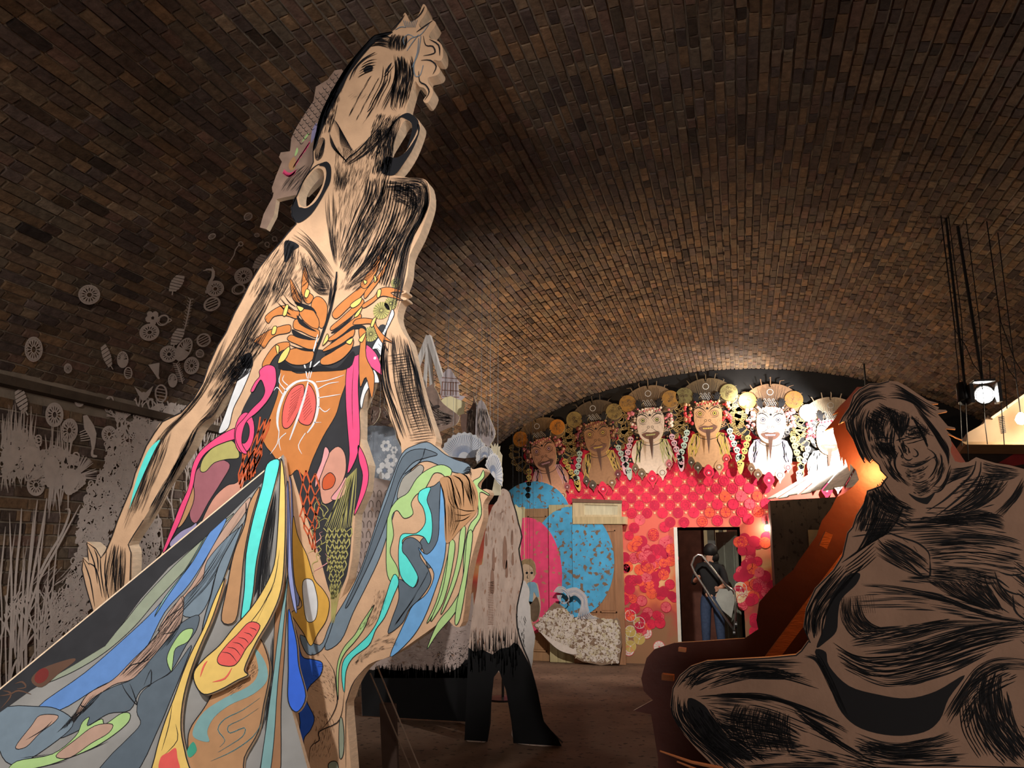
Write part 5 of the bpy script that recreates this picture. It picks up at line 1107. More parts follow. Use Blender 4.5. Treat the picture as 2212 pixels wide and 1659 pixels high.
    q.stroke(LL((470,870), (540,930), (640,945), (740,920), (800,850)), 7*u, 1, (1, 1), 0)
    q.build('hair_strands', [strand_m, M_hblack], o)
    for x, y, w_, h_, m in ((480, 1300, 55, 60, head_m), (612, 1370, 70, 90, MATS['stamp_red']), (745, 1300, 60, 75, face_m), (840, 1200, 45, 55, bead_m), (400, 1230, 45, 60, head_m)):
        d = plate('charm', [cr(LL((x-w_*.3, y-h_), (x+w_*.3, y-h_), (x+w_, y), (x+w_*.3, y+h_*.9), (x, y+h_*1.5), (x-w_*.3, y+h_*.9), (x-w_, y)), True, 3)], .055, .072, m)
        q = Ink(BE, .073); q.ring(LL((x, y+8))[0], w_*.55*u, 6*u, 0, 0, 9); q.disc(LL((x, y+8))[0], w_*.2*u, 1, 0, 7); q.build('mark', [M_hblack, MATS['paint_white']], d)
    # strings of little skulls
    for sx in (-1, 1):
        for j in range(5):
            x, y = 630+sx*(270+j*22+(10 if j > 2 else 0)), 850+j*82; s_ = 52
            d = plate('skull', [cr(LL((x-s_*.7, y-s_*.3), (x, y-s_*.8), (x+s_*.7, y-s_*.3), (x+s_*.6, y+s_*.3), (x+s_*.35, y+s_*.75), (x-s_*.35, y+s_*.75), (x-s_*.6, y+s_*.3)), True, 3)], .06, .08, skull_m)
            q = Ink(BE, .081)
            for ex in (-.3, .3): q.disc(LL((x+ex*s_, y))[0], s_*.2*u, 0, 0, 7)
            q.stroke(LL((x-s_*.3, y+s_*.45), (x+s_*.3, y+s_*.45)), 6*u, 0, (1, 1), 0, 0); q.build('features', [M_hblack], d)
        d = plate('tassel', [cr(LL((630+sx*320, 1160), (630+sx*400, 1160), (630+sx*390, 1270), (630+sx*360, 1310), (630+sx*335, 1270)), True, 3)], .055, .07, skull_m)
    # face
    o = plate('face', [cr(LL((460,620), (480,520), (550,460), (640,445), (730,460), (800,530), (815,630), (800,750), (760,850), (690,900), (640,912), (570,900), (500,840), (465,740)), True, 4)], .05, .095, face_m)
    q = Ink(BE, .0955)
    for sx in (-1, 1):
        e = LL((630+sx*92, 612))[0]; q.disc(e, 26*u, 4, 0, 12); q.ring(e, 26*u, 7*u, 0, .0003, 12); q.disc(e, 12*u, 0, .0003, 9); q.ring(e, 52*u, 4*u, 0, .0002, 12, 40*u)
        q.stroke(LL((630+sx*15, 600), (630+sx*60, 550), (630+sx*120, 530), (630+sx*160, 560)), 12*u, 0); q.stroke(LL((630+sx*8, 570), (630+sx*50, 520), (630+sx*110, 500)), 6*u, 0)
        q.stroke(LL((630+sx*30, 720), (630+sx*70, 760), (630+sx*130, 780)), 6*u, 0); q.ring(LL((630+sx*26, 705))[0], 15*u, 5*u, 0, 0, 9)
        for t in range(5): q.stroke(LL((630+sx*(120+t*8), 640+t*10), (630+sx*(150+t*3), 690+t*14)), 3*u, 0)
        q.stroke(LL((630+sx*16, 640), (630+sx*40, 680)), 5*u, 0)
    q.disc(LL((632,545))[0], 16*u, 0, 0, 8)
    for t in range(60):
        a = r.uniform(0, 2*pi); rr = r.uniform(.55, .95); x, y = 637+165*rr*cos(a), 670+205*rr*sin(a); q.stroke(LL((x, y), (x+r.uniform(-14, 14), y+r.uniform(10, 34))), 4*u, 0, (.3, .3), .0002, 0)
    for sx in (-1, 1):
        for t in range(5): q.ring(LL((630+sx*(70+t*22), 500+t*9))[0], (20-t)*u, 5*u, 0, .0002, 9)
        q.stroke(LL((630+sx*40, 660), (630+sx*100, 665), (630+sx*150, 640)), 6*u, 0, dd=.0002)
    q.fill([cr(LL((510,800), (560,775), (640,780), (700,770), (745,790), (700,850), (630,870), (560,850)), True, 3)], 2, .0001)
    q.stroke(LL((500,790), (570,840), (640,860), (700,840), (755,790)), 9*u, 0); q.stroke(LL((510,800), (570,775), (640,782), (700,770), (750,790)), 8*u, 0)
    q.fill([LL((560,800), (695,796), (688,813), (572,817))], 4, .0003)
    for t in range(7): q.stroke(LL((560+t*22, 795), (562+t*21, 818)), 4*u, 0, (1, 1), .0005, 0)
    q.fill([LL((600,830), (660,830), (645,980), (628,1140), (612,980))], 3, .0006)
    q.build('face_drawing', [M_hblack, MATS['paint_white'], mat('lip_brown', (118, 84, 72)), mat('tongue_brown', (92, 66, 56)), strand_m], o)
    # beads and curls around the face
    for sx in (-1, 1):
        mb = MB()
        for t in range(20):
            x = 630+sx*r.uniform(190, 290); y = r.uniform(470, 740); p = LL((x, y))[0]; rr = r.uniform(13, 30)*u
            mb.lathe(BE.w(p, .07), [(rr, 0), (rr*.8, rr*.6), (rr*.1, rr)], (0, -1, 0), 8, 0 if r.random() < .7 else 1)
        mb.build('bead_cluster', [bead_m, face_m], root)['kind'] = 'stuff'
    mb = MB()
    for t in range(16):
        x = 480+t*20; p = LL((x, 455+((t*7) % 5)*10))[0]; rr = r.uniform(12, 20)*u; mb.lathe(BE.w(p, .09), [(rr, 0), (rr*.8, rr*.6), (rr*.1, rr)], (0, -1, 0), 8, t % 2)
    mb.build('brow_beads', [bead_m, face_m], root)['kind'] = 'stuff'
    return root
MK = [(1178, 985, .95, .24, ((206, 150, 118), (190, 118, 40), (170, 92, 92), (226, 172, 180), (200, 168, 84), (122, 96, 66)), 'leftmost demon mask with bright orange rosettes and pink hair strands'),
      (1292, 950, .97, .12, ((150, 110, 78), (132, 112, 66), (112, 50, 52), (206, 172, 84), (168, 184, 172), (84, 70, 54)), 'dark brown demon mask, second from the left, with yellow strands'),
      (1406, 922, 1.0, .03, ((216, 196, 178), (150, 110, 52), (196, 110, 116), (196, 196, 132), (214, 170, 182), (120, 98, 74)), 'pale demon mask with pink skulls, third from the left'),
      (1529, 908, 1.0, 0, ((196, 152, 112), (112, 104, 66), (204, 66, 70), (214, 184, 88), (186, 206, 196), (92, 76, 54)), 'tan demon mask with red beads and mint skulls at the top of the arch'),
      (1664, 922, 1.0, -.06, ((236, 208, 192), (150, 106, 52), (216, 140, 144), (196, 188, 214), (214, 184, 104), (128, 98, 74)), 'pale pink demon mask with lilac strands, right of the tan one'),
      (1792, 948, .95, -.1, ((240, 222, 212), (236, 226, 214), (206, 72, 84), (230, 226, 226), (234, 226, 216), (196, 176, 150)), 'white demon mask with red beads, rightmost and brightly lit')]
for i, m_ in enumerate(MK): mask(i, *m_[:4], m_[4], m_[5])

# ================================================================== salvaged doors leaning on the end wall
E4 = T(960, 1030, 3.857)
def clip_rect(poly, x0, x1, y0, y1):
    def cl(P, f, g):
        out = []
        for i in range(len(P)):
            a, b = P[i-1], P[i]; fa, fb = f(a), f(b)
            if fa >= 0: out.append(a) if False else None
            if (fa >= 0) != (fb >= 0):
                t = fa/(fa-fb); out.append((a[0]+(b[0]-a[0])*t, a[1]+(b[1]-a[1])*t))
            if fb >= 0: out.append(b)
        return out
    for f in (lambda p: p[0]-x0, lambda p: x1-p[0], lambda p: p[1]-y0, lambda p: y1-p[1]):
        poly = cl(poly, f, None)
        if not poly: return []
    return poly
PB = mat('spray_blue', (74, 160, 206), .7, .16, 6, wear=((120, 96, 76), .56)); PP = mat('spray_pink', (222, 70, 116), .7, .14, 6, wear=((176, 120, 100), .6))
PB2 = mat('spray_blue_thin', (104, 140, 160), .7, .2, 8, wear=((126, 98, 74), .58))
ell = lambda cx, cy, rx, ry, n=40: [(cx+rx*cos(2*pi*t/n), cy+ry*sin(2*pi*t/n)) for t in range(n)]
def wood(n, c): return mat('door_'+n, c, .6, .16, 5, .15, 40, stretch=(6, 6, .6))
def leaf(name, label, x0, x1, ytop, Yd, m, panels=(), strips=0, bottom=None, group=None):
    B = Board((0, Yd, 0), (0, -1, 0)); a = B.uv(x0, ytop); b = B.uv(x1, ytop)
    root = thing(name, label, 'door', ((a[0]+b[0])/2 if False else B.w(((a[0]+b[0])/2, 0)).x, Yd, 0), group)
    zt = a[1]+B.P.z; zb = .005 if bottom is None else B.uv(x0, bottom)[1]
    mb = MB(); mb.box((a[0], Yd, zb), (b[0], Yd+.04, zt)); mb.build('slab', m, root)
    if strips:
        n = strips; w_ = (b[0]-a[0])/n
        for j in range(n):
            mb = MB(); mb.box((a[0]+j*w_+.004, Yd-.012, zb), (a[0]+(j+1)*w_-.004, Yd, zt)); mb.build('plank', m, root)
    for (fx0, fx1, fz0, fz1) in panels:
        w_, h_ = b[0]-a[0], zt-zb
        xa, xb, za, zc = a[0]+fx0*w_, a[0]+fx1*w_, zb+fz0*h_, zb+fz1*h_; t_ = .03
        mb = MB(); mb.box((xa+t_, Yd-.006, za+t_), (xb-t_, Yd, zc-t_)); mb.build('panel', m, root)
        mb = MB()
        for q in (((xa, za), (xb, za+t_*.6)), ((xa, zc-t_*.6), (xb, zc)), ((xa, za), (xa+t_*.6, zc)), ((xb-t_*.6, za), (xb, zc))): mb.box((q[0][0], Yd-.014, q[0][1]), (q[1][0], Yd, q[1][1]))
        mb.build('moulding', m, root)
    front = .0125 if strips else .001
    if panels: front = .0145
    k = Ink(B, front+.001)
    for cx, cy, rx, ry, mi in ((1236, 1212, 90, 115, 0), (1138, 1243, 76, 120, 1)):
        pc = B.uv(cx, cy); s = B.scale(cx, cy)
        P = clip_rect(ell(pc[0], pc[1], rx*s, ry*s), a[0], b[0], zb, zt)
        if len(P) > 2: k.fill([P], mi, .0008*mi)
    r = random.Random(int(x0))
    for t in range(22):     # bare patches and drips inside the sprayed discs
        cx, cy = r.uniform(x0, x1), r.uniform(1140, 1320); pc = B.uv(cx, cy); s = B.scale(cx, cy)
        P = clip_rect([(p[0], p[1]) for p in cr([(pc[0]+r.uniform(-9, 9)*s, pc[1]+r.uniform(-14, 14)*s) for _ in range(6)], True, 3)], a[0], b[0], zb, zt)
    k.build('sprayed_paint', [PB, PP], root)
    return root, B
leaf('panel_door', 'green-grey boarded door behind the white spire', 1086, 1133, 1096, YE-.16, wood('sage', (186, 178, 140)), strips=3)
leaf('panel_door', 'cream framed door between spire and boarded door', 1134, 1186, 1099, YE-.13, wood('cream', (150, 116, 84)), panels=((.12, .88, .56, .95), (.12, .88, .06, .5)))
leaf('panel_door', 'tall pale boarded door with pink and blue sprayed circles', 1185, 1236, 1091, YE-.2, wood('pale', (168, 156, 118)), strips=3)
leaf('panel_door', 'brown panelled door at the right of the leaning row', 1236, 1344, 1131, YE-.24, wood('brown', (150, 108, 78)), panels=((.14, .47, .36, .95), (.53, .86, .36, .95), (.14, .86, .06, .28)))
def beam(name, label, cat, x0, x1, y0, y1, Yd, th, m, extra=None):
    B = Board((0, Yd, 0), (0, -1, 0)); mb = MB(); slab(mb, B, [B.pts([(x0, y0), (x1, y0), (x1, y1), (x0, y1)])], -th, 0, 0, 0)
    o = mb.build(name, m); set_origin(o, B.w(B.uv((x0+x1)/2, y1))); tag(o, label, cat); return o
beam('timber_beam', 'pale timber beam lying across the brown door top', 'beam', 1237, 1351, 1116, 1132, YE-.27, .26, wood('lath', (186, 166, 126)))
fr = thing('window_sash', 'weathered pale sash frame standing on the timber beam', 'frame', at_y(1290, 1116, YE-.2))
Bf = Board((0, YE-.2, 0), (0, -1, 0)); mb = MB(); slab(mb, Bf, [Bf.pts([(1237, 1079), (1342, 1083), (1342, 1116), (1237, 1116)]), Bf.pts([(1262, 1090), (1334, 1092), (1334, 1112), (1262, 1112)])], -.05, 0, 0, 0); mb.build('frame', wood('sash', (190, 172, 138)), fr)
mb = MB(); slab(mb, Bf, [Bf.pts([(1262, 1090), (1334, 1092), (1334, 1112), (1262, 1112)])], -.03, -.02, 0, 0); mb.build('board_infill', wood('sash2', (196, 188, 160)), fr)
mb = MB(); slab(mb, Bf, [Bf.pts([(1236, 1077), (1343, 1081), (1343, 1087), (1236, 1085)])], -.055, .02, 0, 0); mb.build('top_rail', wood('rail', (112, 76, 60)), fr)
# round blue board above the doors
Bd = Board((0, YE-.08, 0), (0, -1, 0)); pc = Bd.uv(1152, 1118); s = Bd.scale(1152, 1118)
mb = MB(); slab(mb, Bd, [ell(pc[0], pc[1], 80*s, 76*s, 48)], -.02, 0, 0, 1); o = mb.build('round_panel', [PB, M_edge]); set_origin(o, Bd.w((pc[0], pc[1]-76*s)))
tag(o, 'blue sprayed round panel peeking out above the doors', 'panel')

# ================================================================== white paper wave in front of the doors
def lace(k, poly, n, r, size=(3, 9), mats=(0,), holes=.5):
    """fill a pixel polygon with overlapping paper rings, blossoms and slivers"""
    xs = [p[0] for p in poly]; ys = [p[1] for p in poly]
    def inside(x, y):
        c = False
        for i in range(len(poly)):
            (x1, y1), (x2, y2) = poly[i-1], poly[i]
            if (y1 > y) != (y2 > y) and x < (x2-x1)*(y-y1)/(y2-y1)+x1: c = not c
        return c
    t = 0; j = 0
    while t < n and j < n*8:
        j += 1; x, y = r.uniform(min(xs), max(xs)), r.uniform(min(ys), max(ys))
        if not inside(x, y): continue
        t += 1; R_ = r.uniform(*size); c = k.B.uv(x, y); s = k.B.scale(x, y); m = r.choice(mats); dd = r.uniform(0, .004); w_ = r.random()
        if w_ < .35: k.ring(c, R_*s, R_*.32*s, m, dd, 9)
        elif w_ < .6:
            for q in range(6): a = q*pi/3+x; k.disc((c[0]+R_*.62*s*cos(a), c[1]+R_*.62*s*sin(a)), R_*.34*s, m, dd, 5)
            k.ring(c, R_*.25*s, R_*.15*s, m, dd, 6)
        elif w_ < .8: k.disc(c, R_*.75*s, m, dd, 7)
        else:
            a = r.uniform(0, pi); k.stroke([(c[0]-R_*1.4*s*cos(a), c[1]-R_*1.4*s*sin(a)), (c[0]+r.uniform(-1, 1)*s, c[1]+r.uniform(-1, 1)*s), (c[0]+R_*1.4*s*cos(a), c[1]+R_*1.4*s*sin(a))], R_*.4*s, m, (.3, .3), dd)
M_paper = mat('white_paper', (206, 196, 188), .8, .06, 20); M_paper2 = mat('ivory_paper', (190, 178, 150), .8, .08, 20); M_pblue = mat('blue_paper', (134, 146, 170), .8, .1, 20)
BV = Board((0, YE-.36, 0), (0, -1, 0))
wave = thing('paper_wave', 'white lacy paper wave propped in front of the leaning doors', 'paper cutout', (at_y(1250, 1430, YE-.36).x, YE-.36, 0))
wp = E4((740,1240), (800,1190), (860,1110), (920,1050), (1000,1090), (1060,1170), (1140,1190), (1220,1150), (1300,1180), (1400,1190), (1460,1200), (1455,1550), (1150,1540), (1080,1490), (960,1450), (860,1370), (800,1290))
mb = MB(); slab(mb, BV, [cr(BV.pts(wp), True, 2)], -.012, 0, 0, 0); mb.build('backing_sheet', mat('wave_backing', (128, 106, 88), .8, .2, 12), wave)
k = Ink(BV, .002, True); r = random.Random(6)
lace(k, E4((760,1240), (860,1120), (1000,1090), (1100,1190), (1060,1400), (1000,1440), (860,1350)), 380, r, (2, 4.2), (0, 0, 1, 0))
lace(k, E4((1060,1190), (1220,1160), (1455,1210), (1450,1545), (1150,1535), (1080,1480)), 520, r, (2, 4.6), (0, 0, 1))
k.fillpx(E4((800,1290), (880,1340), (1000,1400), (1100,1450), (1080,1480), (960,1445), (860,1360)), 0, True, .005)
k.build('lace_body', [M_paper, M_paper2], wave)
k = Ink(BV, .008, True)
for j in range(13):      # curling crest
    t = j/12; k.px(E4((925-12+t*70, 960+t*10), (950+t*40, 915+t*40), (1010+t*10, 930+t*50), (1040, 1010+t*20), (1000-t*20, 1060-t*10), (950+t*20, 1020-t*10), (940+t*40, 985)), 1.2, j % 2, (1, 1))
for j in range(15):
    t = j/14; k.px(E4((1020+t*30, 940+t*60), (1100-t*10, 925+t*60), (1180-t*40, 990+t*40), (1195-t*60, 1080+t*10), (1220-t*110, 1150+t*20), (1290-t*190, 1180+t*10)), 1.3, j % 2, (1, .6))
k.build('curled_crest', [M_paper, M_pblue], wave)

# ================================================================== shack with a plank roof beside the red wall
shack = thing('plank_shack', 'dark wooden shack with a slanting white plank roof beside the red wall', 'shack', (1.3, YE-.9, 0))
q0, q1 = at_y(1660, 1078, YE-1.0), at_y(1880, 1040, YE-1.9); q2, q3 = at_y(1750, 1026, YE-.6), at_y(1900, 966, YE-.85)
r = random.Random(12); nn = (q1-q0).cross(q2-q0).normalized()
if nn.z < 0: nn = -nn
for j in range(9):
    t0, t1 = j/9+.008, (j+1)/9-.008; lift = nn*(.0 if j % 2 else .018)
    a, b, c_, d = q0.lerp(q1, t0)+lift, q0.lerp(q1, t1)+lift, q2.lerp(q3, t1)+lift, q2.lerp(q3, t0)+lift
    ext = (a-d).normalized()*r.uniform(0, .05); a += ext; b += ext
    mb = MB(); mb.add([a, b, c_, d, a-nn*.016, b-nn*.016, c_-nn*.016, d-nn*.016], [(0,1,2,3), (7,6,5,4), (0,4,5,1), (1,5,6,2), (2,6,7,3), (3,7,4,0)])
    mb.build('roof_plank', mat('whitewashed_plank', (214, 208, 200), .6, .2, 6, .2, 40, stretch=(2, 2, 2)), shack)
M_sh = mat('tarred_board', (84, 74, 64), .8, .3, 3, .2, 30, wear=((54, 46, 40), .6))
e0, e1 = Vector((q0.x+.02, q0.y+.06, 0)), Vector((q1.x, q1.y+.06, 0)); hgt = min(q0.z, q1.z)-.02
for j in range(8):
    a, b = e0.lerp(e1, j/8+.0004), e0.lerp(e1, (j+1)/8-.0004); o_ = Vector((0, r.uniform(-.006, .006), 0))
    mb = MB(); mb.add([a+o_, b+o_, b+o_+Vector((0, 0, hgt)), a+o_+Vector((0, 0, hgt))]+[x+o_+Vector((0, .03, z)) for x, z in ((a, 0), (b, 0), (b, hgt), (a, hgt))], [(0,1,2,3), (7,6,5,4), (0,4,5,1), (1,5,6,2), (2,6,7,3), (3,7,4,0)])
    mb.build('wall_board', M_sh, shack)
mb = MB(); f_ = Vector((0, .05, 0)); mb.add([e0+f_, e1+f_, e1+f_+Vector((0, 0, hgt)), e0+f_+Vector((0, 0, hgt))]+[x+Vector((0, .07, z)) for x, z in ((e0, 0), (e1, 0), (e1, hgt), (e0, hgt))], [(0,1,2,3), (7,6,5,4), (0,4,5,1), (1,5,6,2), (2,6,7,3), (3,7,4,0)]); mb.build('inner_sheathing', M_sh, shack)
side = Vector((q0.x+.02, YE-.02, 0))
mb = MB(); mb.add([e0, side, side+Vector((0, 0, hgt+.02)), e0+Vector((0, 0, hgt)), e0+Vector((.03, 0, 0)), side+Vector((.03, 0, 0)), side+Vector((.03, 0, hgt+.02)), e0+Vector((.03, 0, hgt))], [(0,1,2,3), (7,6,5,4), (0,4,5,1), (1,5,6,2), (2,6,7,3), (3,7,4,0)]); mb.build('side_wall', M_sh, shack)
w0, w1 = at_y(1744, 1145, q0.y-.3), at_y(1770, 1182, q0.y-.3)
mb = MB(); mb.box((w0.x, e0.lerp(e1, .35).y-.16, w1.z), (w1.x, e0.lerp(e1, .35).y-.13, w0.z)); mb.build('pale_hatch', mat('pale_hatch', (190, 160, 112), .7), shack)
# bright spotlight standing behind the roof, and the wall bulb
def spot_can(name, label, loc, aim, m=None, size=.09, parent=None, glow=None):
    root = thing(name, label, 'lamp', loc); d = (Vector(aim)-Vector(loc)).normalized(); mb = MB()
    mb.lathe(loc, [(.001, -.16), (size*.6, -.15), (size*.75, -.1), (size, 0), (size*.92, .0), (size*.7, -.08)], d, 16); mb.build('housing', MATS['lamp_black'], root, True)
    mb = MB(); mb.lathe(loc, [(size*.68, -.06), (.001, -.055)], d, 16); mb.build('lens', glow, root)
    return root, d
mat('lamp_black', (24, 24, 26), .4, .1, spec=.5)
SPL = at_y(1862, 925, YE-.95)
rt_, d_ = spot_can('spotlight', 'black spotlight above the plank roof aimed at the masks', SPL, SPL+Vector((-1, .55, -.02)), glow=mat('hot_lens', (255, 244, 230), .3, 0, emit=((255, 240, 220), 60)))
mb = MB(); mb.tube([SPL-d_*.1, Vector((SPL.x-d_.x*.1, SPL.y-d_.y*.1, vz(SPL.x))) ], .012, 8); mb.build('hanging_rod', MATS['lamp_black'], rt_)
lamp('end_spot_light', 'SPOT', SPL+d_*.02, 430, (1, .95, .88), .06, SPL+Vector((-1, .42, -.22)), 125, .5)
HB = at_y(1606, 872, YE-.12); hbk = thing('backlight_bulb', 'bulb tucked behind the masks lighting the arch', 'lamp', HB)
mb = MB(); mb.lathe(HB, [(.001, -.03), (.022, -.02), (.03, 0), (.022, .02), (.01, .04), (.001, .04)], (0, 0, 1), 12); mb.build('bulb', mat('cool_bulb', (255, 246, 232), .3, 0, emit=((255, 244, 228), 40)), hbk, True)
mb = MB(); mb.bar(HB+Vector((0, 0, .04)), HB+Vector((0, .12, .04)), .02, .02); mb.build('holder', MATS['lamp_black'], hbk)
lamp('backlight_bulb_light', 'POINT', HB+Vector((0, -.09, .05)), 24, (1, .9, .74), .03)
WB = at_y(1657, 1141, YE-.06); wb = thing('wall_bulb', 'small glowing bulb on the red wall beside the shack', 'lamp', WB)
mb = MB(); mb.lathe(WB, [(.001, -.04), (.03, -.03), (.042, 0), (.03, .03), (.014, .05), (.001, .05)], (0, 0, 1), 12); mb.build('bulb', mat('warm_bulb', (255, 236, 200), .3, 0, emit=((255, 226, 180), 40)), wb, True)
mb = MB(); mb.lathe(WB+Vector((0, 0, .05)), [(.02, 0), (.02, .05), (.001, .05)], (0, 0, 1), 10); mb.bar(WB+Vector((0, 0, .08)), WB+Vector((0, .06, .08)), .02, .02); mb.build('holder', MATS['lamp_black'], wb)
lamp('wall_bulb_light', 'POINT', WB+Vector((0, -.07, 0)), 7, (1, .86, .66), .04)

# ================================================================== person in the doorway carrying a folded trolley
pp = at_y(1538, 1300, YE-.02)
person = thing('person', 'person in black top and jeans standing in the doorway, seen from behind', 'person', (pp.x, YE-.05, 0))
def body_mesh():
    X, Y = pp.x, YE-.05
    N = dict(pel=(0, 0, .95, .125), waist=(0, 0, 1.08, .115), chest=(-.01, .0, 1.3, .13), neck=(0, .0, 1.47, .052), head0=(.01, -.01, 1.54, .075), head1=(.015, -.01, 1.64, .085),
             shL=(-.17, 0, 1.4, .06), elL=(-.25, -.05, 1.16, .045), wrL=(-.19, -.27, 1.23, .032), haL=(-.17, -.33, 1.25, .034),
             shR=(.16, 0, 1.4, .06), elR=(.22, -.1, 1.16, .045), wrR=(.12, -.3, 1.1, .032), haR=(.1, -.36, 1.1, .034),
             hpL=(-.09, 0, .9, .095), knL=(-.1, -.03, .5, .07), anL=(-.11, .02, .1, .05), toL=(-.12, -.12, .04, .04),
             hpR=(.09, 0, .9, .095), knR=(.1, .0, .5, .07), anR=(.12, .04, .1, .05), toR=(.14, -.1, .04, .04))
    E = [('pel', 'waist'), ('waist', 'chest'), ('chest', 'neck'), ('neck', 'head0'), ('head0', 'head1'), ('chest', 'shL'), ('shL', 'elL'), ('elL', 'wrL'), ('wrL', 'haL'), ('chest', 'shR'), ('shR', 'elR'), ('elR', 'wrR'), ('wrR', 'haR'),
         ('pel', 'hpL'), ('hpL', 'knL'), ('knL', 'anL'), ('anL', 'toL'), ('pel', 'hpR'), ('hpR', 'knR'), ('knR', 'anR'), ('anR', 'toR')]
    for sd, h in (('L', (-.17, -.33, 1.25)), ('R', (.1, -.36, 1.1))):     # fingers curled round the tube
        for f in range(4):
            zz = .03-.02*f; N['f%s%da' % (sd, f)] = (h[0]+(.01 if sd == 'L' else -.01), h[1]-.05, h[2]+zz, .01); N['f%s%db' % (sd, f)] = (h[0]+(.035 if sd == 'L' else -.035), h[1]-.06, h[2]+zz, .009)
            E += [('ha'+sd, 'f%s%da' % (sd, f)), ('f%s%da' % (sd, f), 'f%s%db' % (sd, f))]
        N['t'+sd] = (h[0]+(.04 if sd == 'L' else -.04), h[1]-.02, h[2]+.02, .011); E.append(('ha'+sd, 't'+sd))
    keys = list(N); me = bpy.data.meshes.new('body')
    me.from_pydata([(N[q][0], N[q][1], N[q][2]) for q in keys], [(keys.index(a), keys.index(b)) for a, b in E], [])
    o = bpy.data.objects.new('body', me); COL.objects.link(o)
    sk_ = o.modifiers.new('skin', 'SKIN'); o.modifiers.new('sub', 'SUBSURF').levels = 2; sk_.use_smooth_shade = True
    for i_, q in enumerate(keys): me.skin_vertices[0].data[i_].radius = (N[q][3], N[q][3]); me.skin_vertices[0].data[i_].use_root = q == 'pel'
    dg = bpy.context.evaluated_depsgraph_get(); dg.update(); ev = bpy.data.meshes.new_from_object(o.evaluated_get(dg)); bpy.data.objects.remove(o)
    b = bpy.data.objects.new('body', ev); COL.objects.link(b); b.parent = person
    ev.materials.clear()
    for m in (mat('skin', (188, 140, 116), .6), mat('black_jersey', (22, 22, 24), .8), mat('blue_jeans', (52, 66, 92), .8, .2, 30), mat('dark_shoe', (24, 22, 22), .5)): ev.materials.append(m)
    for p in ev.polygons:
        c = p.center
        a = hypot(c.x, c.y)
        if c.z > 1.47: i_ = 0
        elif c.z < .09: i_ = 3
        elif c.z < .985 and a < .3: i_ = 2
        elif c.y < -.2: i_ = 0
        elif c.z < 1.005 and abs(c.x) < .2: i_ = 0
        else: i_ = 1
        p.material_index = i_; p.use_smooth = True
    mb = MB(); c = Vector((X+.015, Y, 1.6))
    for (dx, dy, dz, rr) in ((0, .02, .03, .105), (.02, .05, -.06, .1), (.02, .06, -.15, .085), (.03, .06, -.22, .055)): mb.lathe(c+Vector((dx, dy-.02, dz)), [(rr*sin(pi*t/8)+.001, -rr*cos(pi*t/8)*1.05) for t in range(9)], (0, 0, 1), 14)
    mb.build('hair', mat('dark_hair', (16, 14, 14), .6), person, True)
body_mesh()
tr = thing('folding_trolley', 'silver folded hand trolley carried by the person in the doorway', 'trolley', (pp.x+.05, YE-.38, .35))
yq = YE-.47; A = lambda x, y: at_y(x, y, yq); M_chr = mat('chrome_tube', (190, 190, 186), .25, .05, metal=.9)
mb = MB(); mb.tube([A(1586, 1362), A(1540, 1297), A(1500, 1236), A(1494, 1220), A(1500, 1204), A(1508, 1198), A(1516, 1200), A(1534, 1222), A(1558, 1252), A(1574, 1272)], .016, 8); mb.build('frame_tube', M_chr, tr, True)
mb = MB(); a_, b_ = A(1556, 1256), A(1584, 1360); mb.tube([A(1566, 1262), A(1586, 1276), A(1590, 1300), A(1586, 1362)], .014, 8); mb.build('folding_leg', M_chr, tr, True)
mb = MB(); Bt = Board((0, yq+.03, 0), (0, -1, 0)); slab(mb, Bt, [Bt.pts([(1550, 1272), (1580, 1272), (1588, 1296), (1580, 1335), (1560, 1318), (1546, 1295)])], -.02, 0, 0, 0); mb.build('load_plate', mat('alu_plate', (150, 152, 146), .5), tr)
for x_, y_ in ((1586, 1368), (1590, 1350)):
    mb = MB(); c_ = A(x_, y_); mb.lathe(c_, [(.001, -.015), (.05, -.015), (.05, .015), (.001, .015)], (1, 0, 0), 14); mb.build('wheel', MATS['lamp_black'], tr)
# ================================================================== paper city, animals and spire behind the woman
YC = 7.8
Z3, Z8 = T(760, 700, 4.483), T(760, 1280, 3.253)
def cutout(name, label, cat, Y, outline, m, th=.015, n=3, normal=(0, -1, 0), drop=True, group=None, smooth=True, floor=False, edge=None):
    """a free-standing cut-out board with a rear prop down to the floor when it does not reach it"""
    x0 = sum(p[0] for p in outline)/len(outline); ym = max(p[1] for p in outline)
    B = Board((at_y(x0, ym, Y).x, Y, 1.5), normal)
    P = [zfloor(B, *p) for p in outline] if floor else B.pts(outline); root = thing(name, label, cat, (B.P.x, Y, 0), group)
    mb = MB(); slab(mb, B, [cr(P, True, n) if smooth else P], -th, 0, 0, 1); mb.build('board', [m, edge or M_paper2], root)
    if drop:      # hung from the vault on two thin wires
        for f_ in (.25, .75):
            us = [p[0] for p in P]; q = min(us)+(max(us)-min(us))*f_; pt = max((p for p in P), key=lambda p: p[1]-3*abs(p[0]-q)); c_ = B.w(pt, -th/2)
            mb = MB(); mb.tube([c_-Vector((0, 0, .02)), (c_.x, c_.y, vz(c_.x)-.002)], .0012, 4); mb.build('hanger', MATS['lamp_black'], root)
    return root, B
M_ash = mat('ash_paper', (176, 156, 146), .85, .14, 10, wear=((150, 122, 104), .62))
M_burnt = mat('spire_face', (182, 158, 142), .85, .14, 8, stretch=(3, 3, .8), wear=((150, 112, 90), .6))
M_soot = mat('soot', (14, 13, 13), .9, .2)
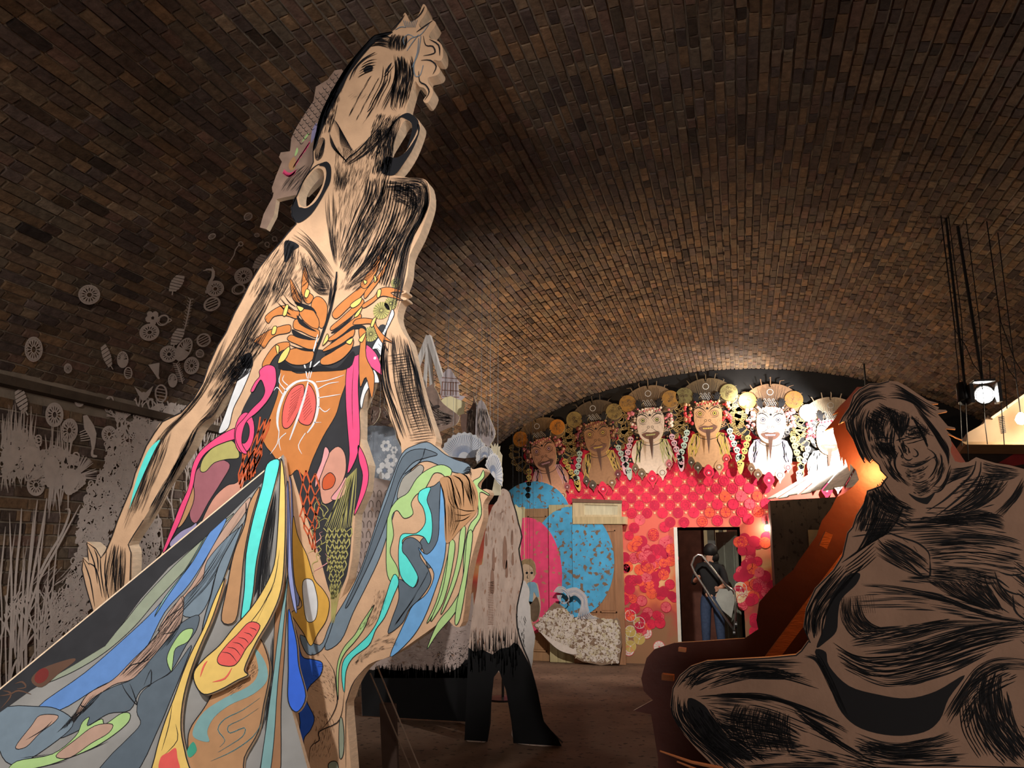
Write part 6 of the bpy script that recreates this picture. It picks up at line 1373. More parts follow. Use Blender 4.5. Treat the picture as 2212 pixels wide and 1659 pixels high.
# the tall spire
so = E4((470,110), (500,100), (540,130), (560,200), (590,290), (610,380), (640,500), (615,600), (630,700), (650,820), (640,900), (600,1080), (600,1250), (640,1400), (690,1520))+[(1146, 1448), (1160, 1500), (1172, 1560), (1202, 1594), (1210, 1640), (1112, 1640), (1108, 1560), (1096, 1490), (1078, 1452), (1064, 1462), (1058, 1520), (1050, 1640), (1006, 1640)]+E4((200,1659), (205,1400), (235,1130), (270,940), (290,740), (320,730), (330,560), (350,400), (400,250), (440,200))
spire, Bs = cutout('paper_spire', 'tall weathered paper spire with a blackened foot standing on the floor', 'paper cutout', YC-.55, so, M_burnt, .05, 2, drop=False, floor=True, edge=M_soot)
k = Ink(Bs, .002); r = random.Random(3)
k.fill([[zfloor(Bs, *p) for p in E4((200,1420), (250,1460), (320,1440), (400,1480), (470,1430), (540,1420), (580,1380), (620,1400), (688,1522))+[(1149, 1448), (1163, 1500), (1175, 1560), (1205, 1594), (1214, 1640), (1109, 1640), (1105, 1561), (1093, 1491), (1078, 1448), (1067, 1463), (1061, 1520), (1053, 1640), (1003, 1640)]+E4((190,1700))]], 0)
for t in range(150):
    x = r.uniform(215, 620); y = r.uniform(1230, 1460)+abs(x-420)*.1; k.px(E4((x, y), (x+r.uniform(-8, 8), y+r.uniform(60, 200))), r.uniform(.8, 3), 0, (.1, .8))
for t in range(150):
    x = r.uniform(300, 620); y = r.uniform(250, 1250); k.px(E4((x, y), (x+r.uniform(-5, 5), y+r.uniform(15, 60))), r.uniform(.5, 1.3), 1, (.3, .3))
for x, y, w_, h_ in ((505, 620, 16, 130), (410, 680, 9, 90), (565, 500, 8, 60), (400, 860, 14, 100), (520, 760, 9, 70), (350, 520, 8, 50), (570, 680, 8, 50)): k.fillpx(E4((x, y-h_), (x+w_, y-h_*.4), (x+w_, y+h_), (x-w_, y+h_), (x-w_, y-h_*.4)), 1)
for y in range(880, 1240, 14): k.px(E4((365, y), (410, y-4)), 1.2, 1, (1, 1), 0, 0)
for j in range(16): k.px(E4((470-j*4, 330-j*5+60), (480+j*2, 260+j*2)), .8, 1)
k.build('carved_marks', [M_soot, mat('spire_shadow_cut', (142, 108, 90), .9)], spire)['kind'] = 'stuff'
# ivory strips standing behind the spire
for j, (L, lb) in enumerate(((E4((570,255), (620,258), (650,280), (640,420), (630,700), (600,700)), 'upper ivory strip behind the right side of the spire'), (E4((350,400), (360,390), (330,740), (300,760), (318,700)), 'narrow ivory strip behind the left side of the spire'))):
    cutout('ivory_strip', lb, 'paper cutout', YC+.25+j*.1, L, mat('ivory_card', (214, 200, 156), .8, .08), .01, 2)
# white burnt veil to the right of the spire
veil, Bv = cutout('white_veil', 'long white ragged paper veil right of the blackened spire', 'paper cutout', YC+.16, E4((650,860), (690,900), (710,960), (700,1040), (715,1080), (720,1200), (755,1330), (740,1450), (735,1540), (715,1615), (690,1560), (600,1440), (590,1200), (620,1000)), M_paper, .01, 2)
k = Ink(Bv, .002); r = random.Random(8)
for t in range(60): x = r.uniform(590, 680); y = r.uniform(1150, 1560); k.px(E4((x, y), (x+r.uniform(-14, 14), y+r.uniform(10, 50))), r.uniform(1, 5), 0, (.2, .2))
k.build('soot_marks', [M_soot], veil)['kind'] = 'stuff'
# girl peeping from behind the spire
girl, Bg = cutout('child_cutout', 'small cut-out of a child in a blue shirt peeping from behind the spire', 'paper cutout', YC+.32, E4((640,700), (690,685), (740,700), (760,760), (750,840), (720,880), (770,890), (790,980), (800,1080), (780,1180), (740,1210), (690,1200), (660,1000), (660,860), (636,800)), mat('child_skin', (196, 164, 134), .8, .08), .012)
k = Ink(Bg, .002)
k.fillpx(E4((690,890), (730,876), (765,892), (788,990), (770,1000), (745,960), (735,1040), (700,1060), (692,960)), 0); k.fillpx(E4((700,1050), (735,1040), (770,1000), (795,1080), (780,1180), (730,1200)), 1)
k.fillpx(E4((640,705), (690,682), (742,700), (762,770), (748,830), (740,770), (710,735), (670,725), (645,740)), 2)
for x in (688, 728): k.disc(k.B.uv(*E4((x, 800))[0]), .013, 3, .0004, 8)
for L in ([(675,780), (700,778)], [(715,776), (742,778)], [(700,810), (690,840), (704,845)], [(685,868), (712,866)], [(690,890), (750,860)]): k.px(E4(*L), 1.3, 3, dd=.0004)
k.build('painted_child', [mat('shirt_blue', (122, 158, 176)), mat('child_skirt', (104, 84, 64), .8, .25, 20), mat('child_hair', (150, 122, 84), .8, .2, 30), M_ink], girl)
# low paper city ruins under the drapery
city, Bc = cutout('paper_city', 'low white paper city with charred lower rim left of the spire', 'paper cutout', YC+.2, Z8((60,490), (180,480), (420,330), (560,240), (640,150), (720,90), (800,60), (850,0), (860,200), (860,480), (880,1200), (60,1200)), M_ash, .012, 1, smooth=False, drop=False, floor=True)
k = Ink(Bc, .002); r = random.Random(5)
k.fill([[zfloor(Bc, *p) for p in Z8((62,530), (150,545), (200,530), (280,545), (360,550), (420,530), (480,545), (560,545), (620,572), (700,555), (760,520), (800,470), (858,480), (878,1200), (62,1200))]], 0)
for t in range(240):
    x = r.uniform(230, 830); y = r.uniform(max(120, 520-(x-200)*.6), 540); k.px(Z8((x, y), (x+r.uniform(-40, 40), y+r.uniform(-16, 16))), r.uniform(.6, 1.8), 1 if r.random() < .6 else 2, (.4, .4))
for t in range(230):
    x = r.uniform(560, 830); y = r.gauss(470, 60); k.px(Z8((x, y), (x+r.uniform(-14, 14), y+r.uniform(-14, 14))), r.uniform(1, 4), 0, (.3, .3))
for t in range(110): x = r.uniform(150, 820); k.px(Z8((x, r.uniform(500, 530)), (x+r.uniform(-9, 9), 600)), r.uniform(2, 7), 0, (.2, 1))
k.build('city_lines', [M_soot, mat('city_cut', (112, 92, 80), .9), M_paper], city)['kind'] = 'stuff'
# lattice facade behind the hip
lat, Bl2 = cutout('paper_facade', 'white paper facade with arched windows behind the hip of the giant woman', 'paper cutout', YC-.3, [(770, 1050), (800, 1030), (850, 1040), (868, 1000), (880, 1100), (850, 1200), (820, 1300), (740, 1340), (735, 1290), (760, 1200)], M_ash, .01, 1, smooth=False)
k = Ink(Bl2, .002)
for j in range(12):
    for i_ in range(5):
        x, y = 768+i_*16-j*2, 1062+j*22; k.px([(x, y+12), (x, y+2), (x+4, y-3), (x+8, y+2), (x+8, y+12)], 1.6, 0, (1, 1))
k.build('window_cuts', [mat('city_cut2', (104, 88, 80), .9)], lat)['kind'] = 'stuff'
# floral blue-grey hanging
flo, Bf2 = cutout('floral_hanging', 'blue-grey hanging with white paper moths and flowers between body and arm', 'hanging', YC-.1, Z3((150,1000), (230,985), (400,1000), (430,1100), (500,1280), (430,1450), (330,1659), (180,1659), (130,1400), (120,1150)), mat('slate_cloth', (142, 150, 160), .85, .3, 9), .01, 2)
k = Ink(Bf2, .003); r = random.Random(2)
for x, y, s_ in ((330, 1180, 60), (410, 1220, 40), (380, 1320, 70), (320, 1420, 90), (240, 1600, 60), (300, 1560, 50)):
    c = k.B.uv(*Z3((x, y))[0]); s = k.B.scale(*Z3((x, y))[0])*s_/4.5
    for q in range(6): a = q*pi/3; k.disc((c[0]+s*.6*cos(a), c[1]+s*.6*sin(a)), s*.33, 0, q*.0001, 8)
    k.disc(c, s*.16, 1, .001, 8)
for t in range(70): x, y = r.uniform(160, 430), r.uniform(1010, 1640); k.px(Z3((x, y), (x+r.uniform(-20, 20), y+r.uniform(-30, 30))), .9, 0, (.4, .4))
k.build('moths_and_flowers', [mat('moth_white', (222, 222, 222), .8), M_pblue], flo)['kind'] = 'stuff'
# white tripod of poles
tri = thing('pole_tripod', 'white pole tripod rising behind the right arm of the giant woman', 'tripod', at_y(926, 840, 7.2))
YT = 7.2; ap = at_y(926, 726, YT); Mw = mat('white_pole', (196, 190, 184), .6, .08)
for (x, y), dy, w_ in (((898, 800), -.03, .045), ((916, 850), .02, .03), ((934, 850), .04, .035), ((956, 825), -.02, .045)):
    b = at_y(x, y, YT+dy); e = ap+(b-ap)*((ap.z-2.9)/(ap.z-b.z))
    mb = MB(); mb.bar(ap, e, w_, w_, (0, 1, .3)); mb.build('pole', Mw, tri)
mb = MB(); mb.tube([ap, (ap.x, ap.y, vz(ap.x)-.002)], .0015, 4); mb.build('hanger', MATS['lamp_black'], tri)
# pagoda-like paper tower and pale shape
pag, Bp = cutout('paper_pagoda', 'lilac paper pagoda tower above the wolf head', 'paper cutout', YC-.82, Z3((870,720), (855,660), (870,560), (850,530), (890,500), (880,480), (930,430), (960,440), (990,490), (1010,520), (1040,560), (1060,580), (1030,590), (1040,690), (1100,700), (1060,740), (960,730)), mat('lilac_paper', (184, 170, 172), .85, .08), .01, 1, smooth=False)
k = Ink(Bp, .002)
for j in range(6): k.px(Z3((880+j*26, 560), (872+j*28, 690)), 1.6, 0, (1, 1), 0, 0)
for y in (520, 560, 640, 700): k.px(Z3((875, y), (1040, y+10)), 1.5, 0, (1, 1), 0, 0)
k.build('tower_cuts', [mat('pagoda_cut', (132, 92, 74))], pag)
cutout('cream_card', 'plain cream paper shape between the wolf head and the dark wolf', 'paper cutout', YC-.9, Z3((865,740), (900,710), (960,698), (1010,720), (1100,760), (1085,830), (1090,880), (1045,880), (1040,910), (1000,870), (900,810)), mat('cream_card', (222, 210, 166), .85, .05), .008, 1, smooth=False)
# wolves
def wolf(label, L, m, lines, Y, eye=None):
    root, B = cutout('wolf_head', label, 'paper cutout', Y, L, m, .012, 2, group='wolf heads behind the giant woman')
    k = Ink(B, .002); k.r = random.Random(4)
    for A_, C_ in lines: k.ruled(A_, C_, 90, 1.6, 0, (.1, .3)); k.ruled(A_, C_, 70, 1.2, 1, (.1, .3))
    if eye: k.disc(B.uv(*eye), .03, 0, .001, 8, .016)
    k.build('fur_lines', [mat('fur_dark', (64, 54, 52), .9), mat('fur_light', (176, 156, 142), .9)], root)
wolf('brown wolf head cut-out in profile facing right', Z3((700,650), (720,620), (800,570), (800,610), (830,660), (860,740), (920,800), (1030,880), (1040,920), (1000,980), (900,1020), (800,1060), (720,1040), (680,850)), mat('fur_brown', (136, 114, 102), .9, .2, 20), [(Z3((720,660), (800,800), (1000,900)), Z3((780,1000), (860,1000), (960,960)))], YC-1.1, Z3((825,800))[0])
wolf('dark wolf head cut-out facing left with pointed ear', Z3((1055,880), (1110,870), (1140,830), (1175,760), (1180,690), (1200,760), (1215,780), (1200,1080), (1160,1090), (1090,1060), (1060,1000)), mat('fur_umber', (98, 76, 66), .9, .2, 20), [(Z3((1140,840), (1120,950), (1110,1050)), Z3((1205,800), (1190,950), (1180,1080)))], YC-.98, Z3((1140,850))[0])
wolf('shaggy grey fur cut-out with ragged right edge', Z3((1210,800), (1255,735), (1300,800), (1320,870), (1350,940), (1385,1030), (1385,1080), (1370,1120), (1345,1160), (1320,1190), (1240,1120), (1195,1080)), mat('fur_grey', (150, 138, 136), .9, .2, 20), [(Z3((1230,800), (1220,950), (1210,1090)), Z3((1300,820), (1350,980), (1370,1110)))], YC-1.04)
wolf('small dark muzzle cut-out under the arm of the giant woman', Z3((190,800), (270,810), (260,900), (210,970), (175,970), (180,880)), mat('fur_umber', (98, 76, 66)), [(Z3((200,820), (190,960)), Z3((260,830), (220,960)))], YC-.9)
wolf('dark patterned cut-out beside the small muzzle', Z3((280,820), (310,800), (350,860), (370,940), (330,920), (290,880)), mat('fur_umber', (98, 76, 66)), [(Z3((290,830), (330,910)), Z3((330,840), (360,930)))], YC-.88)
# white coral fans
def fan(label, cx, cy, rx, ry, a0, a1, Y, n, m):
    pts = [Z3((cx, cy))[0]]+[Z3((cx+rx*cos(a0+(a1-a0)*t/24)*(1+.03*(-1)**t), cy-ry*sin(a0+(a1-a0)*t/24)*(1+.03*(-1)**t)))[0] for t in range(25)]
    root, B = cutout('coral_fan', label, 'paper cutout', Y, pts, m, .012, 1, smooth=False, group='white paper coral fans')
    k = Ink(B, .002)
    for t in range(n):
        a = a0+(a1-a0)*t/n; k.px(Z3((cx+rx*.25*cos(a), cy-ry*.25*sin(a)), (cx+rx*.9*cos(a)+8, cy-ry*.9*sin(a))), 1.0, 0, (1, 1), 0, 0)
        k.px(Z3((cx+rx*.5*cos(a)-6, cy-ry*.5*sin(a)), (cx+rx*.86*cos(a)-6, cy-ry*.86*sin(a))), .8, 1, (1, 1), .0003, 0)
    k.build('fan_ribs', [M_pblue, mat('fan_white', (216, 214, 210), .8)], root)
M_fan = mat('fan_paper', (178, 178, 180), .85, .1)
fan('large white coral fan behind the fist', 1090, 1300, 230, 250, .1, pi-.1, YC-1.2, 30, M_fan)
fan('curly white coral disc right of the large fan', 1290, 1290, 90, 110, -.6, pi+.6, YC-1.26, 20, mat('fan_paper2', (186, 182, 178), .85))
fan('tall white ruffled shell at the right edge of the collage', 1370, 1480, 90, 230, -.4, pi-.5, YC-1.32, 16, mat('fan_paper3', (206, 202, 200), .85))
hnd, Bh2 = cutout('paper_hand', 'ivory paper hand reaching up beside the coral fans', 'paper cutout', YC-1.15, Z3((1340,1290), (1350,1200), (1345,1150), (1370,1190), (1385,1155), (1395,1190), (1412,1150), (1418,1195), (1435,1180), (1430,1230), (1455,1270), (1450,1350), (1440,1659), (1350,1659), (1400,1400), (1370,1330)), M_paper2, .01, 1, smooth=False)
# thin supports of the giant woman crossing the dark floor
def rail(label, pts, rad, m):
    mb = MB(); mb.tube(pts, rad, 6); o = mb.build('support_wire', m); set_origin(o, pts[-1]); tag(o, label, 'wire', 'wires bracing the giant woman')
Mwire = mat('steel_wire', (150, 130, 112), .4, .1, metal=.6)
for lb, a, b in (('longer pale wire running down from the drapery to the floor', (815, 1440), (910, 1668)), ('shorter pale wire running from the hem to the floor', (800, 1455), (870, 1620))):
    p0 = at_y(*a, YW+.12); p1 = at_y(*b, YW+.5); d = p1-p0; rail(lb, [p0, p0+d*(p0.z-.003)/(-d.z)], .003, Mwire)
prop = thing('prop_board', 'dark leaning prop board behind the lower hem of the giant woman', 'board', (at_y(850, 1659, YW+.6).x, YW+.6, 0))
p0, p1 = at_y(838, 1520, YW+.5), at_y(846, 1700, YW+.6); d = p1-p0; e = p0+d*((p0.z-.003)/-d.z)
mb = MB(); mb.bar(p0, e, .07, .02, (0, 1, 0)); mb.build('board', mat('prop_dark', (60, 44, 36), .8), prop)
# warm lamp behind the collage
LB = Vector((-2.55, 9.3, 1.0)); ls = thing('floor_lamp', 'warm lamp on a stand hidden behind the paper collage', 'lamp', (LB.x, LB.y, 0))
mb = MB(); mb.tube([(LB.x, LB.y, 0), (LB.x, LB.y, .96)], .015, 8); mb.build('pole', MATS['lamp_black'], ls); mb = MB(); mb.lathe((LB.x, LB.y, 0), [(.001, .0), (.18, .0), (.18, .02), (.001, .03)], (0, 0, 1), 16); mb.build('base', MATS['lamp_black'], ls)
mb = MB(); mb.lathe(LB, [(.001, -.05), (.05, -.04), (.06, 0), (.04, .05), (.001, .06)], (0, 0, 1), 12); mb.build('bulb', MATS['warm_bulb'], ls, True)
lamp('collage_lamp_light', 'SPOT', LB+Vector((0, 0, .08)), 520, (1, .70, .42), .05, LB+Vector((.75, .3, 2)), 118, .6)
# ================================================================== white paper cut-outs on the left wall and vault
BL = Board((-HW+.04, 6, 1.5), (1, 0, 0))
def vault_hit(x, y):
    d = ray(x, y); t = .5
    while t < 16:
        q = CAM+d*t
        if q.x < -HW or q.x > HW or q.z > vz(q.x) and q.z > SPR: break
        t += .01
    return q
def surf_board(x, y):
    """board tangent to the wall or vault where pixel (x, y) lands"""
    q = vault_hit(x, y)
    if q.z <= SPR: return Board((-HW+.03, q.y, q.z), (1, 0, 0))
    e = .02; tx, tz = e, vz(q.x+e)-vz(q.x); n = Vector((tz, 0, -tx)).normalized(); n = Vector((max(n.x, .001), 0, n.z))
    if q.x < 0 and n.x < 0: n.x = -n.x
    return Board(q+n*.03, n)
M_cut = mat('paper_cutout', (194, 180, 170), .85, .08, 20)
def motif_at(kind, x, y, sx, sy, rot, label):
    B = surf_board(x, y); k = Ink(B, 0, True); c = B.uv(x, y); 
    ex = B.uv(x+1, y); ey = B.uv(x, y+1); ux = (ex[0]-c[0], ex[1]-c[1]); uy = (ey[0]-c[0], ey[1]-c[1])
    ca, sa = cos(rot), sin(rot)
    def Lp(a, b):      # local px (x right, y down) rotated, mapped to the wall
        a, b = a*ca-b*sa, a*sa+b*ca
        return (c[0]+ux[0]*a+uy[0]*b, c[1]+ux[1]*a+uy[1]*b)
    s = B.scale(x, y); r = random.Random(int(x*3+y)); W = lambda v: v*s
    ST = lambda pts, w_, tp=(.6, .6), sm=3: k.stroke([Lp(*p) for p in pts], W(w_), 0, tp, 0, sm)
    circ = lambda rx, ry, n=20, cx=0, cy=0: [(cx+rx*cos(2*pi*t/n), cy+ry*sin(2*pi*t/n)) for t in range(n+1)]
    if kind == 'rosette':
        ST(circ(sx, sy, 24), sx*.13, (1, 1), 0); ST(circ(sx*.3, sy*.3, 12), sx*.08, (1, 1), 0)
        for t in range(14):
            a = 2*pi*t/14; ST([(sx*.3*cos(a), sy*.3*sin(a)), (sx*.95*cos(a), sy*.95*sin(a))], sx*.10, (.7, 1.4), 0)
            a2 = a+.22; ST([(sx*.62*cos(a), sy*.62*sin(a)), (sx*.95*cos(a2), sy*.95*sin(a2))], sx*.08, (1, 1), 0)
            a2 = a-.22; ST([(sx*.62*cos(a), sy*.62*sin(a)), (sx*.95*cos(a2), sy*.95*sin(a2))], sx*.08, (1, 1), 0)
    elif kind == 'shell':
        n = 6
        for t in range(n):
            f0, f1 = t/n, (t+.72)/n; w0, w1 = sx*(.35+.65*sin(pi*(f0*.8+.15))), sx*(.35+.65*sin(pi*(f1*.8+.15))); y0, y1 = -sy+2*sy*f0, -sy+2*sy*f1
            k.fill([[Lp(-w0, y0+sx*.3), Lp(w0, y0-sx*.2), Lp(w1, y1-sx*.2), Lp(-w1, y1+sx*.3)]])
        ST([(0, sy*.8), (sx*.3, sy*1.3)], sx*.3)
    elif kind == 'loop':
        ST(circ(sx, sy, 20), sx*.16, (1, 1), 0); ST(circ(sx*.8, sy*.85, 20, sx*.1), sx*.08, (1, 1), 0); ST([(sx*.3, sy), (sx*1.2, sy*1.1), (sx*.9, sy*.3)], sx*.14)
    elif kind == 'star':
        P = []
        for t in range(10): a = -pi/2+pi*t/5; rr = 1 if t % 2 == 0 else .36; P.append(Lp(sx*rr*cos(a), sy*rr*sin(a)))
        k.fill([P])
    elif kind == 'fish':
        k.fill([[Lp(*p) for p in ((-sx*.4, -sy), (sx*.1, -sy*1.02), (sx*.8, -sy*.4), (sx, .1*sy), (sx*.7, sy*.6), (sx*.35, sy), (sx*.1, sy*.95), (sx*.1, sy*.3), (-sx*.5, -sy*.3))]])
        for t in range(5): ST([(-sx*.4+t*.1*sx, -sy*.2+t*sy*.15), (-sx*1.2, sy*(-.1+t*.12))], sx*.16)
        ST([(sx*.2, sy*.9), (0, sy*1.3), (sx*.6, sy*1.4)], sx*.3)
    elif kind == 'pod':
        ST(circ(sx, sy, 18), sx*.22, (1, 1), 0)
        for t in range(4): ST([(-sx*.8, -sy*.6+t*sy*.4), (sx*.8, -sy*.4+t*sy*.4)], sx*.16)
    elif kind == 'cockle':
        k.fill([[Lp(sx*cos(2*pi*t/18), sy*sin(2*pi*t/18)) for t in range(10)]]); ST(circ(sx, sy, 18), sx*.2, (1, 1), 0)
        for t in range(9): a = pi+pi*t/9; ST([(0, 0), (sx*cos(a), sy*sin(a))], sx*.12, (1, 1), 0)
    elif kind == 'seahorse':
        ST([(-sx, -sy), (sx*.4, -sy*.95), (sx*.5, -sy*.4), (-sx*.1, sy*.1), (-sx*.2, sy*.7), (-sx*.9, sy), (-sx, sy*.8)], sx*.65, (.5, .3), 4)
        ST([(-sx*1.6, -sy*.9), (-sx*.4, -sy)], sx*.2); ST([(.3*sx, -sy*1.2), (.9*sx, -sy*.8)], sx*.2)
    elif kind == 'bird':
        k.fill([[Lp(*p) for p in ((-sx, -sy*.9), (-sx*.2, -sy*.1), (0, -sy*.2), (sx*.2, -sy*.1), (sx, -sy), (sx*.6, sy*.2), (sx*.2, sy*.9), (-sx*.2, sy), (-sx*.6, sy*.2))]])
    elif kind == 'tail':
        ST([(-sx, sy), (-sx*.2, sy*.2), (0, -sy*.4), (sx*.7, -sy)], 1.6); ST(circ(sx*.4, sy*.2, 12, sx*.8, -sy), 1.6, (1, 1), 0)
    elif kind == 'flower':
        for t in range(5): a = 2*pi*t/5; k.fill([[Lp(sx*.6*cos(a)+sx*.42*cos(q*pi/4), sy*.6*sin(a)+sy*.42*sin(q*pi/4)) for q in range(8)]])
    elif kind == 'cone':
        k.fill([[Lp(-sx, -sy), Lp(sx, -sy), Lp(sx*.4, sy*.6), Lp(sx*.5, sy), Lp(sx*.2, sy)]])
    elif kind == 'feather':
        ST([(0, -sy), (sx*.2, 0), (0, sy)], sx*.4, (.6, .4))
        for t in range(10): f = -1+2*t/10; ST([(sx*.1, f*sy), (-sx, f*sy-sx*.6)], sx*.22); ST([(sx*.1, f*sy), (sx, f*sy-sx*.6)], sx*.22)
    name = {'rosette': 'paper_rosette', 'shell': 'paper_spiral_shell', 'loop': 'paper_ribbon_loop', 'star': 'paper_starfish', 'fish': 'paper_fish', 'pod': 'paper_seed_pod', 'cockle': 'paper_cockle_shell', 'seahorse': 'paper_seahorse', 'bird': 'paper_bird', 'tail': 'paper_tadpole', 'flower': 'paper_flower', 'cone': 'paper_cone', 'feather': 'paper_feather'}[kind]
    # give the sheet its real paper thickness
    n0 = len(k.v); k.v += [p-B.n*.004 for p in k.v]; k.f += [tuple(i+n0 for i in f)[::-1] for f in list(k.f)]; k.i += list(k.i)
    o = k.build(name, [M_cut], None); set_origin(o, B.w(c)); tag(o, label, 'paper cutout', 'white paper cut-outs on wall and vault')
MO = [('rosette', 193, 637, 22, 20, 0, 'paper rosette alone high up on the vault'), ('shell', 381, 613, 12, 20, .5, 'striped spiral shell cut-out near the top of the vault group'), ('seahorse', 455, 608, 10, 25, 0, 'paper seahorse near the shoulder of the giant woman'),
      ('rosette', 465, 624, 18, 16, -.3, 'paper rosette overlapping the paper seahorse'), ('pod', 458, 657, 17, 13, -.5, 'speckled oval pod just below the paper seahorse'), ('rosette', 526, 596, 19, 16, -.5, 'paper rosette tucked at the upper arm'), ('loop', 515, 625, 14, 10, -.4, 'paper ribbon loop beside the upper arm'),
      ('shell', 560, 566, 9, 18, .6, 'banded shell touching the upper arm'), ('tail', 508, 548, 12, 22, .1, 'thin paper tadpole with a looped head'), ('pod', 536, 468, 9, 7, -.6, 'small solid pod left of the left hoop earring'), ('pod', 458, 511, 8, 5, -.5, 'tiny pod highest on the dark vault'), ('loop', 593, 516, 5, 5, 0, 'tiny ring by the shoulder edge'), ('loop', 577, 528, 5, 5, .4, 'tiny curled ring below the shoulder ring'), ('pod', 555, 508, 5, 4, 0, 'tiny mottled pod between the two rings'),
      ('loop', 352, 692, 13, 10, -.6, 'ribbon loop on the flower bunch'), ('flower', 330, 687, 16, 16, .3, 'paper flower with five broad petals'), ('rosette', 323, 718, 20, 17, -.2, 'paper rosette under the five-petalled flower'), ('feather', 405, 680, 6, 32, .2, 'long knotted paper feather'),
      ('shell', 383, 728, 11, 20, .45, 'spiral shell under the knotted feather'), ('pod', 440, 735, 14, 13, -.6, 'round pod with cut slots by the arm'), ('rosette', 365, 765, 18, 17, 0, 'paper rosette at the foot of the spiral shell'), ('cockle', 397, 755, 14, 26, .5, 'tall ribbed mussel cut-out'), ('pod', 432, 764, 8, 8, 0, 'small pod right of the mussel'),
      ('rosette', 414, 790, 15, 18, .2, 'paper rosette low beside the forearm'), ('rosette', 73, 755, 18, 26, 0, 'large upright rosette near the ledge at far left'), ('shell', 231, 770, 9, 24, -.35, 'leaning striped shell above the ledge'), ('cockle', 265, 777, 11, 17, 0, 'ribbed oval cockle right of the leaning shell'), ('pod', 277, 806, 8, 12, 0, 'small eyed pod below the cockle'),
      ('rosette', 147, 796, 8, 10, 0, 'tiny rosette on the ledge line'), ('cone', 336, 803, 12, 17, -.2, 'pointed white paper cone'), ('bird', 311, 850, 20, 16, 0, 'small white bird with raised wings'), ('shell', 47, 866, 12, 26, -.3, 'fat striped shell at the far left'), ('rosette', 118, 896, 18, 25, 0, 'rosette on a tall stalk'), ('rosette', 150, 930, 17, 25, .1, 'darker rosette right of the stalked one'), ('rosette', 172, 865, 10, 13, 0, 'small rosette under the ledge'),
      ('loop', 236, 873, 9, 17, .2, 'upright ribbon loop left of the starfish'), ('star', 262, 893, 20, 20, .1, 'five-pointed white paper starfish'), ('fish', 192, 935, 16, 38, -.15, 'paper fish diving head up'), ('rosette', 236, 938, 15, 17, 0, 'rosette right of the fish'), ('rosette', 78, 1048, 18, 22, 0, 'rosette below the paper skulls'), ('pod', 348, 850, 12, 18, 0, 'beaded oval pod above the coral'), ('cockle', 373, 822, 9, 14, 0, 'small cockle above the coral clump'), ('feather', 388, 808, 7, 22, -.3, 'short feather above the coral clump')]
for a in MO: motif_at(*a)
# branching coral and lace sheets
def coral(k, x, y, a, L, w_, depth, r, spread=.5):
    if depth == 0 or L < 5: return
    x2, y2 = x+L*cos(a), y-L*sin(a); k.px([(x, y), ((x+x2)/2+r.uniform(-2, 2), (y+y2)/2), (x2, y2)], w_, 0, (1, .8))
    for s in (-1, 1):
        if r.random() < .9: coral(k, x2, y2, a+s*r.uniform(.08, spread), L*r.uniform(.66, .92), w_*.84, depth-1, r, spread)
def sheet(name, label, fn, group='white paper lace on the left wall', anchor=(100, 1300)):
    k = Ink(BL, .004, True); k.r = random.Random(1); fn(k, random.Random(9))
    n0 = len(k.v); k.v += [p-BL.n*.004 for p in k.v]; k.f += [tuple(i+n0 for i in f)[::-1] for f in list(k.f)]; k.i += list(k.i)
    o = k.build(name, [M_cut], None); set_origin(o, BL.w(BL.uv(*anchor))); tag(o, label, 'paper cutout', group)
def reeds(k, r):
    for j in range(20):
        x = r.uniform(-20, 105); y0 = 1500; top = r.uniform(1090, 1290); k.px([(x, y0), (x+r.uniform(-6, 10), (y0+top)/2), (x+r.uniform(-4, 26), top)], r.uniform(1.6, 4), 0, (1, .1))
    for j in range(7): coral(k, -10+j*24, 1500, pi/2-r.uniform(-.05, .5), 62, 4, 6, r, .3)
    for L in ([(80,1080), (70,1160), (60,1260), (50,1400)], [(100,1076), (92,1130), (78,1200), (60,1300)], [(46,1098), (42,1160), (34,1240), (26,1400)], [(140,1100), (150,1104), (134,1150), (104,1200), (84,1240)], [(172,1090), (140,1150), (110,1205), (85,1250), (60,1320)]): k.px(L, 4, 0, (.2, 1))
sheet('paper_reeds', 'tall thin paper reeds rising at the lower left of the wall', reeds)
def veil2(k, r):
    lace(k, [(195, 1040), (262, 968), (300, 930), (330, 940), (300, 1010), (262, 1110), (232, 1190), (215, 1260), (190, 1330), (110, 1420), (60, 1460), (110, 1330), (150, 1240), (165, 1150)], 760, r, (2.5, 6))
    lace(k, [(195, 1040), (235, 1010), (262, 1060), (230, 1180), (200, 1260), (170, 1240), (170, 1120)], 170, r, (4, 8))
    for j in range(9): coral(k, 60+j*14, 1440-j*16, pi/2-r.uniform(.2, .8), 40, 2.6, 5, r, .45)
    for j in range(70):
        x, y = r.uniform(60, 190), r.uniform(1240, 1450); k.px([(x, y), (x+r.uniform(20, 60), y-r.uniform(20, 70))], r.uniform(1.5, 3.5))
sheet('paper_veil', 'broad lacy paper veil spreading behind the raised arm', veil2, anchor=(200, 1200))
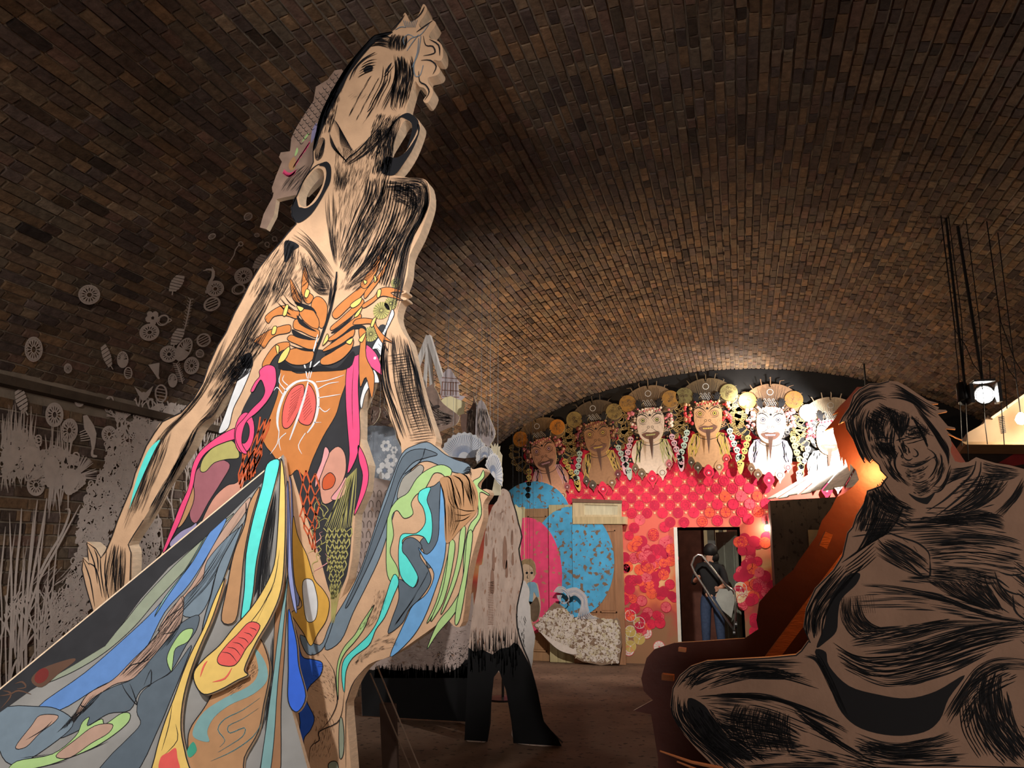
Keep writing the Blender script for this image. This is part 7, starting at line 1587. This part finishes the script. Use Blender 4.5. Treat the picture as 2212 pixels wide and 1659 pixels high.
def skulls(k, r):
    lace(k, [(0, 960), (40, 930), (80, 945), (95, 975), (125, 970), (165, 985), (185, 1030), (160, 1060), (120, 1050), (60, 1035), (0, 1030)], 260, r, (4, 9))
    for cx, cy, s in ((108, 1008, 20), (20, 985, 22), (62, 985, 20), (150, 1035, 20)):
        c = k.B.uv(cx, cy); q = k.B.scale(cx, cy); k.disc(c, s*.9*q, 0, .005, 16); k.disc((c[0], c[1]-s*.8*q), s*.55*q, 0, .005, 12)
        for t in range(8): a = t*pi/4; k.ring((c[0]+s*q*cos(a), c[1]+s*q*sin(a)), s*.25*q, s*.1*q, 0, .004, 8)
    for j in range(46): x = r.uniform(0, 70); k.px([(x, 960+r.uniform(-15, 10)), (x+r.uniform(-6, 10), 900+r.uniform(-30, 30))], r.uniform(2, 4), 0, (1, .1))
    for j in range(22): x = r.uniform(100, 150); k.px([(x, 985), (x+r.uniform(-6, 16), 930+r.uniform(-20, 30))], r.uniform(2, 3.5), 0, (1, .1))
    for j in range(26): a = r.uniform(-.2, 1.3); k.px([(160, 1030), (160+50*cos(a), 1030-50*sin(a))], r.uniform(1.5, 3), 0, (1, .2))
    for j in range(16): x = r.uniform(108, 150); k.px([(x, 1040), (x+r.uniform(-10, 8), 1110+r.uniform(-30, 20))], r.uniform(2, 4), 0, (1, .1))
    for j in range(16): x = r.uniform(0, 60); k.px([(x, 1020), (x+r.uniform(-10, 8), 1045+r.uniform(-10, 20))], r.uniform(2, 4), 0, (1, .1))
sheet('paper_skull_garland', 'paper garland of round skulls and grass at the far left', skulls, anchor=(90, 1000))
def bush(k, r):
    lace(k, [(225, 960), (270, 915), (330, 880), (400, 860), (410, 875), (370, 900), (335, 935), (310, 980), (285, 1040), (250, 1040), (225, 1000)], 300, r, (3, 7))
    for j in range(46): x = r.uniform(270, 420); y = 1100-.62*x+60+r.uniform(0, 20); k.px([(x, y), (x+r.uniform(-16, 8), y-r.uniform(20, 70))], r.uniform(1.5, 3), 0, (1, .1))
    for j in range(7): coral(k, 250+j*24, 960-j*14, pi/2+r.uniform(-.3, .3), 22, 3, 5, r, .4)
sheet('paper_coral_clump', 'thorny paper coral clump above the bend of the raised arm', bush, anchor=(320, 920))
def thicket(k, r):
    for j in range(9): coral(k, 300+j*18, 1230-j*10, pi/2+r.uniform(-.25, .25), 56, 3.0, 6, r, .28)
    lace(k, [(270, 1180), (330, 1110), (345, 1130), (340, 1200), (290, 1270)], 240, r, (2.5, 6))
    for j in range(14): x = r.uniform(400, 480); k.px([(x, 1010), (x+r.uniform(-10, 10), 930), (x+r.uniform(-6, 14), 860)], 1.8, 0, (1, .3))
sheet('paper_thicket', 'thin branching paper thicket between the raised arm and the torso', thicket, anchor=(360, 1100))
# ================================================================== lamps, wires and a model house at the right
YR = 6.6
R6 = T(1960, 640, 4.365)
lp = at_y(2126, 852, YR)
root, d = spot_can('spotlight', 'glaring spotlight hanging on a dark rod at the right', lp, CAM+Vector((-.2, 0, .6)), glow=mat('glare_lens', (255, 250, 240), .3, 0, emit=((255, 246, 232), 90)), size=.075)
mb = MB(); t_ = lp-d*.1; mb.tube([t_, (t_.x-.05, t_.y, vz(t_.x))], .012, 8); mb.build('rod', MATS['lamp_black'], root)
for sx, sz in ((-1, 0), (1, 0), (0, 1)):
    e = d.orthogonal().normalized(); g = d.cross(e); mb = MB(); c = lp+d*.05+(Vector((sx*.09, 0, 0)) if sx else Vector((0, 0, .09)))
    mb.obox(c, Vector((.012 if sx else .07, 0, 0)), Vector((0, .06, 0)), Vector((0, 0, .07 if sx else .008))); mb.build('barn_door', MATS['lamp_black'], root)
lamp('right_spot_light', 'SPOT', lp+d*.06, 14, (1, .95, .88), .04, CAM+Vector((-.4, 0, 1.2)), 100, .6)
l2 = at_y(2088, 868, YR); o, d2 = spot_can('spotlight', 'dark unlit spotlight left of the glaring one', l2, l2+Vector((.1, -.3, -1)), glow=mat('dead_lens', (60, 64, 76), .2), size=.06)
mb = MB(); mb.tube([l2+Vector((0, 0, .1)), (l2.x, l2.y, vz(l2.x))], .01, 8); mb.build('rod', MATS['lamp_black'], o)
# model house
house = thing('model_house', 'pale model house with a pitched roof hanging at the right edge', 'model house', at_y(2140, 960, YR+.3))
Bh3 = Board((2.2, YR+.3, 2.4), (-.15, -1, 0)); M_ho = mat('house_card', (196, 172, 148), .8, .1, 8)
mb = MB(); slab(mb, Bh3, [Bh3.pts(R6((560,1290), (720,1200), (760,1120), (790,1150), (960,1010), (1100,930), (1300,1010), (1300,1400), (560,1400)))], -.5, 0, 0, 0); mb.build('gable_wall', M_ho, house)
mb = MB(); slab(mb, Bh3, [Bh3.pts(R6((780,1150), (1100,925), (1110,945), (800,1165)))], -.5, .05, 0, 0); mb.build('eave', mat('eave_white', (214, 200, 182), .7), house)
for j in range(10):
    mb = MB(); slab(mb, Bh3, [Bh3.pts(R6((862+j*3, 1140+j*16), (912+j*2, 1132+j*16), (912+j*2, 1140+j*16), (862+j*3, 1149+j*16)))], 0, .012, 0, 0); mb.build('vent_slat', MATS['lamp_black'], house)
mb = MB(); slab(mb, Bh3, [Bh3.pts(R6((500,1385), (1400,1392), (1400,1415), (540,1412)))], -.55, .1, 0, 0); mb.build('base_board', mat('base_cream', (206, 170, 132), .7), house)
hl = at_y(2206, 906, YR+.12); hb = thing('hanging_bulb', 'bright bare bulb hanging in front of the model house', 'lamp', hl)
mb = MB(); mb.lathe(hl, [(.001, -.04), (.028, -.03), (.04, 0), (.028, .03), (.012, .05), (.001, .05)], (0, 0, 1), 12); mb.build('bulb', MATS['warm_bulb'], hb, True)
mb = MB(); mb.tube([hl+Vector((0, 0, .05)), (hl.x, hl.y, vz(hl.x))], .004, 6); mb.build('flex', MATS['lamp_black'], hb)
lamp('house_bulb_light', 'POINT', hl+Vector((0, -.07, 0)), 11, (1, .82, .6), .04)
# dark red cloth under the base board
cl, Bcl = cutout('red_cloth', 'dark red cloth draped below the model house', 'cloth', YR+.98, R6((420,1480), (600,1420), (1300,1420), (1300,1700), (900,1640), (700,1600), (500,1560), (430,1540)), mat('dark_cloth', (52, 42, 38), .9, .3, 8), .01, 1, smooth=False)
k = Ink(Bcl, .002); k.fillpx(R6((860,1570), (1000,1490), (1200,1430), (1250,1560), (1000,1600)), 0, False); k.fillpx(R6((430,1490), (560,1430), (580,1440), (460,1520)), 0, False); k.build('red_stripes', [mat('cloth_red', (150, 44, 44), .8, .2, 10)], cl)['kind'] = 'stuff'
# hanging wires
def vp(x, y, Y): 
    p = at_y(x, y, Y); return Vector((p.x, p.y, vz(p.x)-.005))
WR = [([(448, 320), (455, 470), (478, 660), (490, 900), (515, 1410)], 'wire hanging leftmost of the bunch'), ([(512, 215), (520, 450), (535, 700), (575, 1545)], 'fine wire second from the left'), ([(452, 325), (550, 470), (620, 640), (700, 740)], 'slack cable swinging right from the leftmost wire'),
      ([(680, 245), (692, 420), (700, 600), (705, 860)], 'wire leading to the glaring spotlight'), ([(720, 590), (775, 620), (782, 815)], 'short looped wire right of the glaring spotlight'), ([(866, 150), (885, 460), (905, 640), (940, 1060)], 'thick wire from the brightest hook'), ([(890, 545), (870, 590), (875, 880), (915, 1410)], 'wire passing the vent slats'), ([(880, 240), (960, 460), (1010, 600), (1100, 740)], 'slack cable trailing to the right frame edge'), ([(905, 560), (950, 690), (1020, 780)], 'curved cable below the thick wire'), ([(708, 860), (720, 980), (730, 1180), (755, 1395)], 'wire running down from the glaring spotlight to the base board')]
for pts, lb in WR:
    P3 = [at_y(*R6(p)[0], YR-.05) for p in pts]
    if pts[0][1] < 330: P3 = [Vector((P3[0].x-.01, P3[0].y, vz(P3[0].x)-.003))]+P3
    mb = MB(); mb.tube(P3, .0035, 5); o = mb.build('hanging_wire', MATS['lamp_black']); set_origin(o, P3[0]); tag(o, lb, 'wire', 'wires hanging under the vault')
